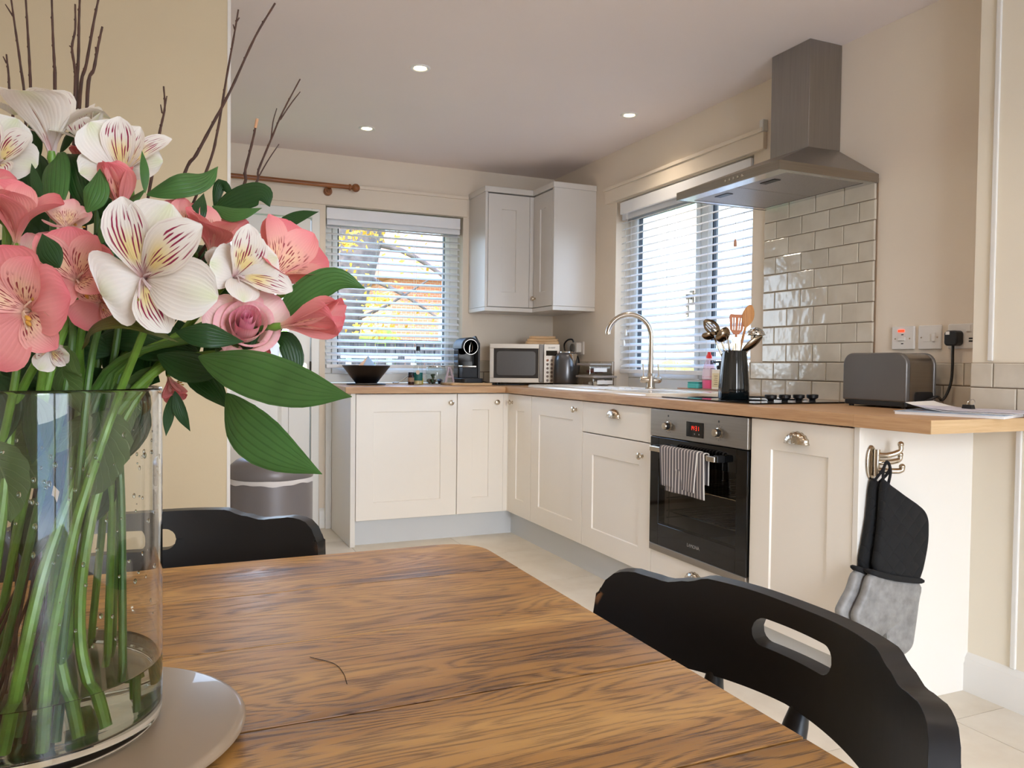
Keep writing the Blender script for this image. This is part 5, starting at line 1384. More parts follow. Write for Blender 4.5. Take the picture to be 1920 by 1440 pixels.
# ------------------------------------------------------------------ painted low-back chairs
M['chair'] = mat('worn_black_paint', (13, 13, 14), 0.4, var=0.2, scale=14, bump=0.10, bscale=45, edge=((112, 76, 48), 0.58, 0.66))
def chair(label, loc, rotz, chord=0.268, bow=0.112):
    t = thing('dining_chair', label, 'chair', loc, 'black painted chairs at the table', rotz)
    def top(a):
        a = abs(a)
        P_ = ((0, .768), (.38, .770), (.50, .770), (.60, .761), (.70, .755), (.78, .758), (.86, .761), (.93, .757), (.975, .742), (1.0, .715))
        for (x0, z0), (x1, z1) in zip(P_, P_[1:]):
            if a <= x1:
                s = (a - x0) / (x1 - x0); s = s * s * (3 - 2 * s) if x0 < .8 else s
                return z0 + (z1 - z0) * s
        return P_[-1][1]
    def bot(a):
        a = abs(a)
        return .656 - .010 * a - .016 * a ** 6 if a < .93 else .656 - .0093 - .0104 + (a - .93) * .55
    hl = 0.064 / chord
    def slot(a):
        m = .7245
        if abs(a) >= hl: return m, m
        e = max(0.0, (abs(a) - hl + .017 / chord) / (.017 / chord)); h = .0165 * math.sqrt(max(0, 1 - e * e))
        return m - h, m + h
    st = sorted(set([round(-1 + 2 * i / 64, 4) for i in range(65)] + [round(s * (hl - .017 / chord * q), 5) for s in (-1, 1) for q in (0, .1, .3, .6, 1)] + [.985, -.985]))
    th = .024
    def P3(a, z, side):
        # plan curve with leaning-back rail
        x = a * chord; y = .226 - bow * a * a
        nx, ny = 2 * bow * a / chord, 1.0
        n = math.hypot(nx, ny); nx, ny = nx / n, ny / n
        lean = (z - .70) * .16
        return (x + nx * (side * th), y + ny * (side * th) + lean, z)
    bm = BM(); VV = {}
    def V(i, z, s):
        k = (i, round(z, 6), s)
        if k not in VV: VV[k] = bm.verts.new(P3(st[i], z, s))
        return VV[k]
    def rows(i):
        lo, hi = slot(st[i]); b_, t_ = bot(st[i]), top(st[i])
        f = lambda p, q, n: [p + (q - p) * k / n for k in range(n + 1)]
        return f(b_, lo, 4), f(hi, t_, 4)
    for i in range(len(st) - 1):
        A, B = rows(i), rows(i + 1)
        for g in (0, 1):
            for k in range(4):
                for s in (0, 1):
                    q = [V(i, A[g][k], s), V(i + 1, B[g][k], s), V(i + 1, B[g][k + 1], s), V(i, A[g][k + 1], s)]
                    bm.faces.new(q)
        for zA, zB in ((A[0][0], B[0][0]), (A[1][-1], B[1][-1])):
            bm.faces.new((V(i, zA, 0), V(i + 1, zB, 0), V(i + 1, zB, 1), V(i, zA, 1)))
        oa, ob = A[1][0] - A[0][-1] > 1e-5, B[1][0] - B[0][-1] > 1e-5
        if oa or ob:
            for zA, zB in ((A[0][-1], B[0][-1]), (A[1][0], B[1][0])):
                bm.faces.new((V(i, zA, 0), V(i + 1, zB, 0), V(i + 1, zB, 1), V(i, zA, 1)))
    for i in (0, len(st) - 1):
        for zs in rows(i):
            for k in range(4): bm.faces.new((V(i, zs[k], 0), V(i, zs[k + 1], 0), V(i, zs[k + 1], 1), V(i, zs[k], 1)))
    bmesh.ops.remove_doubles(bm, verts=bm.verts[:], dist=1e-5)
    obj('crest_rail', bm, M['chair'], t, smooth=50, bev=0.006, local=True, seg=3)
    # seat
    bm = BM(); prism(bm, [(x * 1.0, y) for x, y in rrect(-.215, .215, -.225, .205, .09, 8)], 'z', .415, .447)
    obj('seat', bm, M['chair'], t, smooth=40, bev=0.010, local=True, seg=3)
    for a in (-.93, -.42, .05, .53, .93):
        x, y, z = P3(a, bot(a) + .010, .5)
        sx, sy = a * .195, .165 - .10 * a * a
        p0, p1 = Vector((sx, sy, .440)), Vector((x, y, z))
        rs = [.010, .012, .016, .0165, .013, .015, .0165, .014, .009]
        obj('spindle', tube(BM(), [p0 + (p1 - p0) * k / 8 for k in range(9)], rs, 14), M['chair'], t, local=True, smooth=60)
    for sx in (-1, 1):
        for sy in (-1, 1):
            p0, p1 = Vector((sx * .20, sy * .205, 0.0)), Vector((sx * .145, sy * .145, .420))
            rs = [.012, .015, .019, .022, .016, .021, .022, .018, .015]
            obj('leg', tube(BM(), [p0 + (p1 - p0) * k / 8 for k in range(9)], rs, 14), M['chair'], t, local=True, smooth=60)
    for sx in (-1, 1):
        obj('stretcher', tube(BM(), [(sx * .178, -.182, .16), (sx * .178, 0, .165), (sx * .178, .182, .16)], [.010, .015, .010], 12), M['chair'], t, local=True)
    obj('stretcher', tube(BM(), [(-.178, 0, .165), (0, 0, .165), (.178, 0, .165)], [.010, .015, .010], 12), M['chair'], t, local=True)
    return t
chair('worn black low-back chair nearest the viewer, tucked under the right of the table', (-2.056, -4.299, 0), -PI / 2)
chair('worn black low-back chair at the far end of the table, behind the vase', (-2.553, -3.80, 0), 0.0, chord=.272).scale = (1.04, 1.0, 1.035)

# ------------------------------------------------------------------ pedal bin
M['bin'] = mat('grey_bin_lacquer', (128, 122, 122), 0.38, 0.25, var=0.02, scale=2)
bc = (-2.078, -1.365)
t = thing('pedal_bin', 'grey dome-lidded pedal bin with a white liner edge by the back door', 'bin', (*bc, 0))
obj('base', lathe(BM(), [(0, 0), (.178, 0), (.182, .008), (.182, .03), (0, .03)], (*bc, 0), 48), M['black_plastic'], t, smooth=40)
obj('body', lathe(BM(), [(0, .0305), (.180, .0305), (.180, .522), (0, .522)], (*bc, 0), 64), M['bin'], t, smooth=40)
obj('lid', lathe(BM(), [(0, .536), (.180, .536), (.183, .540), (.182, .565), (.172, .592), (.148, .612), (.10, .624), (.05, .629), (0, .630)], (*bc, 0), 64), M['bin'], t, smooth=60)
bm = BM(); n = 72; A = []
for i in range(n):
    a = 2 * PI * i / n; w1 = .0035 * math.sin(a * 5) + .002 * math.sin(a * 13 + 1); w2 = .004 * math.sin(a * 7 + 2) + .002 * math.sin(a * 17)
    A.append([bm.verts.new((bc[0] + r * math.cos(a), bc[1] + r * math.sin(a), z)) for r, z in ((.176, .5225), (.1825, .522 + w1 - .006), (.1840, .529 + w1 * .5), (.1825, .536 + w2 * .2), (.176, .5358))])
for i in range(n):
    for k in range(4): bm.faces.new((A[i][k], A[(i + 1) % n][k], A[(i + 1) % n][k + 1], A[i][k + 1]))
obj('liner_bag', bm, mat('white_liner', (222, 216, 212), 0.5), t, smooth=60)
obj('pedal', tube(BM(), [(bc[0] - .06, bc[1] - .175, .045), (bc[0] - .08, bc[1] - .225, .04)], [.018, .022], 12), M['chrome'], t)
obj('hinge_bracket', bx(bc[0] - .187, bc[0] - .170, bc[1] - .03, bc[1] + .03, .40, .545), M['black_plastic'], t, smooth=None, bev=0.004)
tag(obj('foil_wrapper', ball(BM(), (-2.262, -1.60, .40), .012, 1, .8, 1.3), M['chrome'], origin=(-2.262, -1.60, .4)), '', '') if False else None

# ------------------------------------------------------------------ turntable and vase
VX, VY = -2.592, -4.308
M['taupe'] = mat('taupe_lacquer', (152, 131, 107), 0.35, coat=0.3, var=0.015, scale=3)
t = thing('turntable', 'round taupe lacquered turntable under the glass vase', 'turntable', (-2.573, -4.314, 0.7503))
obj('plate', lathe(BM(), [(0, .7535), (.118, .7535), (.131, .7545), (.1345, .7575), (.1345, .7595), (.132, .7622), (.128, .7632), (0, .7632)], (-2.573, -4.314, 0), 96), M['taupe'], t, smooth=45)
obj('base', lathe(BM(), [(0, .7503), (.05, .7503), (.05, .7535), (0, .7535)], (-2.573, -4.314, 0), 40), M['black_plastic'], t)
def clear(name, ior, col=(1, 1, 1), rough=0.0):
    t = NT(name); g = t.n('BsdfGlass', IOR=ior, Roughness=rough)
    nz = t.n('TexNoise', Scale=2.0)
    c = t.ramp(nz.outputs[0], ((0.3, tuple(x * .995 for x in col)), (0.7, col))); t.l(c, g.inputs['Color'])
    return t.done(g.outputs[0])
M['vase_glass'] = clear('vase_glass', 1.46, (0.985, 0.992, 0.988))
M['water'] = clear('water', 1.33, (0.975, 0.99, 0.96))
vase = thing('vase', 'tall clear cylindrical glass vase holding the bouquet on the turntable', 'vase', (VX, VY, .7634))
b0 = .7634
obj('glass', lathe(BM(), [(0, b0), (.082, b0), (.087, b0 + .002), (.0895, b0 + .006), (.090, b0 + .0118), (.090, b0 + .0126), (.090, b0 + .02), (.090, 1.02), (.090, 1.0262), (.090, 1.0268), (.0897, 1.0282), (.0889, 1.029), (.0883, 1.029), (.0876, 1.0282), (.0873, 1.0268), (.0873, 1.0262), (.0873, 1.02), (.0873, b0 + .03), (.0873, b0 + .0212), (.0873, b0 + .0204), (.085, b0 + .0145), (.080, b0 + .0125), (0, b0 + .0122)], (VX, VY, 0), 128), M['vase_glass'], vase, smooth=60)
obj('water', lathe(BM(), [(0, b0 + .0118), (.080, b0 + .0121), (.0852, b0 + .0141), (.0875, b0 + .0202), (.0875, b0 + .0208), (.0875, .8138), (.0875, .8144), (.0868, .8138), (.084, .8134), (0, .8134)], (VX, VY, 0), 96), M['water'], vase, smooth=60)
rng = random.Random(5); bm = BM()
for i in range(150):
    a = rng.uniform(-2.6, 1.6); z = rng.choice((rng.uniform(.84, 1.0), rng.uniform(.93, 1.0))); r = rng.uniform(.0005, .0016)
    p = (VX + .0873 * math.cos(a), VY + .0873 * math.sin(a), z)
    ball(bm, p, r, 1, 1, rng.uniform(1, 1.7), 7, 5)
o = obj('droplets', bm, M['water'], vase, smooth=60); o['kind'] = 'stuff'
# ------------------------------------------------------------------ bouquet layout (metres, room coordinates)
FLOWERS = [
('W1',(-2.5102,-4.4355,1.1033),(-0.2695,-0.9626,0.0274),(0.0005,0.0283,0.9996),0.0,0.0584,74,'white','largest white alstroemeria flower facing forward, its throat streaked maroon and yellow',[(-2.5787,-4.3775,0.7785),(-2.5739,-4.3808,0.8391),(-2.5622,-4.3768,0.9110),(-2.5526,-4.3718,0.9536),(-2.5339,-4.3554,1.0167),(-2.5021,-4.4066,1.1024),(-2.5102,-4.4355,1.1033)],[(0,60,1.1,0.88,0.96),(0,206,0.56,1.12,1.25),(0,-17,1.24,0.86,0.98),(1,95,1.04,0.96,0.95),(1,32,1.22,1.05,0.92),(1,-60,0.92,0.88,1.05)]),
('W2',(-2.5792,-4.3068,1.2055),(-0.0120,-0.0749,0.9971),(-0.4004,-0.9160,0.0261),20.0,0.0579,44,'white','topmost white alstroemeria flower seen from its side, petals curling outwards',[(-2.5984,-4.2343,0.7785),(-2.5879,-4.2742,0.9229),(-2.5792,-4.3068,1.0410),(-2.5789,-4.3045,1.1756),(-2.5792,-4.3068,1.2055)],[(0,90,1.0,1.05,0.9),(0,205,1.02,0.9,1.2),(0,-25,1.1,0.9,1.25),(1,120,0.95,1.2,0.7),(1,30,1.1,0.95,1.05),(1,-80,0.9,1.1,0.8)]),
('W3',(-2.5289,-4.3196,1.1888),(-0.1404,-0.8655,0.4809),(0.0005,0.0283,0.9996),-5.0,0.0481,62,'white','white alstroemeria with bright yellow throat below the upright twigs',[(-2.6152,-4.2625,0.7785),(-2.5689,-4.2937,0.9229),(-2.5310,-4.3192,1.0410),(-2.5246,-4.2937,1.1744),(-2.5289,-4.3196,1.1888)],[(0,128,1.02,1.0,0.9),(0,210,0.8,0.9,1.1),(0,5,0.85,0.9,1.15),(1,88,1.02,1.05,0.75),(1,58,0.95,1.0,0.85),(1,22,1.15,0.75,1.1)]),
('W4',(-2.4552,-4.3998,1.1096),(0.2730,-0.9329,0.2351),(0.0005,0.0283,0.9996),10.0,0.0441,62,'white','white alstroemeria turned right beside the pale pink rose',[(-2.5428,-4.3622,0.7825),(-2.5576,-4.3487,0.8430),(-2.5526,-4.3432,0.9207),(-2.5315,-4.3338,0.9992),(-2.4922,-4.3382,1.0650),(-2.4634,-4.3718,1.1025),(-2.4552,-4.3998,1.1096)],[(0,165,0.62,1.0,1.2),(0,-95,0.8,0.7,1.0),(0,20,0.9,0.9,0.8),(1,88,1.05,1.0,0.85),(1,60,0.9,0.9,0.8),(1,-28,1.1,0.95,1.05)]),
('W5',(-2.6163,-4.2929,1.1935),(-0.0198,-0.9239,0.3821),(0.0005,0.0283,0.9996),0.0,0.0449,66,'white','white alstroemeria cut off by the left edge of the picture, high up',[(-2.6448,-4.2561,0.7785),(-2.6291,-4.2763,0.9229),(-2.6163,-4.2929,1.0410),(-2.6157,-4.2651,1.1820),(-2.6163,-4.2929,1.1935)],[]),
('W6',(-2.5702,-4.4018,1.0591),(0.1848,-0.8013,-0.5690),(0.0005,0.0283,0.9996),40.0,0.0205,48,'white','small withered cream flower hanging under the coral flowers',[(-2.6320,-4.2458,0.7785),(-2.6023,-4.3132,0.9229),(-2.5780,-4.3684,1.0410),(-2.5757,-4.3778,1.0761),(-2.5702,-4.4018,1.0591)],[]),
('W7',(-2.4567,-4.3798,1.1066),(-0.2386,-0.1430,0.9605),(-0.4004,-0.9160,0.0261),60.0,0.0310,28,'white','half-open white flower with one rounded petal beside the large white flower',[(-2.5977,-4.3306,0.7785),(-2.5644,-4.3342,0.9229),(-2.5372,-4.3371,1.0410),(-2.4496,-4.3756,1.0778),(-2.4567,-4.3798,1.1066)],[]),
('P1',(-2.5765,-4.4169,1.0807),(-0.4185,-0.9070,0.0459),(0.0005,0.0283,0.9996),35.0,0.0535,76,'pink','large coral pink alstroemeria facing forward at the left edge',[(-2.6262,-4.3539,0.7785),(-2.6150,-4.3615,0.8548),(-2.6040,-4.3583,0.9428),(-2.5972,-4.3483,1.0170),(-2.5639,-4.3897,1.0793),(-2.5765,-4.4169,1.0807)],[(0,100,0.92,1.15,1.0),(0,10,0.92,1.05,1.0),(0,-115,0.95,1.25,1.0),(1,150,0.9,1.0,1.0),(1,62,0.86,1.05,0.9),(1,-42,0.86,0.95,1.1)]),
('P2',(-2.5539,-4.3880,1.1025),(-0.1071,-0.9611,0.2546),(0.0005,0.0283,0.9996),30.0,0.0425,66,'pink','coral pink alstroemeria with spotted cream throat right of the largest pink one',[(-2.5578,-4.3736,0.7825),(-2.5749,-4.3460,0.8641),(-2.5671,-4.3363,0.9404),(-2.5595,-4.3211,1.0151),(-2.5575,-4.3425,1.0636),(-2.5507,-4.3592,1.0949),(-2.5539,-4.3880,1.1025)],[]),
('P3',(-2.5948,-4.3615,1.1285),(0.1398,-0.4309,0.8915),(-0.4004,-0.9160,0.0261),10.0,0.0500,40,'pink','tall salmon pink alstroemeria at upper left seen half from its side',[(-2.6563,-4.2875,0.7785),(-2.6225,-4.3282,0.9229),(-2.5948,-4.3615,1.0410),(-2.5990,-4.3486,1.1018),(-2.5948,-4.3615,1.1285)],[]),
('P4',(-2.5636,-4.3531,1.1388),(-0.0109,-0.6332,0.7739),(0.0005,0.0283,0.9996),50.0,0.0276,58,'pale','pale pink alstroemeria flower half hidden under the broad upright leaves',[(-2.6211,-4.3116,0.7785),(-2.5895,-4.3344,0.9229),(-2.5636,-4.3531,1.0410),(-2.5633,-4.3341,1.1156),(-2.5636,-4.3531,1.1388)],[]),
('P5',(-2.5305,-4.3407,1.1570),(-0.0408,-0.1885,0.9812),(-0.4004,-0.9160,0.0261),15.0,0.0417,20,'pink','half-closed pink flower between the leaves above the largest white flower',[(-2.6176,-4.2386,0.7785),(-2.5734,-4.2928,0.9229),(-2.5373,-4.3371,1.0410),(-2.5293,-4.3350,1.1276),(-2.5305,-4.3407,1.1570)],[]),
('P6',(-2.4683,-4.3568,1.1304),(0.1606,-0.4812,0.8618),(-0.4004,-0.9160,0.0261),35.0,0.0432,46,'pink','deep pink flower behind the right of the largest white flower',[(-2.5439,-4.2915,0.7785),(-2.5386,-4.3131,0.9229),(-2.5343,-4.3307,1.0410),(-2.4732,-4.3423,1.1046),(-2.4683,-4.3568,1.1304)],[]),
('P7',(-2.4280,-4.3746,1.1086),(0.3990,-0.6612,0.6354),(0.0005,0.0283,0.9996),10.0,0.0550,52,'pink','bright pink flower on the far right in front of the door edge',[(-2.5796,-4.2770,0.7785),(-2.5548,-4.3069,0.9229),(-2.5346,-4.3313,1.0410),(-2.4400,-4.3547,1.0896),(-2.4280,-4.3746,1.1086)],[]),
('P8',(-2.4976,-4.3312,1.0384),(0.2495,-0.4654,-0.8492),(-0.4004,-0.9160,0.0261),0.0,0.0242,30,'pink','small drooping pink flower beside the rim of the glass vase',[(-2.5304,-4.3289,0.7785),(-2.5311,-4.3256,0.9229),(-2.5318,-4.3228,1.0490),(-2.5013,-4.3242,1.0511),(-2.4976,-4.3312,1.0384)],[]),
('P9',(-2.4408,-4.3708,1.0697),(0.0534,-0.5864,-0.8082),(-0.4004,-0.9160,0.0261),25.0,0.0253,52,'pink','dark pink flower hanging below the pale pink rose',[(-2.5832,-4.2345,0.7785),(-2.5566,-4.2880,0.9229),(-2.5347,-4.3318,1.0410),(-2.4416,-4.3620,1.0818),(-2.4408,-4.3708,1.0697)],[]),
('B1',(-2.4264,-4.4213,1.0753),(0.7993,-0.5763,0.1704),(0.0005,0.0283,0.9996),20.0,0.0525,15,'pink','pink alstroemeria bud pointing right across the window blind',[(-2.6039,-4.2350,0.7785),(-2.5692,-4.2944,0.9229),(-2.5408,-4.3430,1.0410),(-2.4504,-4.4040,1.0702),(-2.4264,-4.4213,1.0753)],[]),
('B2',(-2.4132,-4.3707,1.1364),(-0.1671,-0.1121,0.9795),(-0.4004,-0.9160,0.0261),0.0,0.0182,10,'pink','tiny pink bud standing above the bright pink flower on the right',[(-2.5613,-4.2407,0.7785),(-2.5460,-4.2890,0.9229),(-2.5335,-4.3285,1.0410),(-2.4082,-4.3674,1.1070),(-2.4132,-4.3707,1.1364)],[]),
('P11',(-2.5418,-4.3635,1.0915),(-0.0406,-0.9913,-0.1255),(0.0005,0.0283,0.9996),25.0,0.0312,66,'pink','coral pink flower between the largest pink and the largest white flower',[(-2.5738,-4.3584,0.7785),(-2.5609,-4.3560,0.9229),(-2.5504,-4.3540,1.0410),(-2.5406,-4.3337,1.0953),(-2.5418,-4.3635,1.0915)],[]),
('P12',(-2.5749,-4.3539,1.1107),(-0.4356,-0.7308,0.5255),(0.0005,0.0283,0.9996),15.0,0.0320,60,'pale','pale coral flower squeezed between the two spotted coral flowers',[(-2.6327,-4.2663,0.7785),(-2.6009,-4.3145,0.9229),(-2.5749,-4.3539,1.0410),(-2.5618,-4.3320,1.0949),(-2.5749,-4.3539,1.1107)],[]),
('P13',(-2.6129,-4.3250,1.1546),(-0.1419,-0.8282,0.5422),(0.0005,0.0283,0.9996),0.0,0.0356,58,'pink','coral flower cut by the left edge, above the largest pink flower',[(-2.6429,-4.2543,0.7785),(-2.6264,-4.2932,0.9229),(-2.6129,-4.3250,1.0410),(-2.6086,-4.3001,1.1383),(-2.6129,-4.3250,1.1546)],[]),
('W8',(-2.5490,-4.3081,1.2099),(-0.4662,-0.3972,0.7905),(0.0005,0.0283,0.9996),40.0,0.0381,48,'white','plain white petalled flower between the two topmost white flowers',[(-2.6030,-4.2348,0.7785),(-2.5733,-4.2751,0.9229),(-2.5490,-4.3081,1.0410),(-2.5350,-4.2962,1.1862),(-2.5490,-4.3081,1.2099)],[]),
('P14',(-2.4861,-4.3372,1.1419),(-0.2273,-0.7521,0.6187),(0.0005,0.0283,0.9996),60.0,0.0356,58,'pink','deep pink flower almost hidden behind the top of the largest white flower',[(-2.5413,-4.2694,0.7785),(-2.5363,-4.2997,0.9229),(-2.5322,-4.3245,1.0410),(-2.4793,-4.3146,1.1233),(-2.4861,-4.3372,1.1419)],[]),
('P10',(-2.5567,-4.2843,1.2008),(-0.2015,-0.1969,0.9595),(-0.4004,-0.9160,0.0261),20.0,0.0223,34,'pink','small pink flower low behind the white flowers at top left',[(-2.6095,-4.2361,0.7785),(-2.5805,-4.2626,0.9229),(-2.5567,-4.2843,1.0410),(-2.5506,-4.2784,1.1720),(-2.5567,-4.2843,1.2008)],[])]
ROSE = ((-2.4474,-4.4172,1.0759),(0.0040,-0.9304,0.3665),(0.0005,0.0283,0.9996),0.0244,[(-2.6020,-4.3622,0.7785),(-2.5887,-4.3787,0.8459),(-2.5751,-4.3653,0.9118),(-2.5489,-4.3430,0.9843),(-2.5035,-4.3448,1.0443),(-2.4475,-4.3726,1.0583),(-2.4474,-4.4005,1.0693)])
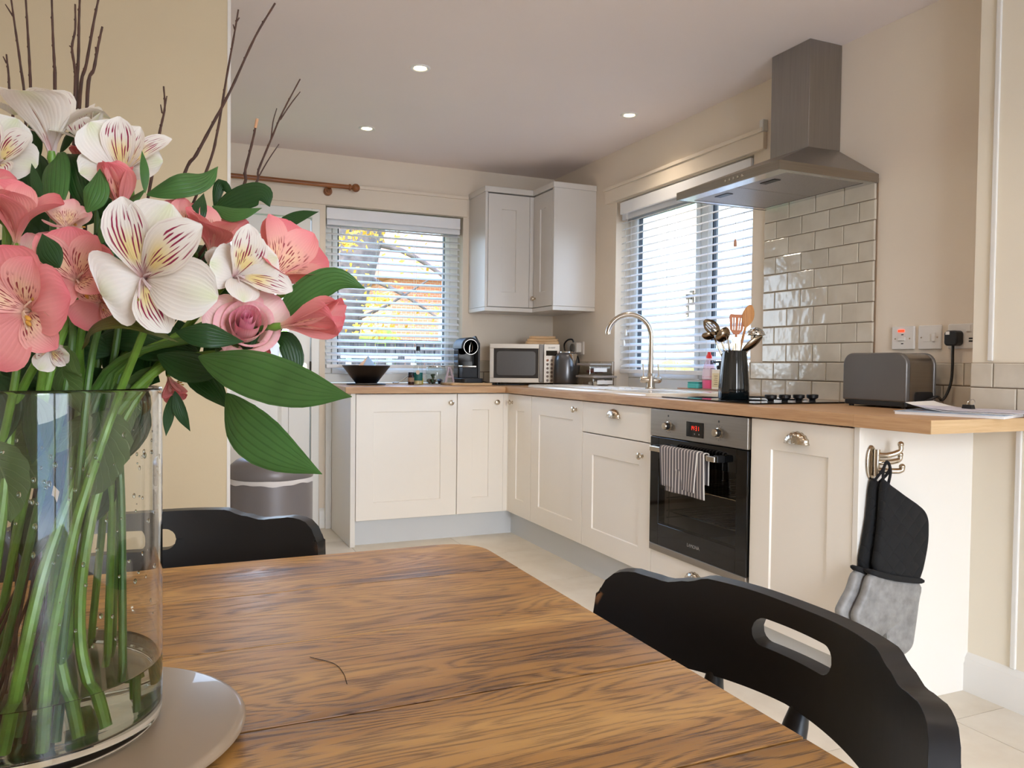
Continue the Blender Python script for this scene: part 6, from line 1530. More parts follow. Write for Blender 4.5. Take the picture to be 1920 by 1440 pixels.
LEAVES = [
('P9',[(-2.4785,-4.4155,1.0533),(-2.4546,-4.4589,1.0458),(-2.4231,-4.5003,1.0344),(-2.3958,-4.5288,1.0295)],0.0165,(-0.3797,-0.8600,0.3409),'green'),
('P9',[(-2.4596,-4.4027,1.0268),(-2.4514,-4.4287,1.0066),(-2.4303,-4.4493,0.9892),(-2.4034,-4.4724,0.9753)],0.0173,(-0.7457,-0.5525,0.3724),'green'),
('P8',[(-2.4867,-4.3520,1.0486),(-2.4733,-4.3691,1.0360),(-2.4557,-4.3884,1.0144)],0.0108,(-0.1825,-0.9241,0.3358),'dark'),
('P8',[(-2.4942,-4.3494,1.0249),(-2.4976,-4.3484,1.0077),(-2.4994,-4.3481,0.9922)],0.0041,(-0.0895,-0.9871,0.1328),'dark'),
('P8',[(-2.4931,-4.3499,1.0269),(-2.4893,-4.3519,1.0111),(-2.4823,-4.3555,0.9961)],0.0049,(0.1454,-0.9804,0.1331),'dark'),
('B1',[(-2.4262,-4.3940,1.0795),(-2.4050,-4.4026,1.1004),(-2.3832,-4.4118,1.1118),(-2.3620,-4.4158,1.1058)],0.0111,(-0.2770,-0.9006,-0.3350),'green'),
('B2',[(-2.4284,-4.3529,1.1460),(-2.4149,-4.3584,1.1588),(-2.4014,-4.3641,1.1657),(-2.3887,-4.3696,1.1688)],0.0055,(-0.1876,-0.9527,0.2391),'dark'),
('P5',[(-2.5128,-4.3370,1.1766),(-2.4923,-4.3457,1.1838),(-2.4732,-4.3430,1.1908),(-2.4616,-4.3367,1.2037)],0.0111,(-0.3871,-0.8786,0.2796),'green'),
('P6',[(-2.4670,-4.3354,1.1658),(-2.4496,-4.3427,1.1777),(-2.4303,-4.3510,1.1830),(-2.4242,-4.3540,1.1722)],0.0109,(-0.2958,-0.9268,0.2314),'dark'),
('P6',[(-2.4664,-4.3465,1.1705),(-2.4512,-4.3643,1.1622),(-2.4318,-4.3726,1.1674)],0.0061,(-0.3817,-0.8649,0.3259),'green'),
('P6',[(-2.4638,-4.3258,1.1719),(-2.4591,-4.3273,1.1921),(-2.4489,-4.3320,1.1807)],0.0047,(-0.2030,-0.9788,0.0278),'dark'),
('P6',[(-2.4813,-4.3624,1.1488),(-2.4769,-4.3640,1.1629),(-2.4728,-4.3544,1.1783)],0.0060,(-0.1059,-0.9940,0.0282),'dark'),
('P5',[(-2.5425,-4.3634,1.1332),(-2.5379,-4.3595,1.1487),(-2.5278,-4.3526,1.1643),(-2.5124,-4.3370,1.1819)],0.0106,(-0.6172,-0.7771,0.1236),'green'),
('P4',[(-2.5730,-4.3385,1.1569),(-2.5751,-4.3316,1.1768),(-2.5760,-4.3141,1.2010),(-2.5764,-4.2973,1.2106)],0.0120,(-0.4914,-0.8614,0.1288),'green'),
('P4',[(-2.5499,-4.3376,1.1591),(-2.5528,-4.3359,1.1757),(-2.5604,-4.3210,1.1980),(-2.5696,-4.3003,1.2099)],0.0129,(-0.1538,-0.9850,0.0788),'dark'),
('P5',[(-2.5513,-4.3589,1.1561),(-2.5453,-4.3611,1.1715),(-2.5436,-4.3504,1.1901)],0.0093,(-0.3006,-0.9447,0.1310),'green'),
('W2',[(-2.5916,-4.2687,1.2132),(-2.5967,-4.2660,1.2302),(-2.6006,-4.2529,1.2469)],0.0052,(-0.2030,-0.9788,0.0278),'dark'),
('W2',[(-2.5775,-4.2748,1.2151),(-2.5704,-4.2775,1.2293),(-2.5652,-4.2685,1.2430)],0.0043,(-0.5806,-0.8139,0.0233),'dark'),
('P3',[(-2.5610,-4.4270,1.1085),(-2.5678,-4.4237,1.1193),(-2.5720,-4.4161,1.1309)],0.0078,(-0.2019,-0.9707,0.1301),'dark'),
('W3',[(-2.5129,-4.3753,1.1704),(-2.5133,-4.3747,1.1865),(-2.5152,-4.3679,1.2024)],0.0031,(0.0063,-0.9996,0.0283),'green'),
('P3',[(-2.5812,-4.3456,1.1657),(-2.5862,-4.3376,1.1791),(-2.5902,-4.3244,1.1947)],0.0039,(-0.1921,-0.9810,0.0279),'dark'),
('W1',[(-2.5513,-4.4000,1.0571),(-2.5428,-4.4142,1.0722),(-2.5214,-4.4398,1.0759),(-2.4914,-4.4424,1.0621)],0.0088,(-0.2931,-0.6520,0.6993),'olive'),
('W1',[(-2.4929,-4.4251,1.0696),(-2.4731,-4.4338,1.0677),(-2.4493,-4.4280,1.0637)],0.0091,(-0.3730,-0.8434,0.3866),'dark'),
('B1',[(-2.4274,-4.4046,1.0697),(-2.4174,-4.4092,1.0651),(-2.4127,-4.4116,1.0488),(-2.4159,-4.4104,1.0429)],0.0082,(0.0745,-0.9885,0.1314),'dark'),
('W1',[(-2.5456,-4.3437,1.0114),(-2.5425,-4.3489,0.9907),(-2.5496,-4.3488,0.9652),(-2.5570,-4.3438,0.9498)],0.0206,(-0.4881,-0.8541,0.1796),'rose'),
('ROSE',[(-2.5617,-4.3627,1.0573),(-2.5679,-4.3550,1.0401),(-2.5564,-4.3553,1.0115)],0.0161,(-0.6132,-0.7707,0.1731),'rose'),
('P1',[(-2.6043,-4.3350,0.9892),(-2.5911,-4.3467,0.9746),(-2.5798,-4.3576,0.9583)],0.0161,(-0.2958,-0.9268,0.2314),'rose'),
('ROSE',[(-2.5507,-4.3416,1.0081),(-2.5647,-4.3413,0.9946),(-2.5749,-4.3427,0.9813)],0.0087,(-0.2958,-0.9268,0.2314),'rose'),
('P2',[(-2.5327,-4.3102,1.0437),(-2.5244,-4.3154,1.0144),(-2.5269,-4.3145,0.9828)],0.0143,(-0.2019,-0.9707,0.1301),'dark'),
('P1',[(-2.6081,-4.2992,1.0390),(-2.5988,-4.3040,1.0147),(-2.6044,-4.3026,0.9779)],0.0245,(-0.3006,-0.9447,0.1310),'dark'),
('P2',[(-2.5525,-4.3179,1.0437),(-2.5412,-4.3234,1.0233),(-2.5359,-4.3211,0.9941)],0.0165,(-0.3981,-0.9080,0.1306),'dark'),
('P6',[(-2.5074,-4.3322,1.0441),(-2.5266,-4.3266,1.0226),(-2.5266,-4.3265,0.9964)],0.0083,(-0.0895,-0.9871,0.1328),'rose'),
('P10',[(-2.5823,-4.2780,1.0302),(-2.5784,-4.2806,1.0003),(-2.5862,-4.2782,0.9617)],0.0188,(-0.3981,-0.9080,0.1306),'dark'),
('W5',[(-2.6234,-4.2715,1.0132),(-2.6195,-4.2742,0.9754),(-2.6118,-4.2789,0.9291)],0.0232,(-0.3006,-0.9447,0.1310),'dark'),
('P2',[(-2.5907,-4.3227,1.0573),(-2.5658,-4.3279,1.0637),(-2.5315,-4.3322,1.0554)],0.0185,(-0.3817,-0.8649,0.3259),'dark'),
('W1',[(-2.5315,-4.3322,1.0582),(-2.5035,-4.3442,1.0647),(-2.4755,-4.3567,1.0560)],0.0155,(-0.3817,-0.8649,0.3259),'dark'),
('P1',[(-2.6124,-4.3240,1.0628),(-2.5927,-4.3331,1.0435),(-2.5773,-4.3348,1.0298)],0.0165,(-0.3817,-0.8649,0.3259),'dark'),
('ROSE',[(-2.5052,-4.3602,1.0544),(-2.4817,-4.3761,1.0456),(-2.4582,-4.3865,1.0411)],0.0126,(-0.3657,-0.8255,0.4298),'dark'),
('W4',[(-2.5500,-4.3021,1.0625),(-2.5230,-4.3144,1.0439),(-2.5037,-4.3287,1.0333)],0.0176,(-0.3917,-0.8905,0.2315),'dark'),
('ROSE',[(-2.4677,-4.3926,1.0644),(-2.4543,-4.4096,1.0586),(-2.4317,-4.4025,1.0806)],0.0093,(-0.3797,-0.8600,0.3409),'dark'),
('ROSE',[(-2.4299,-4.4037,1.0650),(-2.4239,-4.4004,1.0809),(-2.4196,-4.3965,1.0931)],0.0063,(-0.0901,-0.9955,0.0282),'green'),
('P2',[(-2.4923,-4.3493,1.0587),(-2.5222,-4.3359,1.0706),(-2.5521,-4.3230,1.0641)],0.0147,(-0.3657,-0.8255,0.4298),'dark'),
('P1',[(-2.5595,-4.3203,1.0436),(-2.5849,-4.3143,1.0575),(-2.6099,-4.3091,1.0471)],0.0162,(-0.3657,-0.8255,0.4298),'dark'),
('W3',[(-2.5397,-4.3170,1.0810),(-2.5359,-4.3193,1.0604),(-2.5416,-4.3175,1.0346)],0.0141,(-0.2019,-0.9707,0.1301),'dark'),
('W3',[(-2.5171,-4.3214,1.0816),(-2.5094,-4.3254,1.0587),(-2.5113,-4.3253,1.0349)],0.0125,(-0.5775,-0.8067,0.1256),'dark'),
('W5',[(-2.6023,-4.2898,1.0762),(-2.5985,-4.2920,1.0555),(-2.6023,-4.2910,1.0314)],0.0182,(-0.2019,-0.9707,0.1301),'dark'),
('P6',[(-2.4902,-4.3277,1.0821),(-2.4864,-4.3300,1.0611),(-2.4922,-4.3280,1.0400)],0.0126,(-0.3006,-0.9447,0.1310),'dark'),
('W7',[(-2.4580,-4.3526,1.0861),(-2.4618,-4.3514,1.0695),(-2.4732,-4.3468,1.0537)],0.0124,(-0.3006,-0.9447,0.1310),'dark'),
('P2',[(-2.5595,-4.3192,1.0844),(-2.5633,-4.3182,1.0599),(-2.5595,-4.3205,1.0375)],0.0163,(-0.3006,-0.9447,0.1310),'dark'),
('P3',[(-2.6214,-4.2576,1.1452),(-2.6097,-4.2636,1.1154),(-2.6058,-4.2663,1.0813)],0.0214,(-0.3006,-0.9447,0.1310),'dark'),
('P4',[(-2.5423,-4.3029,1.1531),(-2.5500,-4.3004,1.1235),(-2.5462,-4.3030,1.0899)],0.0194,(-0.3006,-0.9447,0.1310),'dark'),
('W1',[(-2.5713,-4.3435,1.0086),(-2.5884,-4.3416,1.0049),(-2.6026,-4.3358,0.9893)],0.0132,(-0.3917,-0.8905,0.2315),'rose'),
('P2',[(-2.5278,-4.3305,1.0318),(-2.5294,-4.3346,1.0116),(-2.5296,-4.3350,0.9870)],0.0098,(-0.0895,-0.9871,0.1328),'rose'),
('P1',[(-2.6181,-4.3385,1.0396),(-2.6067,-4.3496,1.0172),(-2.6033,-4.3518,0.9908)],0.0174,(-0.3006,-0.9447,0.1310),'dark'),
('W5',[(-2.5862,-4.2761,1.0387),(-2.5980,-4.2721,0.9958),(-2.5980,-4.2733,0.9530)],0.0257,(-0.3006,-0.9447,0.1310),'dark'),
('P11',[(-2.5315,-4.3329,1.0317),(-2.5353,-4.3319,1.0093),(-2.5446,-4.3287,0.9786)],0.0163,(-0.3006,-0.9447,0.1310),'rose'),
('P12',[(-2.5844,-4.3700,1.0254),(-2.5810,-4.3721,1.0033),(-2.5844,-4.3714,0.9773)],0.0133,(-0.4914,-0.8614,0.1288),'dark'),
('P13',[(-2.6126,-4.3532,0.9912),(-2.6023,-4.3584,0.9652),(-2.5989,-4.3608,0.9354)],0.0164,(-0.3006,-0.9447,0.1310),'rose'),
('P14',[(-2.5241,-4.3048,1.0267),(-2.5293,-4.3021,0.9966),(-2.5372,-4.2997,0.9623)],0.0188,(-0.3006,-0.9447,0.1310),'dark'),
('W8',[(-2.5756,-4.2702,1.0213),(-2.5796,-4.2696,0.9821),(-2.5757,-4.2726,0.9387)],0.0261,(-0.3006,-0.9447,0.1310),'dark'),
('P11',[(-2.5783,-4.3149,0.9456),(-2.5932,-4.3091,0.9210),(-2.5969,-4.3083,0.8925)],0.0179,(-0.3006,-0.9447,0.1310),'dark'),
('ROSE',[(-2.5416,-4.3192,0.9733),(-2.5492,-4.3167,0.9443),(-2.5606,-4.3126,0.9151)],0.0141,(-0.1909,-0.9722,0.1355),'dark'),
('P3',[(-2.5866,-4.2564,1.1462),(-2.5987,-4.2617,1.1592),(-2.6139,-4.2437,1.1756)],0.0148,(-0.2410,-0.9095,0.3388),'dark'),
('P2',[(-2.5795,-4.2601,1.1266),(-2.5631,-4.2779,1.1381),(-2.5488,-4.2728,1.1523)],0.0148,(-0.4492,-0.8266,0.3390),'dark'),
('W1',[(-2.5251,-4.2845,1.1060),(-2.5216,-4.2963,1.1256),(-2.5190,-4.2860,1.1476)],0.0148,(-0.4662,-0.8175,0.3382),'dark'),
('P6',[(-2.4949,-4.2956,1.1785),(-2.4920,-4.3084,1.1562),(-2.4889,-4.2994,1.1371)],0.0148,(-0.4650,-0.8181,0.3383),'dark'),
('W7',[(-2.4558,-4.3139,1.1345),(-2.4624,-4.3226,1.1134),(-2.4678,-4.3099,1.0943)],0.0148,(-0.2202,-0.9151,0.3379),'dark'),
('P9',[(-2.4572,-4.3148,1.0819),(-2.4446,-4.3309,1.0964),(-2.4303,-4.3257,1.1123)],0.0148,(-0.5150,-0.7889,0.3352),'dark'),
('P1',[(-2.6035,-4.2506,1.0915),(-2.5829,-4.2706,1.0904),(-2.5650,-4.2675,1.0906)],0.0148,(-0.1835,-0.9239,0.3358),'dark'),
('W6',[(-2.5504,-4.2745,1.0681),(-2.5414,-4.2888,1.0866),(-2.5338,-4.2807,1.1062)],0.0148,(-0.5560,-0.7621,0.3317),'dark'),
('W1',[(-2.5055,-4.2939,1.0762),(-2.4999,-4.3067,1.0957),(-2.4944,-4.2976,1.1166)],0.0148,(-0.5217,-0.7847,0.3347),'dark'),
('P3',[(-2.5975,-4.2525,1.1170),(-2.6145,-4.2561,1.1116),(-2.6352,-4.2363,1.1081)],0.0148,(-0.5303,-0.7792,0.3340),'dark'),
('P10',[(-2.5498,-4.2710,1.1989),(-2.5552,-4.2802,1.1770),(-2.5624,-4.2666,1.1590)],0.0148,(-0.2142,-0.9166,0.3376),'dark'),
('P5',[(-2.5246,-4.2828,1.1737),(-2.5275,-4.2930,1.1514),(-2.5314,-4.2809,1.1323)],0.0148,(-0.2799,-0.8978,0.3401),'dark'),
('W5',[(-2.5997,-4.2486,1.2213),(-2.5987,-4.2606,1.1980),(-2.6008,-4.2493,1.1793)],0.0148,(-0.3624,-0.8674,0.3410),'dark'),
('P6',[(-2.4657,-4.3093,1.1434),(-2.4841,-4.3125,1.1347),(-2.5020,-4.2939,1.1287)],0.0148,(-0.4749,-0.8127,0.3378),'dark'),
('P7',[(-2.4164,-4.3310,1.1406),(-2.4367,-4.3331,1.1396),(-2.4550,-4.3141,1.1413)],0.0148,(-0.5600,-0.7593,0.3313),'dark')]
TWIGS = [
([(-2.4190,-4.3406,1.3376),(-2.4339,-4.3349,1.3100),(-2.4520,-4.3282,1.2670),(-2.4645,-4.3235,1.2412),(-2.4771,-4.3187,1.2154),(-2.4861,-4.3152,1.1990),(-2.5091,-4.3137,1.1190),(-2.5321,-4.3121,1.0390),(-2.6079,-4.3055,0.7785)],0.00117,[],'longest bare twig slanting to upper right in front of the ceiling'),
([(-2.4436,-4.2969,1.3455),(-2.4465,-4.2962,1.3266),(-2.4531,-4.2944,1.2862),(-2.4597,-4.2928,1.2436),(-2.4679,-4.2901,1.2108),(-2.5003,-4.2948,1.1249),(-2.5326,-4.2994,1.0390),(-2.6424,-4.2996,0.7785)],0.00099,[[(-2.4465,-4.2961,1.3289),(-2.4477,-4.2954,1.3329)],[(-2.4449,-4.2966,1.3356),(-2.4428,-4.2974,1.3388)]],'thin upright bare twig crossing the long slanting twig'),
([(-2.3991,-4.3400,1.2806),(-2.4122,-4.3351,1.2535),(-2.4210,-4.3319,1.2308),(-2.4302,-4.3286,1.2064),(-2.4354,-4.3268,1.1890),(-2.4839,-4.3210,1.1140),(-2.5324,-4.3151,1.0390),(-2.6260,-4.3236,0.7785)],0.00085,[[(-2.4210,-4.3319,1.2308),(-2.4194,-4.3322,1.2456),(-2.4166,-4.3331,1.2565)],[(-2.4142,-4.3344,1.2470),(-2.4062,-4.3375,1.2601),(-2.3991,-4.3403,1.2702)],[(-2.4330,-4.3277,1.1946),(-2.4242,-4.3310,1.2121),(-2.4150,-4.3346,1.2274)]],'forked fine twig at the far right of the bouquet'),
([(-2.4313,-4.3269,1.2472),(-2.4345,-4.3260,1.2307),(-2.4401,-4.3242,1.2063),(-2.4441,-4.3230,1.1871),(-2.4882,-4.3185,1.1131),(-2.5323,-4.3141,1.0390),(-2.6156,-4.2885,0.7785)],0.00119,[],'twig with a pale cut end beside the curtain pole'),
([(-2.5012,-4.2736,1.2803),(-2.5003,-4.2744,1.2633),(-2.5028,-4.2738,1.2489),(-2.5053,-4.2731,1.2354),(-2.5208,-4.2793,1.1372),(-2.5363,-4.2856,1.0390),(-2.6451,-4.3249,0.7785)],0.00105,[[(-2.5003,-4.2744,1.2633),(-2.4987,-4.2749,1.2723)],[(-2.5024,-4.2737,1.2579),(-2.5036,-4.2729,1.2650)]],'short budded twig standing alone right of the white flowers'),
([(-2.5484,-4.2515,1.3299),(-2.5517,-4.2506,1.3137),(-2.5550,-4.2497,1.2940),(-2.5599,-4.2481,1.2733),(-2.5618,-4.2516,1.1562),(-2.5637,-4.2551,1.0390),(-2.5921,-4.3505,0.7785)],0.00134,[[(-2.5529,-4.2502,1.3075),(-2.5537,-4.2497,1.3128)]],'thick dark twig leaning right of the upright bunch'),
([(-2.5516,-4.2383,1.3605),(-2.5558,-4.2371,1.3386),(-2.5617,-4.2356,1.3022),(-2.5667,-4.2342,1.2748),(-2.5696,-4.2427,1.1569),(-2.5725,-4.2512,1.0390),(-2.6089,-4.3227,0.7785)],0.00130,[],'dark twig leaving the top of the picture, second from right in its bunch'),
([(-2.5677,-4.2202,1.3659),(-2.5685,-4.2205,1.3428),(-2.5690,-4.2212,1.3105),(-2.5707,-4.2214,1.2781),(-2.5742,-4.2356,1.1586),(-2.5777,-4.2497,1.0390),(-2.6098,-4.3607,0.7785)],0.00132,[],'straight dark twig in the middle of the upright bunch'),
([(-2.5693,-4.2419,1.3485),(-2.5693,-4.2424,1.3274),(-2.5718,-4.2418,1.3117),(-2.5693,-4.2435,1.2916),(-2.5694,-4.2441,1.2705),(-2.5707,-4.2478,1.1548),(-2.5720,-4.2514,1.0390),(-2.5852,-4.3351,0.7785)],0.00111,[[(-2.5722,-4.2416,1.3126),(-2.5738,-4.2409,1.3135)]],'crooked twig on the left of the upright bunch'),
([(-2.5874,-4.2338,1.3554),(-2.5866,-4.2350,1.3250),(-2.5854,-4.2363,1.2981),(-2.5850,-4.2369,1.2811),(-2.5855,-4.2426,1.1600),(-2.5861,-4.2483,1.0390),(-2.6140,-4.3362,0.7785)],0.00122,[],'single straight dark twig behind the topmost white flower'),
([(-2.6092,-4.2132,1.3598),(-2.6075,-4.2148,1.3289),(-2.6059,-4.2164,1.2971),(-2.6051,-4.2177,1.2653),(-2.6028,-4.2332,1.1521),(-2.6006,-4.2486,1.0390),(-2.5784,-4.3617,0.7785)],0.00118,[],'long dark twig left of the topmost white flower'),
([(-2.6190,-4.2199,1.3551),(-2.6157,-4.2221,1.3291),(-2.6116,-4.2248,1.2978),(-2.6076,-4.2278,1.2566),(-2.6055,-4.2384,1.1478),(-2.6034,-4.2491,1.0390),(-2.5792,-4.3243,0.7785)],0.00105,[[(-2.6174,-4.2211,1.3381),(-2.6231,-4.2183,1.3478)]],'slanting twig with a side shoot near the left edge'),
([(-2.6204,-4.2318,1.3019),(-2.6188,-4.2329,1.2851),(-2.6180,-4.2337,1.2697),(-2.6156,-4.2352,1.2534),(-2.6131,-4.2431,1.1462),(-2.6105,-4.2509,1.0390),(-2.5982,-4.3523,0.7785)],0.00103,[[(-2.6204,-4.2320,1.2948),(-2.6229,-4.2307,1.3001)],[(-2.6148,-4.2355,1.2587),(-2.6253,-4.2304,1.2740)]],'short forked twig nearest the left edge')]
# ------------------------------------------------------------------ bouquet
def petal_mat(name, base, tip, throat, streak=None, yellow=None, green_tip=None, dots=False):
    t = NT(name)
    tc = t.n('TexCoord'); sp = t.n('SeparateXYZ'); t.l(tc.outputs['UV'], sp.inputs[0])
    U, V = sp.outputs[0], sp.outputs[1]
    oi = t.n('ObjectInfo')
    c = t.ramp(V, ((0.0, lin(throat)), (0.30, lin(base)), (0.72, lin(base)), (1.0, lin(tip))))
    ac = t.math('ABSOLUTE', t.math('MULTIPLY_ADD', U, 2.0, -1.0))
    if green_tip:
        g = t.math('MULTIPLY', t.ramp(V, ((0.6, (0, 0, 0)), (1.0, (1, 1, 1)))), t.ramp(ac, ((0.1, (1, 1, 1)), (0.6, (0, 0, 0)))))
        c = t.mix(g, c, lin(green_tip))
    if yellow:
        y = t.math('MULTIPLY', t.ramp(V, ((0.22, (0, 0, 0)), (0.36, (1, 1, 1)), (0.52, (1, 1, 1)), (0.72, (0, 0, 0)))), t.ramp(ac, ((0.3, (1, 1, 1)), (0.85, (0, 0, 0)))))
        c = t.mix(t.math('MULTIPLY', y, 0.7), c, lin(yellow))
    # fine veins
    wv = t.math('ABSOLUTE', t.math('SINE', t.math('MULTIPLY', U, 44.0)))
    c = t.mix(t.math('MULTIPLY', t.math('POWER', wv, 6.0), 0.06), c, tuple(x * .55 for x in lin(base)))
    if streak:
        cx = t.n('CombineXYZ'); t.l(t.math('MULTIPLY', U, 19.0), cx.inputs[0]); t.l(t.math('MULTIPLY', V, 10.0 if dots else 4.6), cx.inputs[1]); t.l(t.math('MULTIPLY', oi.outputs['Random'], 50.0), cx.inputs[2])
        n = t.n('TexNoise', Scale=1.0, Detail=0.5, Roughness=0.3); t.l(cx.outputs[0], n.inputs['Vector'])
        cols = t.math('POWER', t.math('ABSOLUTE', t.math('SINE', t.math('MULTIPLY', U, PI * 11.0))), 1.5)
        k = t.math('MULTIPLY', t.math('MULTIPLY_ADD', cols, .55, .5), n.outputs[0])
        s = t.ramp(k, ((0.50, (0, 0, 0)), (0.54, (1, 1, 1))))
        m = t.ramp(V, ((0.10, (0, 0, 0)), (0.2, (1, 1, 1)), (0.60 if dots else 0.80, (1, 1, 1)), (0.70 if dots else 0.93, (0, 0, 0))))
        e = t.ramp(ac, ((0.72, (1, 1, 1)), (0.95, (0, 0, 0))))
        c = t.mix(t.math('MULTIPLY', t.math('MULTIPLY', s, m), e), c, lin(streak))
    p = t.n('BsdfPrincipled', Roughness=0.55); t.l(c, p.inputs['Base Color']); p.inputs['Specular IOR Level'].default_value = 0.25
    tr = t.n('BsdfTranslucent'); t.l(c, tr.inputs[0]); mx = t.n('MixShader'); mx.inputs[0].default_value = 0.28
    bp = t.n('Bump', Strength=0.25, Distance=0.0006); t.l(wv, bp.inputs['Height']); t.l(bp.outputs[0], p.inputs['Normal'])
    t.l(p.outputs[0], mx.inputs[1]); t.l(tr.outputs[0], mx.inputs[2])
    return t.done(mx.outputs[0])
PET = {
 'white': (petal_mat('petal_white', (238, 231, 220), (240, 236, 226), (230, 208, 204), green_tip=(222, 226, 186)),
           petal_mat('petal_white_streaked', (238, 230, 218), (240, 234, 224), (228, 170, 170), streak=(150, 42, 74), yellow=(250, 224, 120))),
 'pink': (petal_mat('petal_coral', (236, 152, 148), (228, 116, 124), (248, 222, 196)),
          petal_mat('petal_coral_spotted', (242, 176, 166), (236, 136, 140), (248, 222, 190), streak=(160, 66, 70), yellow=(250, 226, 178), dots=True)),
 'pale': (petal_mat('petal_pale', (240, 202, 190), (236, 150, 156), (240, 214, 190)),
          petal_mat('petal_pale_spotted', (240, 204, 190), (234, 158, 160), (244, 214, 170), streak=(170, 84, 84), yellow=(246, 220, 160), dots=True)),
}
def leaf_mat(name, front, back, vein, pinnate=False):
    t = NT(name)
    tc = t.n('TexCoord'); sp = t.n('SeparateXYZ'); t.l(tc.outputs['UV'], sp.inputs[0])
    U, V = sp.outputs[0], sp.outputs[1]
    ac = t.math('ABSOLUTE', t.math('MULTIPLY_ADD', U, 2.0, -1.0))
    if pinnate:
        w = t.math('ABSOLUTE', t.math('SINE', t.math('MULTIPLY', t.math('MULTIPLY_ADD', ac, -0.28, V), 30.0)))
        w = t.math('POWER', t.math('SUBTRACT', 1.0, w), 9.0)
        mid = t.ramp(ac, ((0.0, (1, 1, 1)), (0.06, (0, 0, 0))))
        w = t.math('MAXIMUM', w, mid)
    else:
        w = t.math('POWER', t.math('ABSOLUTE', t.math('SINE', t.math('MULTIPLY', U, 21.0))), 10.0)
    nz = t.n('TexNoise', Scale=25.0, Detail=3.0); t.l(tc.outputs['Object'], nz.inputs['Vector'])
    f = lin(front)
    c = t.ramp(nz.outputs[0], ((.3, tuple(x * .82 for x in f)), (.7, tuple(x * 1.12 for x in f))))
    c = t.mix(t.math('MULTIPLY', w, 0.45 if pinnate else 0.22), c, lin(vein))
    g = t.n('NewGeometry'); c = t.mix(t.math('MULTIPLY', g.outputs['Backfacing'], 0.6), c, lin(back))
    p = t.n('BsdfPrincipled', Roughness=0.42); t.l(c, p.inputs['Base Color']); p.inputs['Specular IOR Level'].default_value = 0.35
    bp = t.n('Bump', Strength=0.35, Distance=0.0008, _invert=True); t.l(w, bp.inputs['Height']); t.l(bp.outputs[0], p.inputs['Normal'])
    tr = t.n('BsdfTranslucent'); t.l(c, tr.inputs[0]); mx = t.n('MixShader'); mx.inputs[0].default_value = 0.22
    t.l(p.outputs[0], mx.inputs[1]); t.l(tr.outputs[0], mx.inputs[2])
    return t.done(mx.outputs[0])
LEAFM = {'green': leaf_mat('leaf_green', (74, 116, 56), (100, 136, 78), (34, 70, 26)), 'dark': leaf_mat('leaf_dark', (38, 72, 30), (70, 100, 50), (22, 48, 18)),
         'olive': leaf_mat('leaf_olive', (84, 88, 30), (110, 112, 50), (60, 64, 22)), 'rose': leaf_mat('leaf_rose', (88, 112, 58), (120, 138, 86), (132, 152, 92), True)}
M['stem'] = mat('green_stem', (102, 140, 50), 0.42, var=0.22, scale=60, bump=0.1, bscale=300)
M['stem_d'] = mat('dark_green_stem', (70, 104, 40), 0.45, var=0.22, scale=60)
M['anther'] = mat('olive_anther', (128, 108, 40), 0.7, var=0.3, scale=300)
M['anther_o'] = mat('orange_anther', (190, 136, 52), 0.7, var=0.3, scale=300)
frng = random.Random(11)
def interp(P_, x):
    for (x0, y0), (x1, y1) in zip(P_, P_[1:]):
        if x <= x1: return y0 + (y1 - y0) * (x - x0) / (x1 - x0)
    return P_[-1][1]
OUTW = ((0, .13), (.12, .17), (.3, .42), (.5, .80), (.68, 1.0), (.82, .96), (.92, .70), (.97, .36), (1, .10))
INW = ((0, .16), (.15, .24), (.35, .55), (.55, .92), (.7, 1.0), (.84, .84), (.94, .48), (1, .07))
def tepal(name, parent, base, a, e1, e2, phi, L, half, prof, th_open, recurve, cup, m, seed):
    d = e1 * math.cos(phi) + e2 * math.sin(phi); cr = a.cross(d).normalized()
    n = 14; pos = Vector(base); path = []
    for i in range(n + 1):
        s = i / n
        th = math.radians(th_open * (0.22 + 0.95 * s ** 0.75) + recurve * s ** 3)
        T = a * math.cos(th) + d * math.sin(th); N = a * math.sin(th) - d * math.cos(th)
        path.append((pos.copy(), N)); pos = pos + T * (L / n)
    r1, r2 = random.Random(seed).uniform(0, 6), random.Random(seed + 1).uniform(-.12, .12)
    def fn(u, v):
        i = v * n; k = min(n - 1, int(i)); f = i - k
        p = path[k][0].lerp(path[k + 1][0], f); N = path[k][1].lerp(path[k + 1][1], f)
        q = 2 * u - 1; w = half * interp(prof, v)
        ruff = .05 * math.sin(q * 5 + r1 + v * 9) * v * v
        return p + cr * (w * (q + r2 * v * (1 - q * q) * 0.6)) + N * (w * (cup * q * q + ruff) + .03 * L * math.sin(v * PI) * (abs(q) < .2) * .4)
    return obj(name, grid(BM(), fn, 12, n), m, parent, smooth=80, recalc=False)
LEAFW = ((0, .06), (.06, .30), (.14, .56), (.27, .86), (.42, 1.0), (.56, .96), (.70, .76), (.82, .48), (.90, .26), (.95, .13), (1, .01))
def leaf(parent, pts, hw, N, kind):
    P_ = smooth_path(pts, 6); n = len(P_) - 1
    N = Vector(N); sgn = 0.18
    def fn(u, v):
        i = v * n; k = min(n - 1, int(i)); f = i - k
        p = P_[k].lerp(P_[k + 1], f)
        T = (P_[min(n, k + 1)] - P_[max(0, k - 1)]).normalized()
        B = T.cross(N).normalized(); Q = B.cross(T)
        q = 2 * u - 1
        if kind == 'rose': w = hw * math.sin(PI * min(1, (.03 + .97 * v) ** .8)) ** .75 * (1 + .05 * math.sin(v * 60))
        else: w = hw * interp(LEAFW, v)
        return p + B * (w * q) - Q * (w * sgn * q * q) + Q * (.04 * w * math.sin(v * 8 + q * 3))
    return obj('leaf', grid(BM(), fn, 10, max(14, n)), LEAFM[kind], parent, smooth=80, recalc=False)
roots = {}
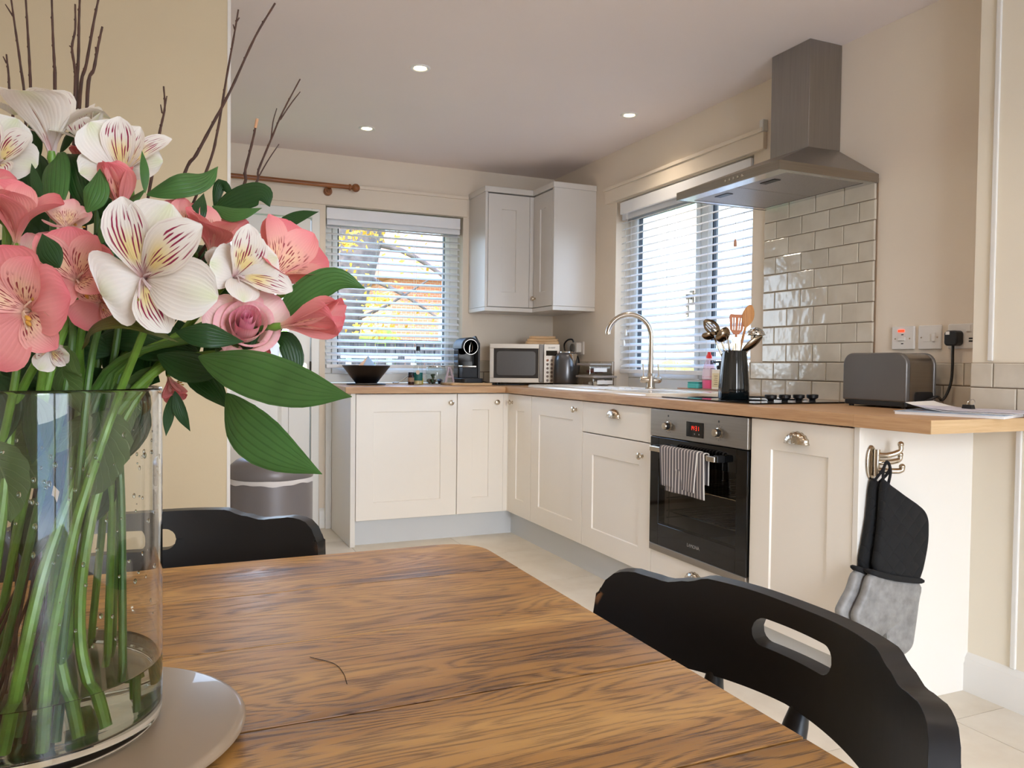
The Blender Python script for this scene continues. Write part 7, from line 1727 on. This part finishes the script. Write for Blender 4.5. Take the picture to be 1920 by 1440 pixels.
for key, base, ax, upv, roll, L, op, pal, lab, st, tep in FLOWERS:
    base, a = Vector(base), Vector(ax).normalized()
    e2 = (Vector(upv) - a * Vector(upv).dot(a)).normalized(); e1 = e2.cross(a)
    bud = op < 20
    t = thing('alstroemeria', lab, 'flower', st[0], 'cut flowers in the glass vase')
    roots[key] = t
    outer, inner = PET[pal]
    ro = math.radians(roll); rec = {'W2': 62, 'P3': 20}.get(key, 10)
    seed = sum(ord(c) for c in key) * 7
    for i, (inn, ang, lf, wf, of) in enumerate(tep):
        tepal('streaked_petal' if inn else 'outer_petal', t, base + a * .0012 * inn, a, e1, e2, math.radians(ang), L * lf, L * (.25 if inn else .40) * wf, INW if inn else OUTW, op * of, rec, .26 if inn else .10, inner if inn else outer, seed + i)
    for i, ang in enumerate((62, 197, -18) if not tep else ()):
        tepal('outer_petal', t, base, a, e1, e2, math.radians(ang) + ro, L * (1.0 if i == 0 else .94), L * (.40 if not bud else .30), OUTW, op * frng.uniform(.94, 1.06), rec * frng.uniform(.4, 1.3), .10 if op > 40 else .35, outer, seed + i)
    for i, ang in enumerate((103, 26, -66) if not tep else ()):
        tepal('streaked_petal', t, base + a * .0012, a, e1, e2, math.radians(ang) + ro, L * (1.0, .98, .90)[i], L * ((.245, .255, .215)[i] if not bud else .2), INW, op * frng.uniform(.84, .96), rec * .6, .28, inner, seed + 10 + i)
    if not bud:
        for k in range(4):
            q = ro + math.radians(-40 + frng.uniform(-70, 60)); d = e1 * math.cos(q) + e2 * math.sin(q)
            P_ = smooth_path([base, base + a * L * .25 + d * L * .05, base + a * L * .36 + d * L * frng.uniform(.18, .42)], 4)
            f = obj('stamen', tube(BM(), P_, L * .011, 6), outer, t)
            bm = BM(); ball(bm, (0, 0, 0), L * .030, 1.7, .8, .8, 10, 7)
            qq = Vector((1, 0, 0)).rotation_difference((d + a * .2).normalized())
            for v in bm.verts: v.co = qq @ v.co + P_[-1]
            obj('anther', bm, M['anther'] if pal == 'white' else M['anther_o'], f)
    # green receptacle and stem
    obj('receptacle', tube(BM(), [base - a * L * .12, base - a * L * .04, base + a * L * .06], [L * .035, L * .06, L * .045], 10), M['stem'], t)
    big = key in ('W1', 'P2', 'P1', 'W4', 'P7')
    P_ = smooth_path(st, 7); r0 = .0043 if big else .0031
    obj('stem', tube(BM(), P_, [r0 - (r0 - .0019) * (k / (len(P_) - 1)) ** 1.5 for k in range(len(P_))], 10), M['stem'] if big or frng.random() < .5 else M['stem_d'], t)
# rose
base, ax, upv, R_, st = ROSE
base, a = Vector(base), Vector(ax).normalized(); e2 = (Vector(upv) - a * Vector(upv).dot(a)).normalized(); e1 = e2.cross(a)
rose = thing('rose', 'pale pink garden rose, half open, right of the largest white flower', 'flower', st[0], 'cut flowers in the glass vase')
roots['ROSE'] = rose
RM = [petal_mat('rose_heart', (250, 196, 208), (246, 170, 194), (250, 206, 210)), petal_mat('rose_mid', (248, 200, 200), (240, 156, 174), (248, 220, 208)), petal_mat('rose_outer', (250, 220, 208), (242, 176, 182), (242, 228, 190))]
GA = 2.39996
for i in range(17):
    k = i / 16; phi = i * GA + .6
    d = e1 * math.cos(phi) + e2 * math.sin(phi); cr = a.cross(d)
    rad = R_ * (.07 + .70 * k ** 1.05); span = 1.75 - .55 * k
    rim = R_ * (.80 - .74 * k ** 1.2); depth = R_ * (1.25 - .25 * k)
    curl = R_ * (.02 + .26 * k ** 2); seed = random.Random(i); r1 = seed.uniform(0, 6)
    def fn(u, v, rad=rad, rim=rim, depth=depth, span=span, curl=curl, r1=r1, d=d, cr=cr, k=k):
        q = 2 * u - 1; th = q * span * (.55 + .45 * v ** .6)
        spiral = R_ * .055 * q                       # one edge tucks under its neighbour
        body = math.sin(min(1, v * 1.25) * PI / 2) ** .8
        r = max(.0006, rad * body + spiral * body)
        roll = max(0, (v - .74) / .26)
        r *= 1 - .42 * (1 - k) ** 1.5 * v ** 3
        r += curl * roll ** 1.5
        point = .13 * (1 - abs(q)) ** 2 * k
        h = -depth + (depth + rim) * v - R_ * .20 * q * q * v * v - curl * .85 * roll ** 2 + R_ * (point + .02 * math.sin(4 * q + r1)) * v
        return base + a * h + (d * math.cos(th) + cr * math.sin(th)) * r
    obj('petal', grid(BM(), fn, 14, 14), RM[0] if k < .28 else (RM[1] if k < .62 else RM[2]), rose, smooth=80, recalc=False)
# two slack guard petals and sepals
for ang, op, L in ((-1.75, 128, .046), (2.6, 70, .040), (0.75, 78, .044)):
    tepal('guard_petal', rose, base - a * .022, a, e1, e2, ang, L, L * .42, OUTW, op, 25, -.10, RM[2], int(ang * 10) + 50)
for k in range(5):
    tepal('sepal', rose, base - a * .020, a, e1, e2, k * 1.2566 + .3, .030, .0045, INW, 120, 20, .2, LEAFM['rose'], 70 + k)
obj('receptacle', tube(BM(), [base - a * .034, base - a * .024, base - a * .012], [.004, .008, .006], 12), M['stem'], rose)
P_ = smooth_path(st, 7)
obj('stem', tube(BM(), P_, [.0046 - .0016 * (k / (len(P_) - 1)) for k in range(len(P_))], 10), M['stem'], rose)
for o, pts, hw, N, kind in LEAVES:
    leaf(roots[o], [Vector(p) for p in pts], hw, N, kind)
# bare twigs
M['bark'] = mat('twig_bark', (64, 36, 22), 0.7, var=0.3, scale=90, bump=0.4, bscale=200)
M['cut_wood'] = mat('cut_twig_end', (186, 138, 100), 0.8)
for i, (pts, r, br, lab) in enumerate(TWIGS):
    t = thing('twig', lab, 'twig', pts[-1], 'bare twigs in the bouquet')
    P_ = smooth_path([Vector(p) for p in pts], 5); n = len(P_)
    bm = BM(); rs = [r * (.62 + .5 * min(1, k / (n * .5))) * (1 + .10 * math.sin(k * 2.3)) for k in range(n)]
    tube(bm, P_, rs, 8)
    for k in range(3, n // 2, 4):
        ball(bm, P_[k] + Vector((rs[k] * .8 * (-1) ** k, 0, 0)), r * .62, .8, .8, 1.5, 7, 5)
    o = obj('branch', bm, M['bark'], t)
    if 'cut end' in lab: obj('cut_end', tube(BM(), [P_[0] + (P_[0] - P_[1]).normalized() * .0006, P_[0] + (P_[1] - P_[0]) * 2.2], r * .95, 8), M['cut_wood'], o)
    for b in br:
        Q_ = smooth_path([Vector(p) for p in b], 5)
        obj('side_shoot', tube(BM(), Q_, [r * .72 - r * .3 * k / (len(Q_) - 1) for k in range(len(Q_))], 7), M['bark'], o)
# ------------------------------------------------------------------ outdoors, seen through the blinds
M['lawn'] = mat('lawn', (110, 140, 60), 0.95, var=0.3, scale=4)
struct('ground', bx(-30, 40, 0.305, 45, -0.35, -0.15), M['lawn'], smooth=None)
struct('ground', bx(0.305, 40, -20, 0.3, -0.35, -0.15), mat('gravel', (200, 190, 172), 0.95, var=0.1, scale=10), smooth=None)
struct('ground', bx(-30, 0.3, -25, -6.91, -0.35, -0.02), mat('patio_stone', (200, 196, 188), 0.9, var=0.08, scale=3), smooth=None)
# close-board fence beyond the narrower window
fen = thing('fence', 'weathered grey board fence outside, low in the narrower window', 'fence', (0, 3.0, -0.15))
M['fence'] = wood('weathered_boards', (104, 94, 92), (70, 62, 62), 'Z', 1.0, 0.9, 5.0, rand=True)
fb = None
rng = random.Random(3)
for i in range(46):
    x = -2.4 + i * 0.106
    if fb is None:
        fb = obj('board', bx(-.0485, .0485, -.009, .009, 0, 1.40), M['fence'], None, smooth=None, local=True); o = fb
    else: o = fb.copy(); COL.objects.link(o)
    o.parent = fen; o.location = (x, rng.uniform(-.004, .004), rng.uniform(-.008, .008))
for z in (.2, .70, 1.12): obj('rail', bx(-2.5, 2.5, 3.012, 3.05, z, z + .06), M['fence'], fen, smooth=None)
obj('capping', bx(-2.5, 2.5, 2.97, 3.03, 1.262, 1.285), M['fence'], fen, smooth=None)
for x in (-2.2, -.4, 1.4): obj('post', bx(x - .05, x + .05, 3.05, 3.15, -.15, 1.2), M['fence'], fen, smooth=None)
# garden bench top catching the light
tb = thing('garden_bench', 'white garden bench outside in front of the fence', 'bench', (-.5, 2.2, -.15))
M['bench'] = mat('bench_white', (216, 214, 212), 0.6)
for a, b in ((-1.02, -.55), (-.40, .10)):
    obj('slat', bx(a, b, 2.1, 2.4, 1.085, 1.11), M['bench'], tb, smooth=None)
for x in (-.98, -.6, -.36, .06): obj('leg', bx(x - .02, x + .02, 2.2, 2.26, -.15, 1.085), M['bench'], tb, smooth=None)
# tree
tr = thing('tree', 'big leaning tree with grey bark and yellow leaves outside the narrower window', 'tree', (0, 7.0, -.15))
M['tree_bark'] = mat('tree_bark', (112, 96, 88), 0.95, var=0.35, scale=9, bump=0.8, bscale=14)
obj('trunk', tube(BM(), smooth_path([(-.45, 7, -.15), (-.35, 7, .9), (-.22, 7, 1.7), (.05, 7.1, 2.5), (.35, 7.1, 3.4), (.7, 7.2, 4.6)], 5), [.62, .55, .55, .52, .50, .48, .47, .46, .45, .44, .43, .42, .42, .41, .4, .4, .38, .36, .34, .32, .3, .28, .26, .24, .22, .2], 20), M['tree_bark'], tr)
for pts, r in (([(-.2, 7, 1.9), (-.55, 6.9, 2.7), (-.8, 6.8, 3.8)], .26), ([(.1, 7, 2.3), (-.15, 6.9, 3.2), (-.1, 6.8, 4.2)], .2), ([(.3, 7, 2.9), (.9, 6.9, 2.75), (1.5, 6.7, 2.35), (1.9, 6.6, 1.9)], .05), ([(.2, 7, 2.4), (.8, 6.8, 2.1), (1.3, 6.6, 1.75)], .04), ([(.5, 7, 3.6), (1.1, 6.8, 3.3), (1.8, 6.6, 2.9)], .05), ([(-.1, 6.8, 1.6), (.5, 6.6, 1.9), (1.1, 6.4, 2.3)], .03)):
    P_ = smooth_path(pts, 6); obj('branch', tube(BM(), P_, [r * (1 - .6 * k / (len(P_) - 1)) for k in range(len(P_))], 10), M['tree_bark'], tr)
bm = BM(); rng = random.Random(9)
for i in range(560):
    if rng.random() < .62:
        c = rng.choice(((.1, 6.3, 2.95), (.3, 6.3, 1.95), (-.1, 6.3, 2.2), (.2, 6.3, 1.55), (-.2, 6.3, 2.75), (.45, 6.3, 1.4))); p = Vector((c[0] + rng.gauss(0, .13), c[1] + rng.gauss(0, .2), c[2] + rng.gauss(0, .07)))
    else: p = Vector((rng.uniform(.3, 2.2), rng.uniform(6.0, 7.2), rng.uniform(1.3, 3.6)))
    u = Vector((rng.gauss(0, 1), rng.gauss(0, 1), rng.gauss(0, 1))).normalized(); w = u.orthogonal().normalized(); s = rng.uniform(.03, .055)
    vs = [bm.verts.new(p + q) for q in (u * s, w * s * .7, -u * s, -w * s * .7)]
    bm.faces.new(vs)
o = obj('yellow_leaves', bm, mat('autumn_leaf', (214, 158, 40), 0.8, var=0.3, scale=3), tr, smooth=None); o['kind'] = 'stuff'
# houses and hedge
def brick(name, c1, c2, mort, sc):
    t = NT(name); tc = t.n('TexCoord'); mp = t.n('Mapping'); mp.inputs['Rotation'].default_value = (PI / 2, 0, 0); t.l(tc.outputs['Object'], mp.inputs[0])
    b = t.n('TexBrick', Scale=sc); t.l(mp.outputs[0], b.inputs['Vector'])
    for k, v in (('Color1', c1), ('Color2', c2), ('Mortar', mort)): b.inputs[k].default_value = (*lin(v), 1)
    p = t.n('BsdfPrincipled', Roughness=.9); t.l(b.outputs[0], p.inputs['Base Color'])
    return t.done(p.outputs[0])
M['brick_o'] = brick('orange_brick', (200, 120, 84), (210, 134, 96), (206, 178, 158), 4.5)
h = thing('house', 'orange brick house outside beyond the tree', 'house', (3.4, 14, -.15))
bm = BM(); box(bm, 2.0, 3.1, 12, 16, -.15, 2.9); box(bm, 3.1, 3.5, 12, 16, -.15, 1.1); box(bm, 3.1, 3.5, 12, 16, 2.2, 2.9); box(bm, 3.5, 6, 12, 16, -.15, 2.9)
obj('wall', bm, M['brick_o'], h, smooth=None)
w_ = obj('window', bx(3.1, 3.5, 12.0, 12.1, 1.1, 2.2), M['upvc'], h, smooth=None)
obj('pane', bx(3.16, 3.44, 11.985, 12.0, 1.18, 2.12), mat('far_pane', (190, 200, 206), .1), w_, smooth=None)
bm = BM(); prism(bm, [(11.6, 2.9), (16.4, 2.9), (14, 4.2)], 'x', 1.7, 6.3)
obj('roof', bm, mat('roof_tile', (186, 120, 92), .9, var=.15), h, smooth=None)
hg = thing('hedge', 'bright green hedge outside between the tree and the brick house', 'hedge', (1.0, 10.2, -.15))
bm = BM(); rng = random.Random(21)
for i in range(60):
    ball(bm, (rng.uniform(-.6, 1.9), rng.uniform(10, 10.7), rng.uniform(.2, 1.45)), rng.uniform(.18, .32), u=8, v=6)
o = obj('foliage', bm, mat('hedge_green', (140, 176, 50), .95, var=.35, scale=9, bump=1, bscale=30), hg)
# rendered neighbour opposite the wide window
M['render'] = mat('cream_render', (240, 226, 212), .95, var=.05, scale=3)
n_ = thing('house', 'pale rendered neighbouring house filling the view of the wide window', 'house', (4.4, 3.5, -.15))
bm = BM(); box(bm, 4.2, 5.2, -2, 3.72, -.15, 3.6); box(bm, 4.2, 5.2, 4.2, 10.5, -.15, 3.6); box(bm, 4.2, 5.2, 3.72, 4.2, -.15, 1.25); box(bm, 4.2, 5.2, 3.72, 4.2, 2.05, 3.6)
obj('wall', bm, M['render'], n_, smooth=None)
w_ = obj('window', bx(4.21, 4.3, 3.72, 4.2, 1.25, 2.05), mat('far_frame', (214, 196, 170), .6), n_, smooth=None)
obj('pane', bx(4.195, 4.21, 3.78, 4.14, 1.32, 1.98), mat('near_pane', (200, 190, 178), .15), w_, smooth=None)
obj('sill', bx(4.08, 4.2, 3.62, 4.3, 1.17, 1.25), mat('brick_sill', (226, 170, 136), .9), w_, smooth=None)
obj('lintel', bx(4.17, 4.2, 3.62, 4.3, 2.05, 2.2), mat('brick_lintel', (196, 160, 140), .9), w_, smooth=None)
bm = BM(); prism(bm, [(3.9, 3.6), (5.6, 3.6), (5.6, 4.4)], 'y', -2.2, 10.8)
obj('roof', bm, mat('roof_slate', (150, 140, 136), .9), n_, smooth=None)
sh = thing('shrub', 'yellow-green shrub outside at the foot of the neighbouring house', 'shrub', (3.6, 3.6, -.15))
bm = BM()
for i in range(26):
    ball(bm, (rng.uniform(3.4, 3.8), rng.uniform(3.3, 4.0), rng.uniform(.1, 1.0)), rng.uniform(.12, .2), u=8, v=6)
obj('foliage', bm, mat('shrub_lime', (206, 222, 90), .95, var=.3, scale=9), sh)
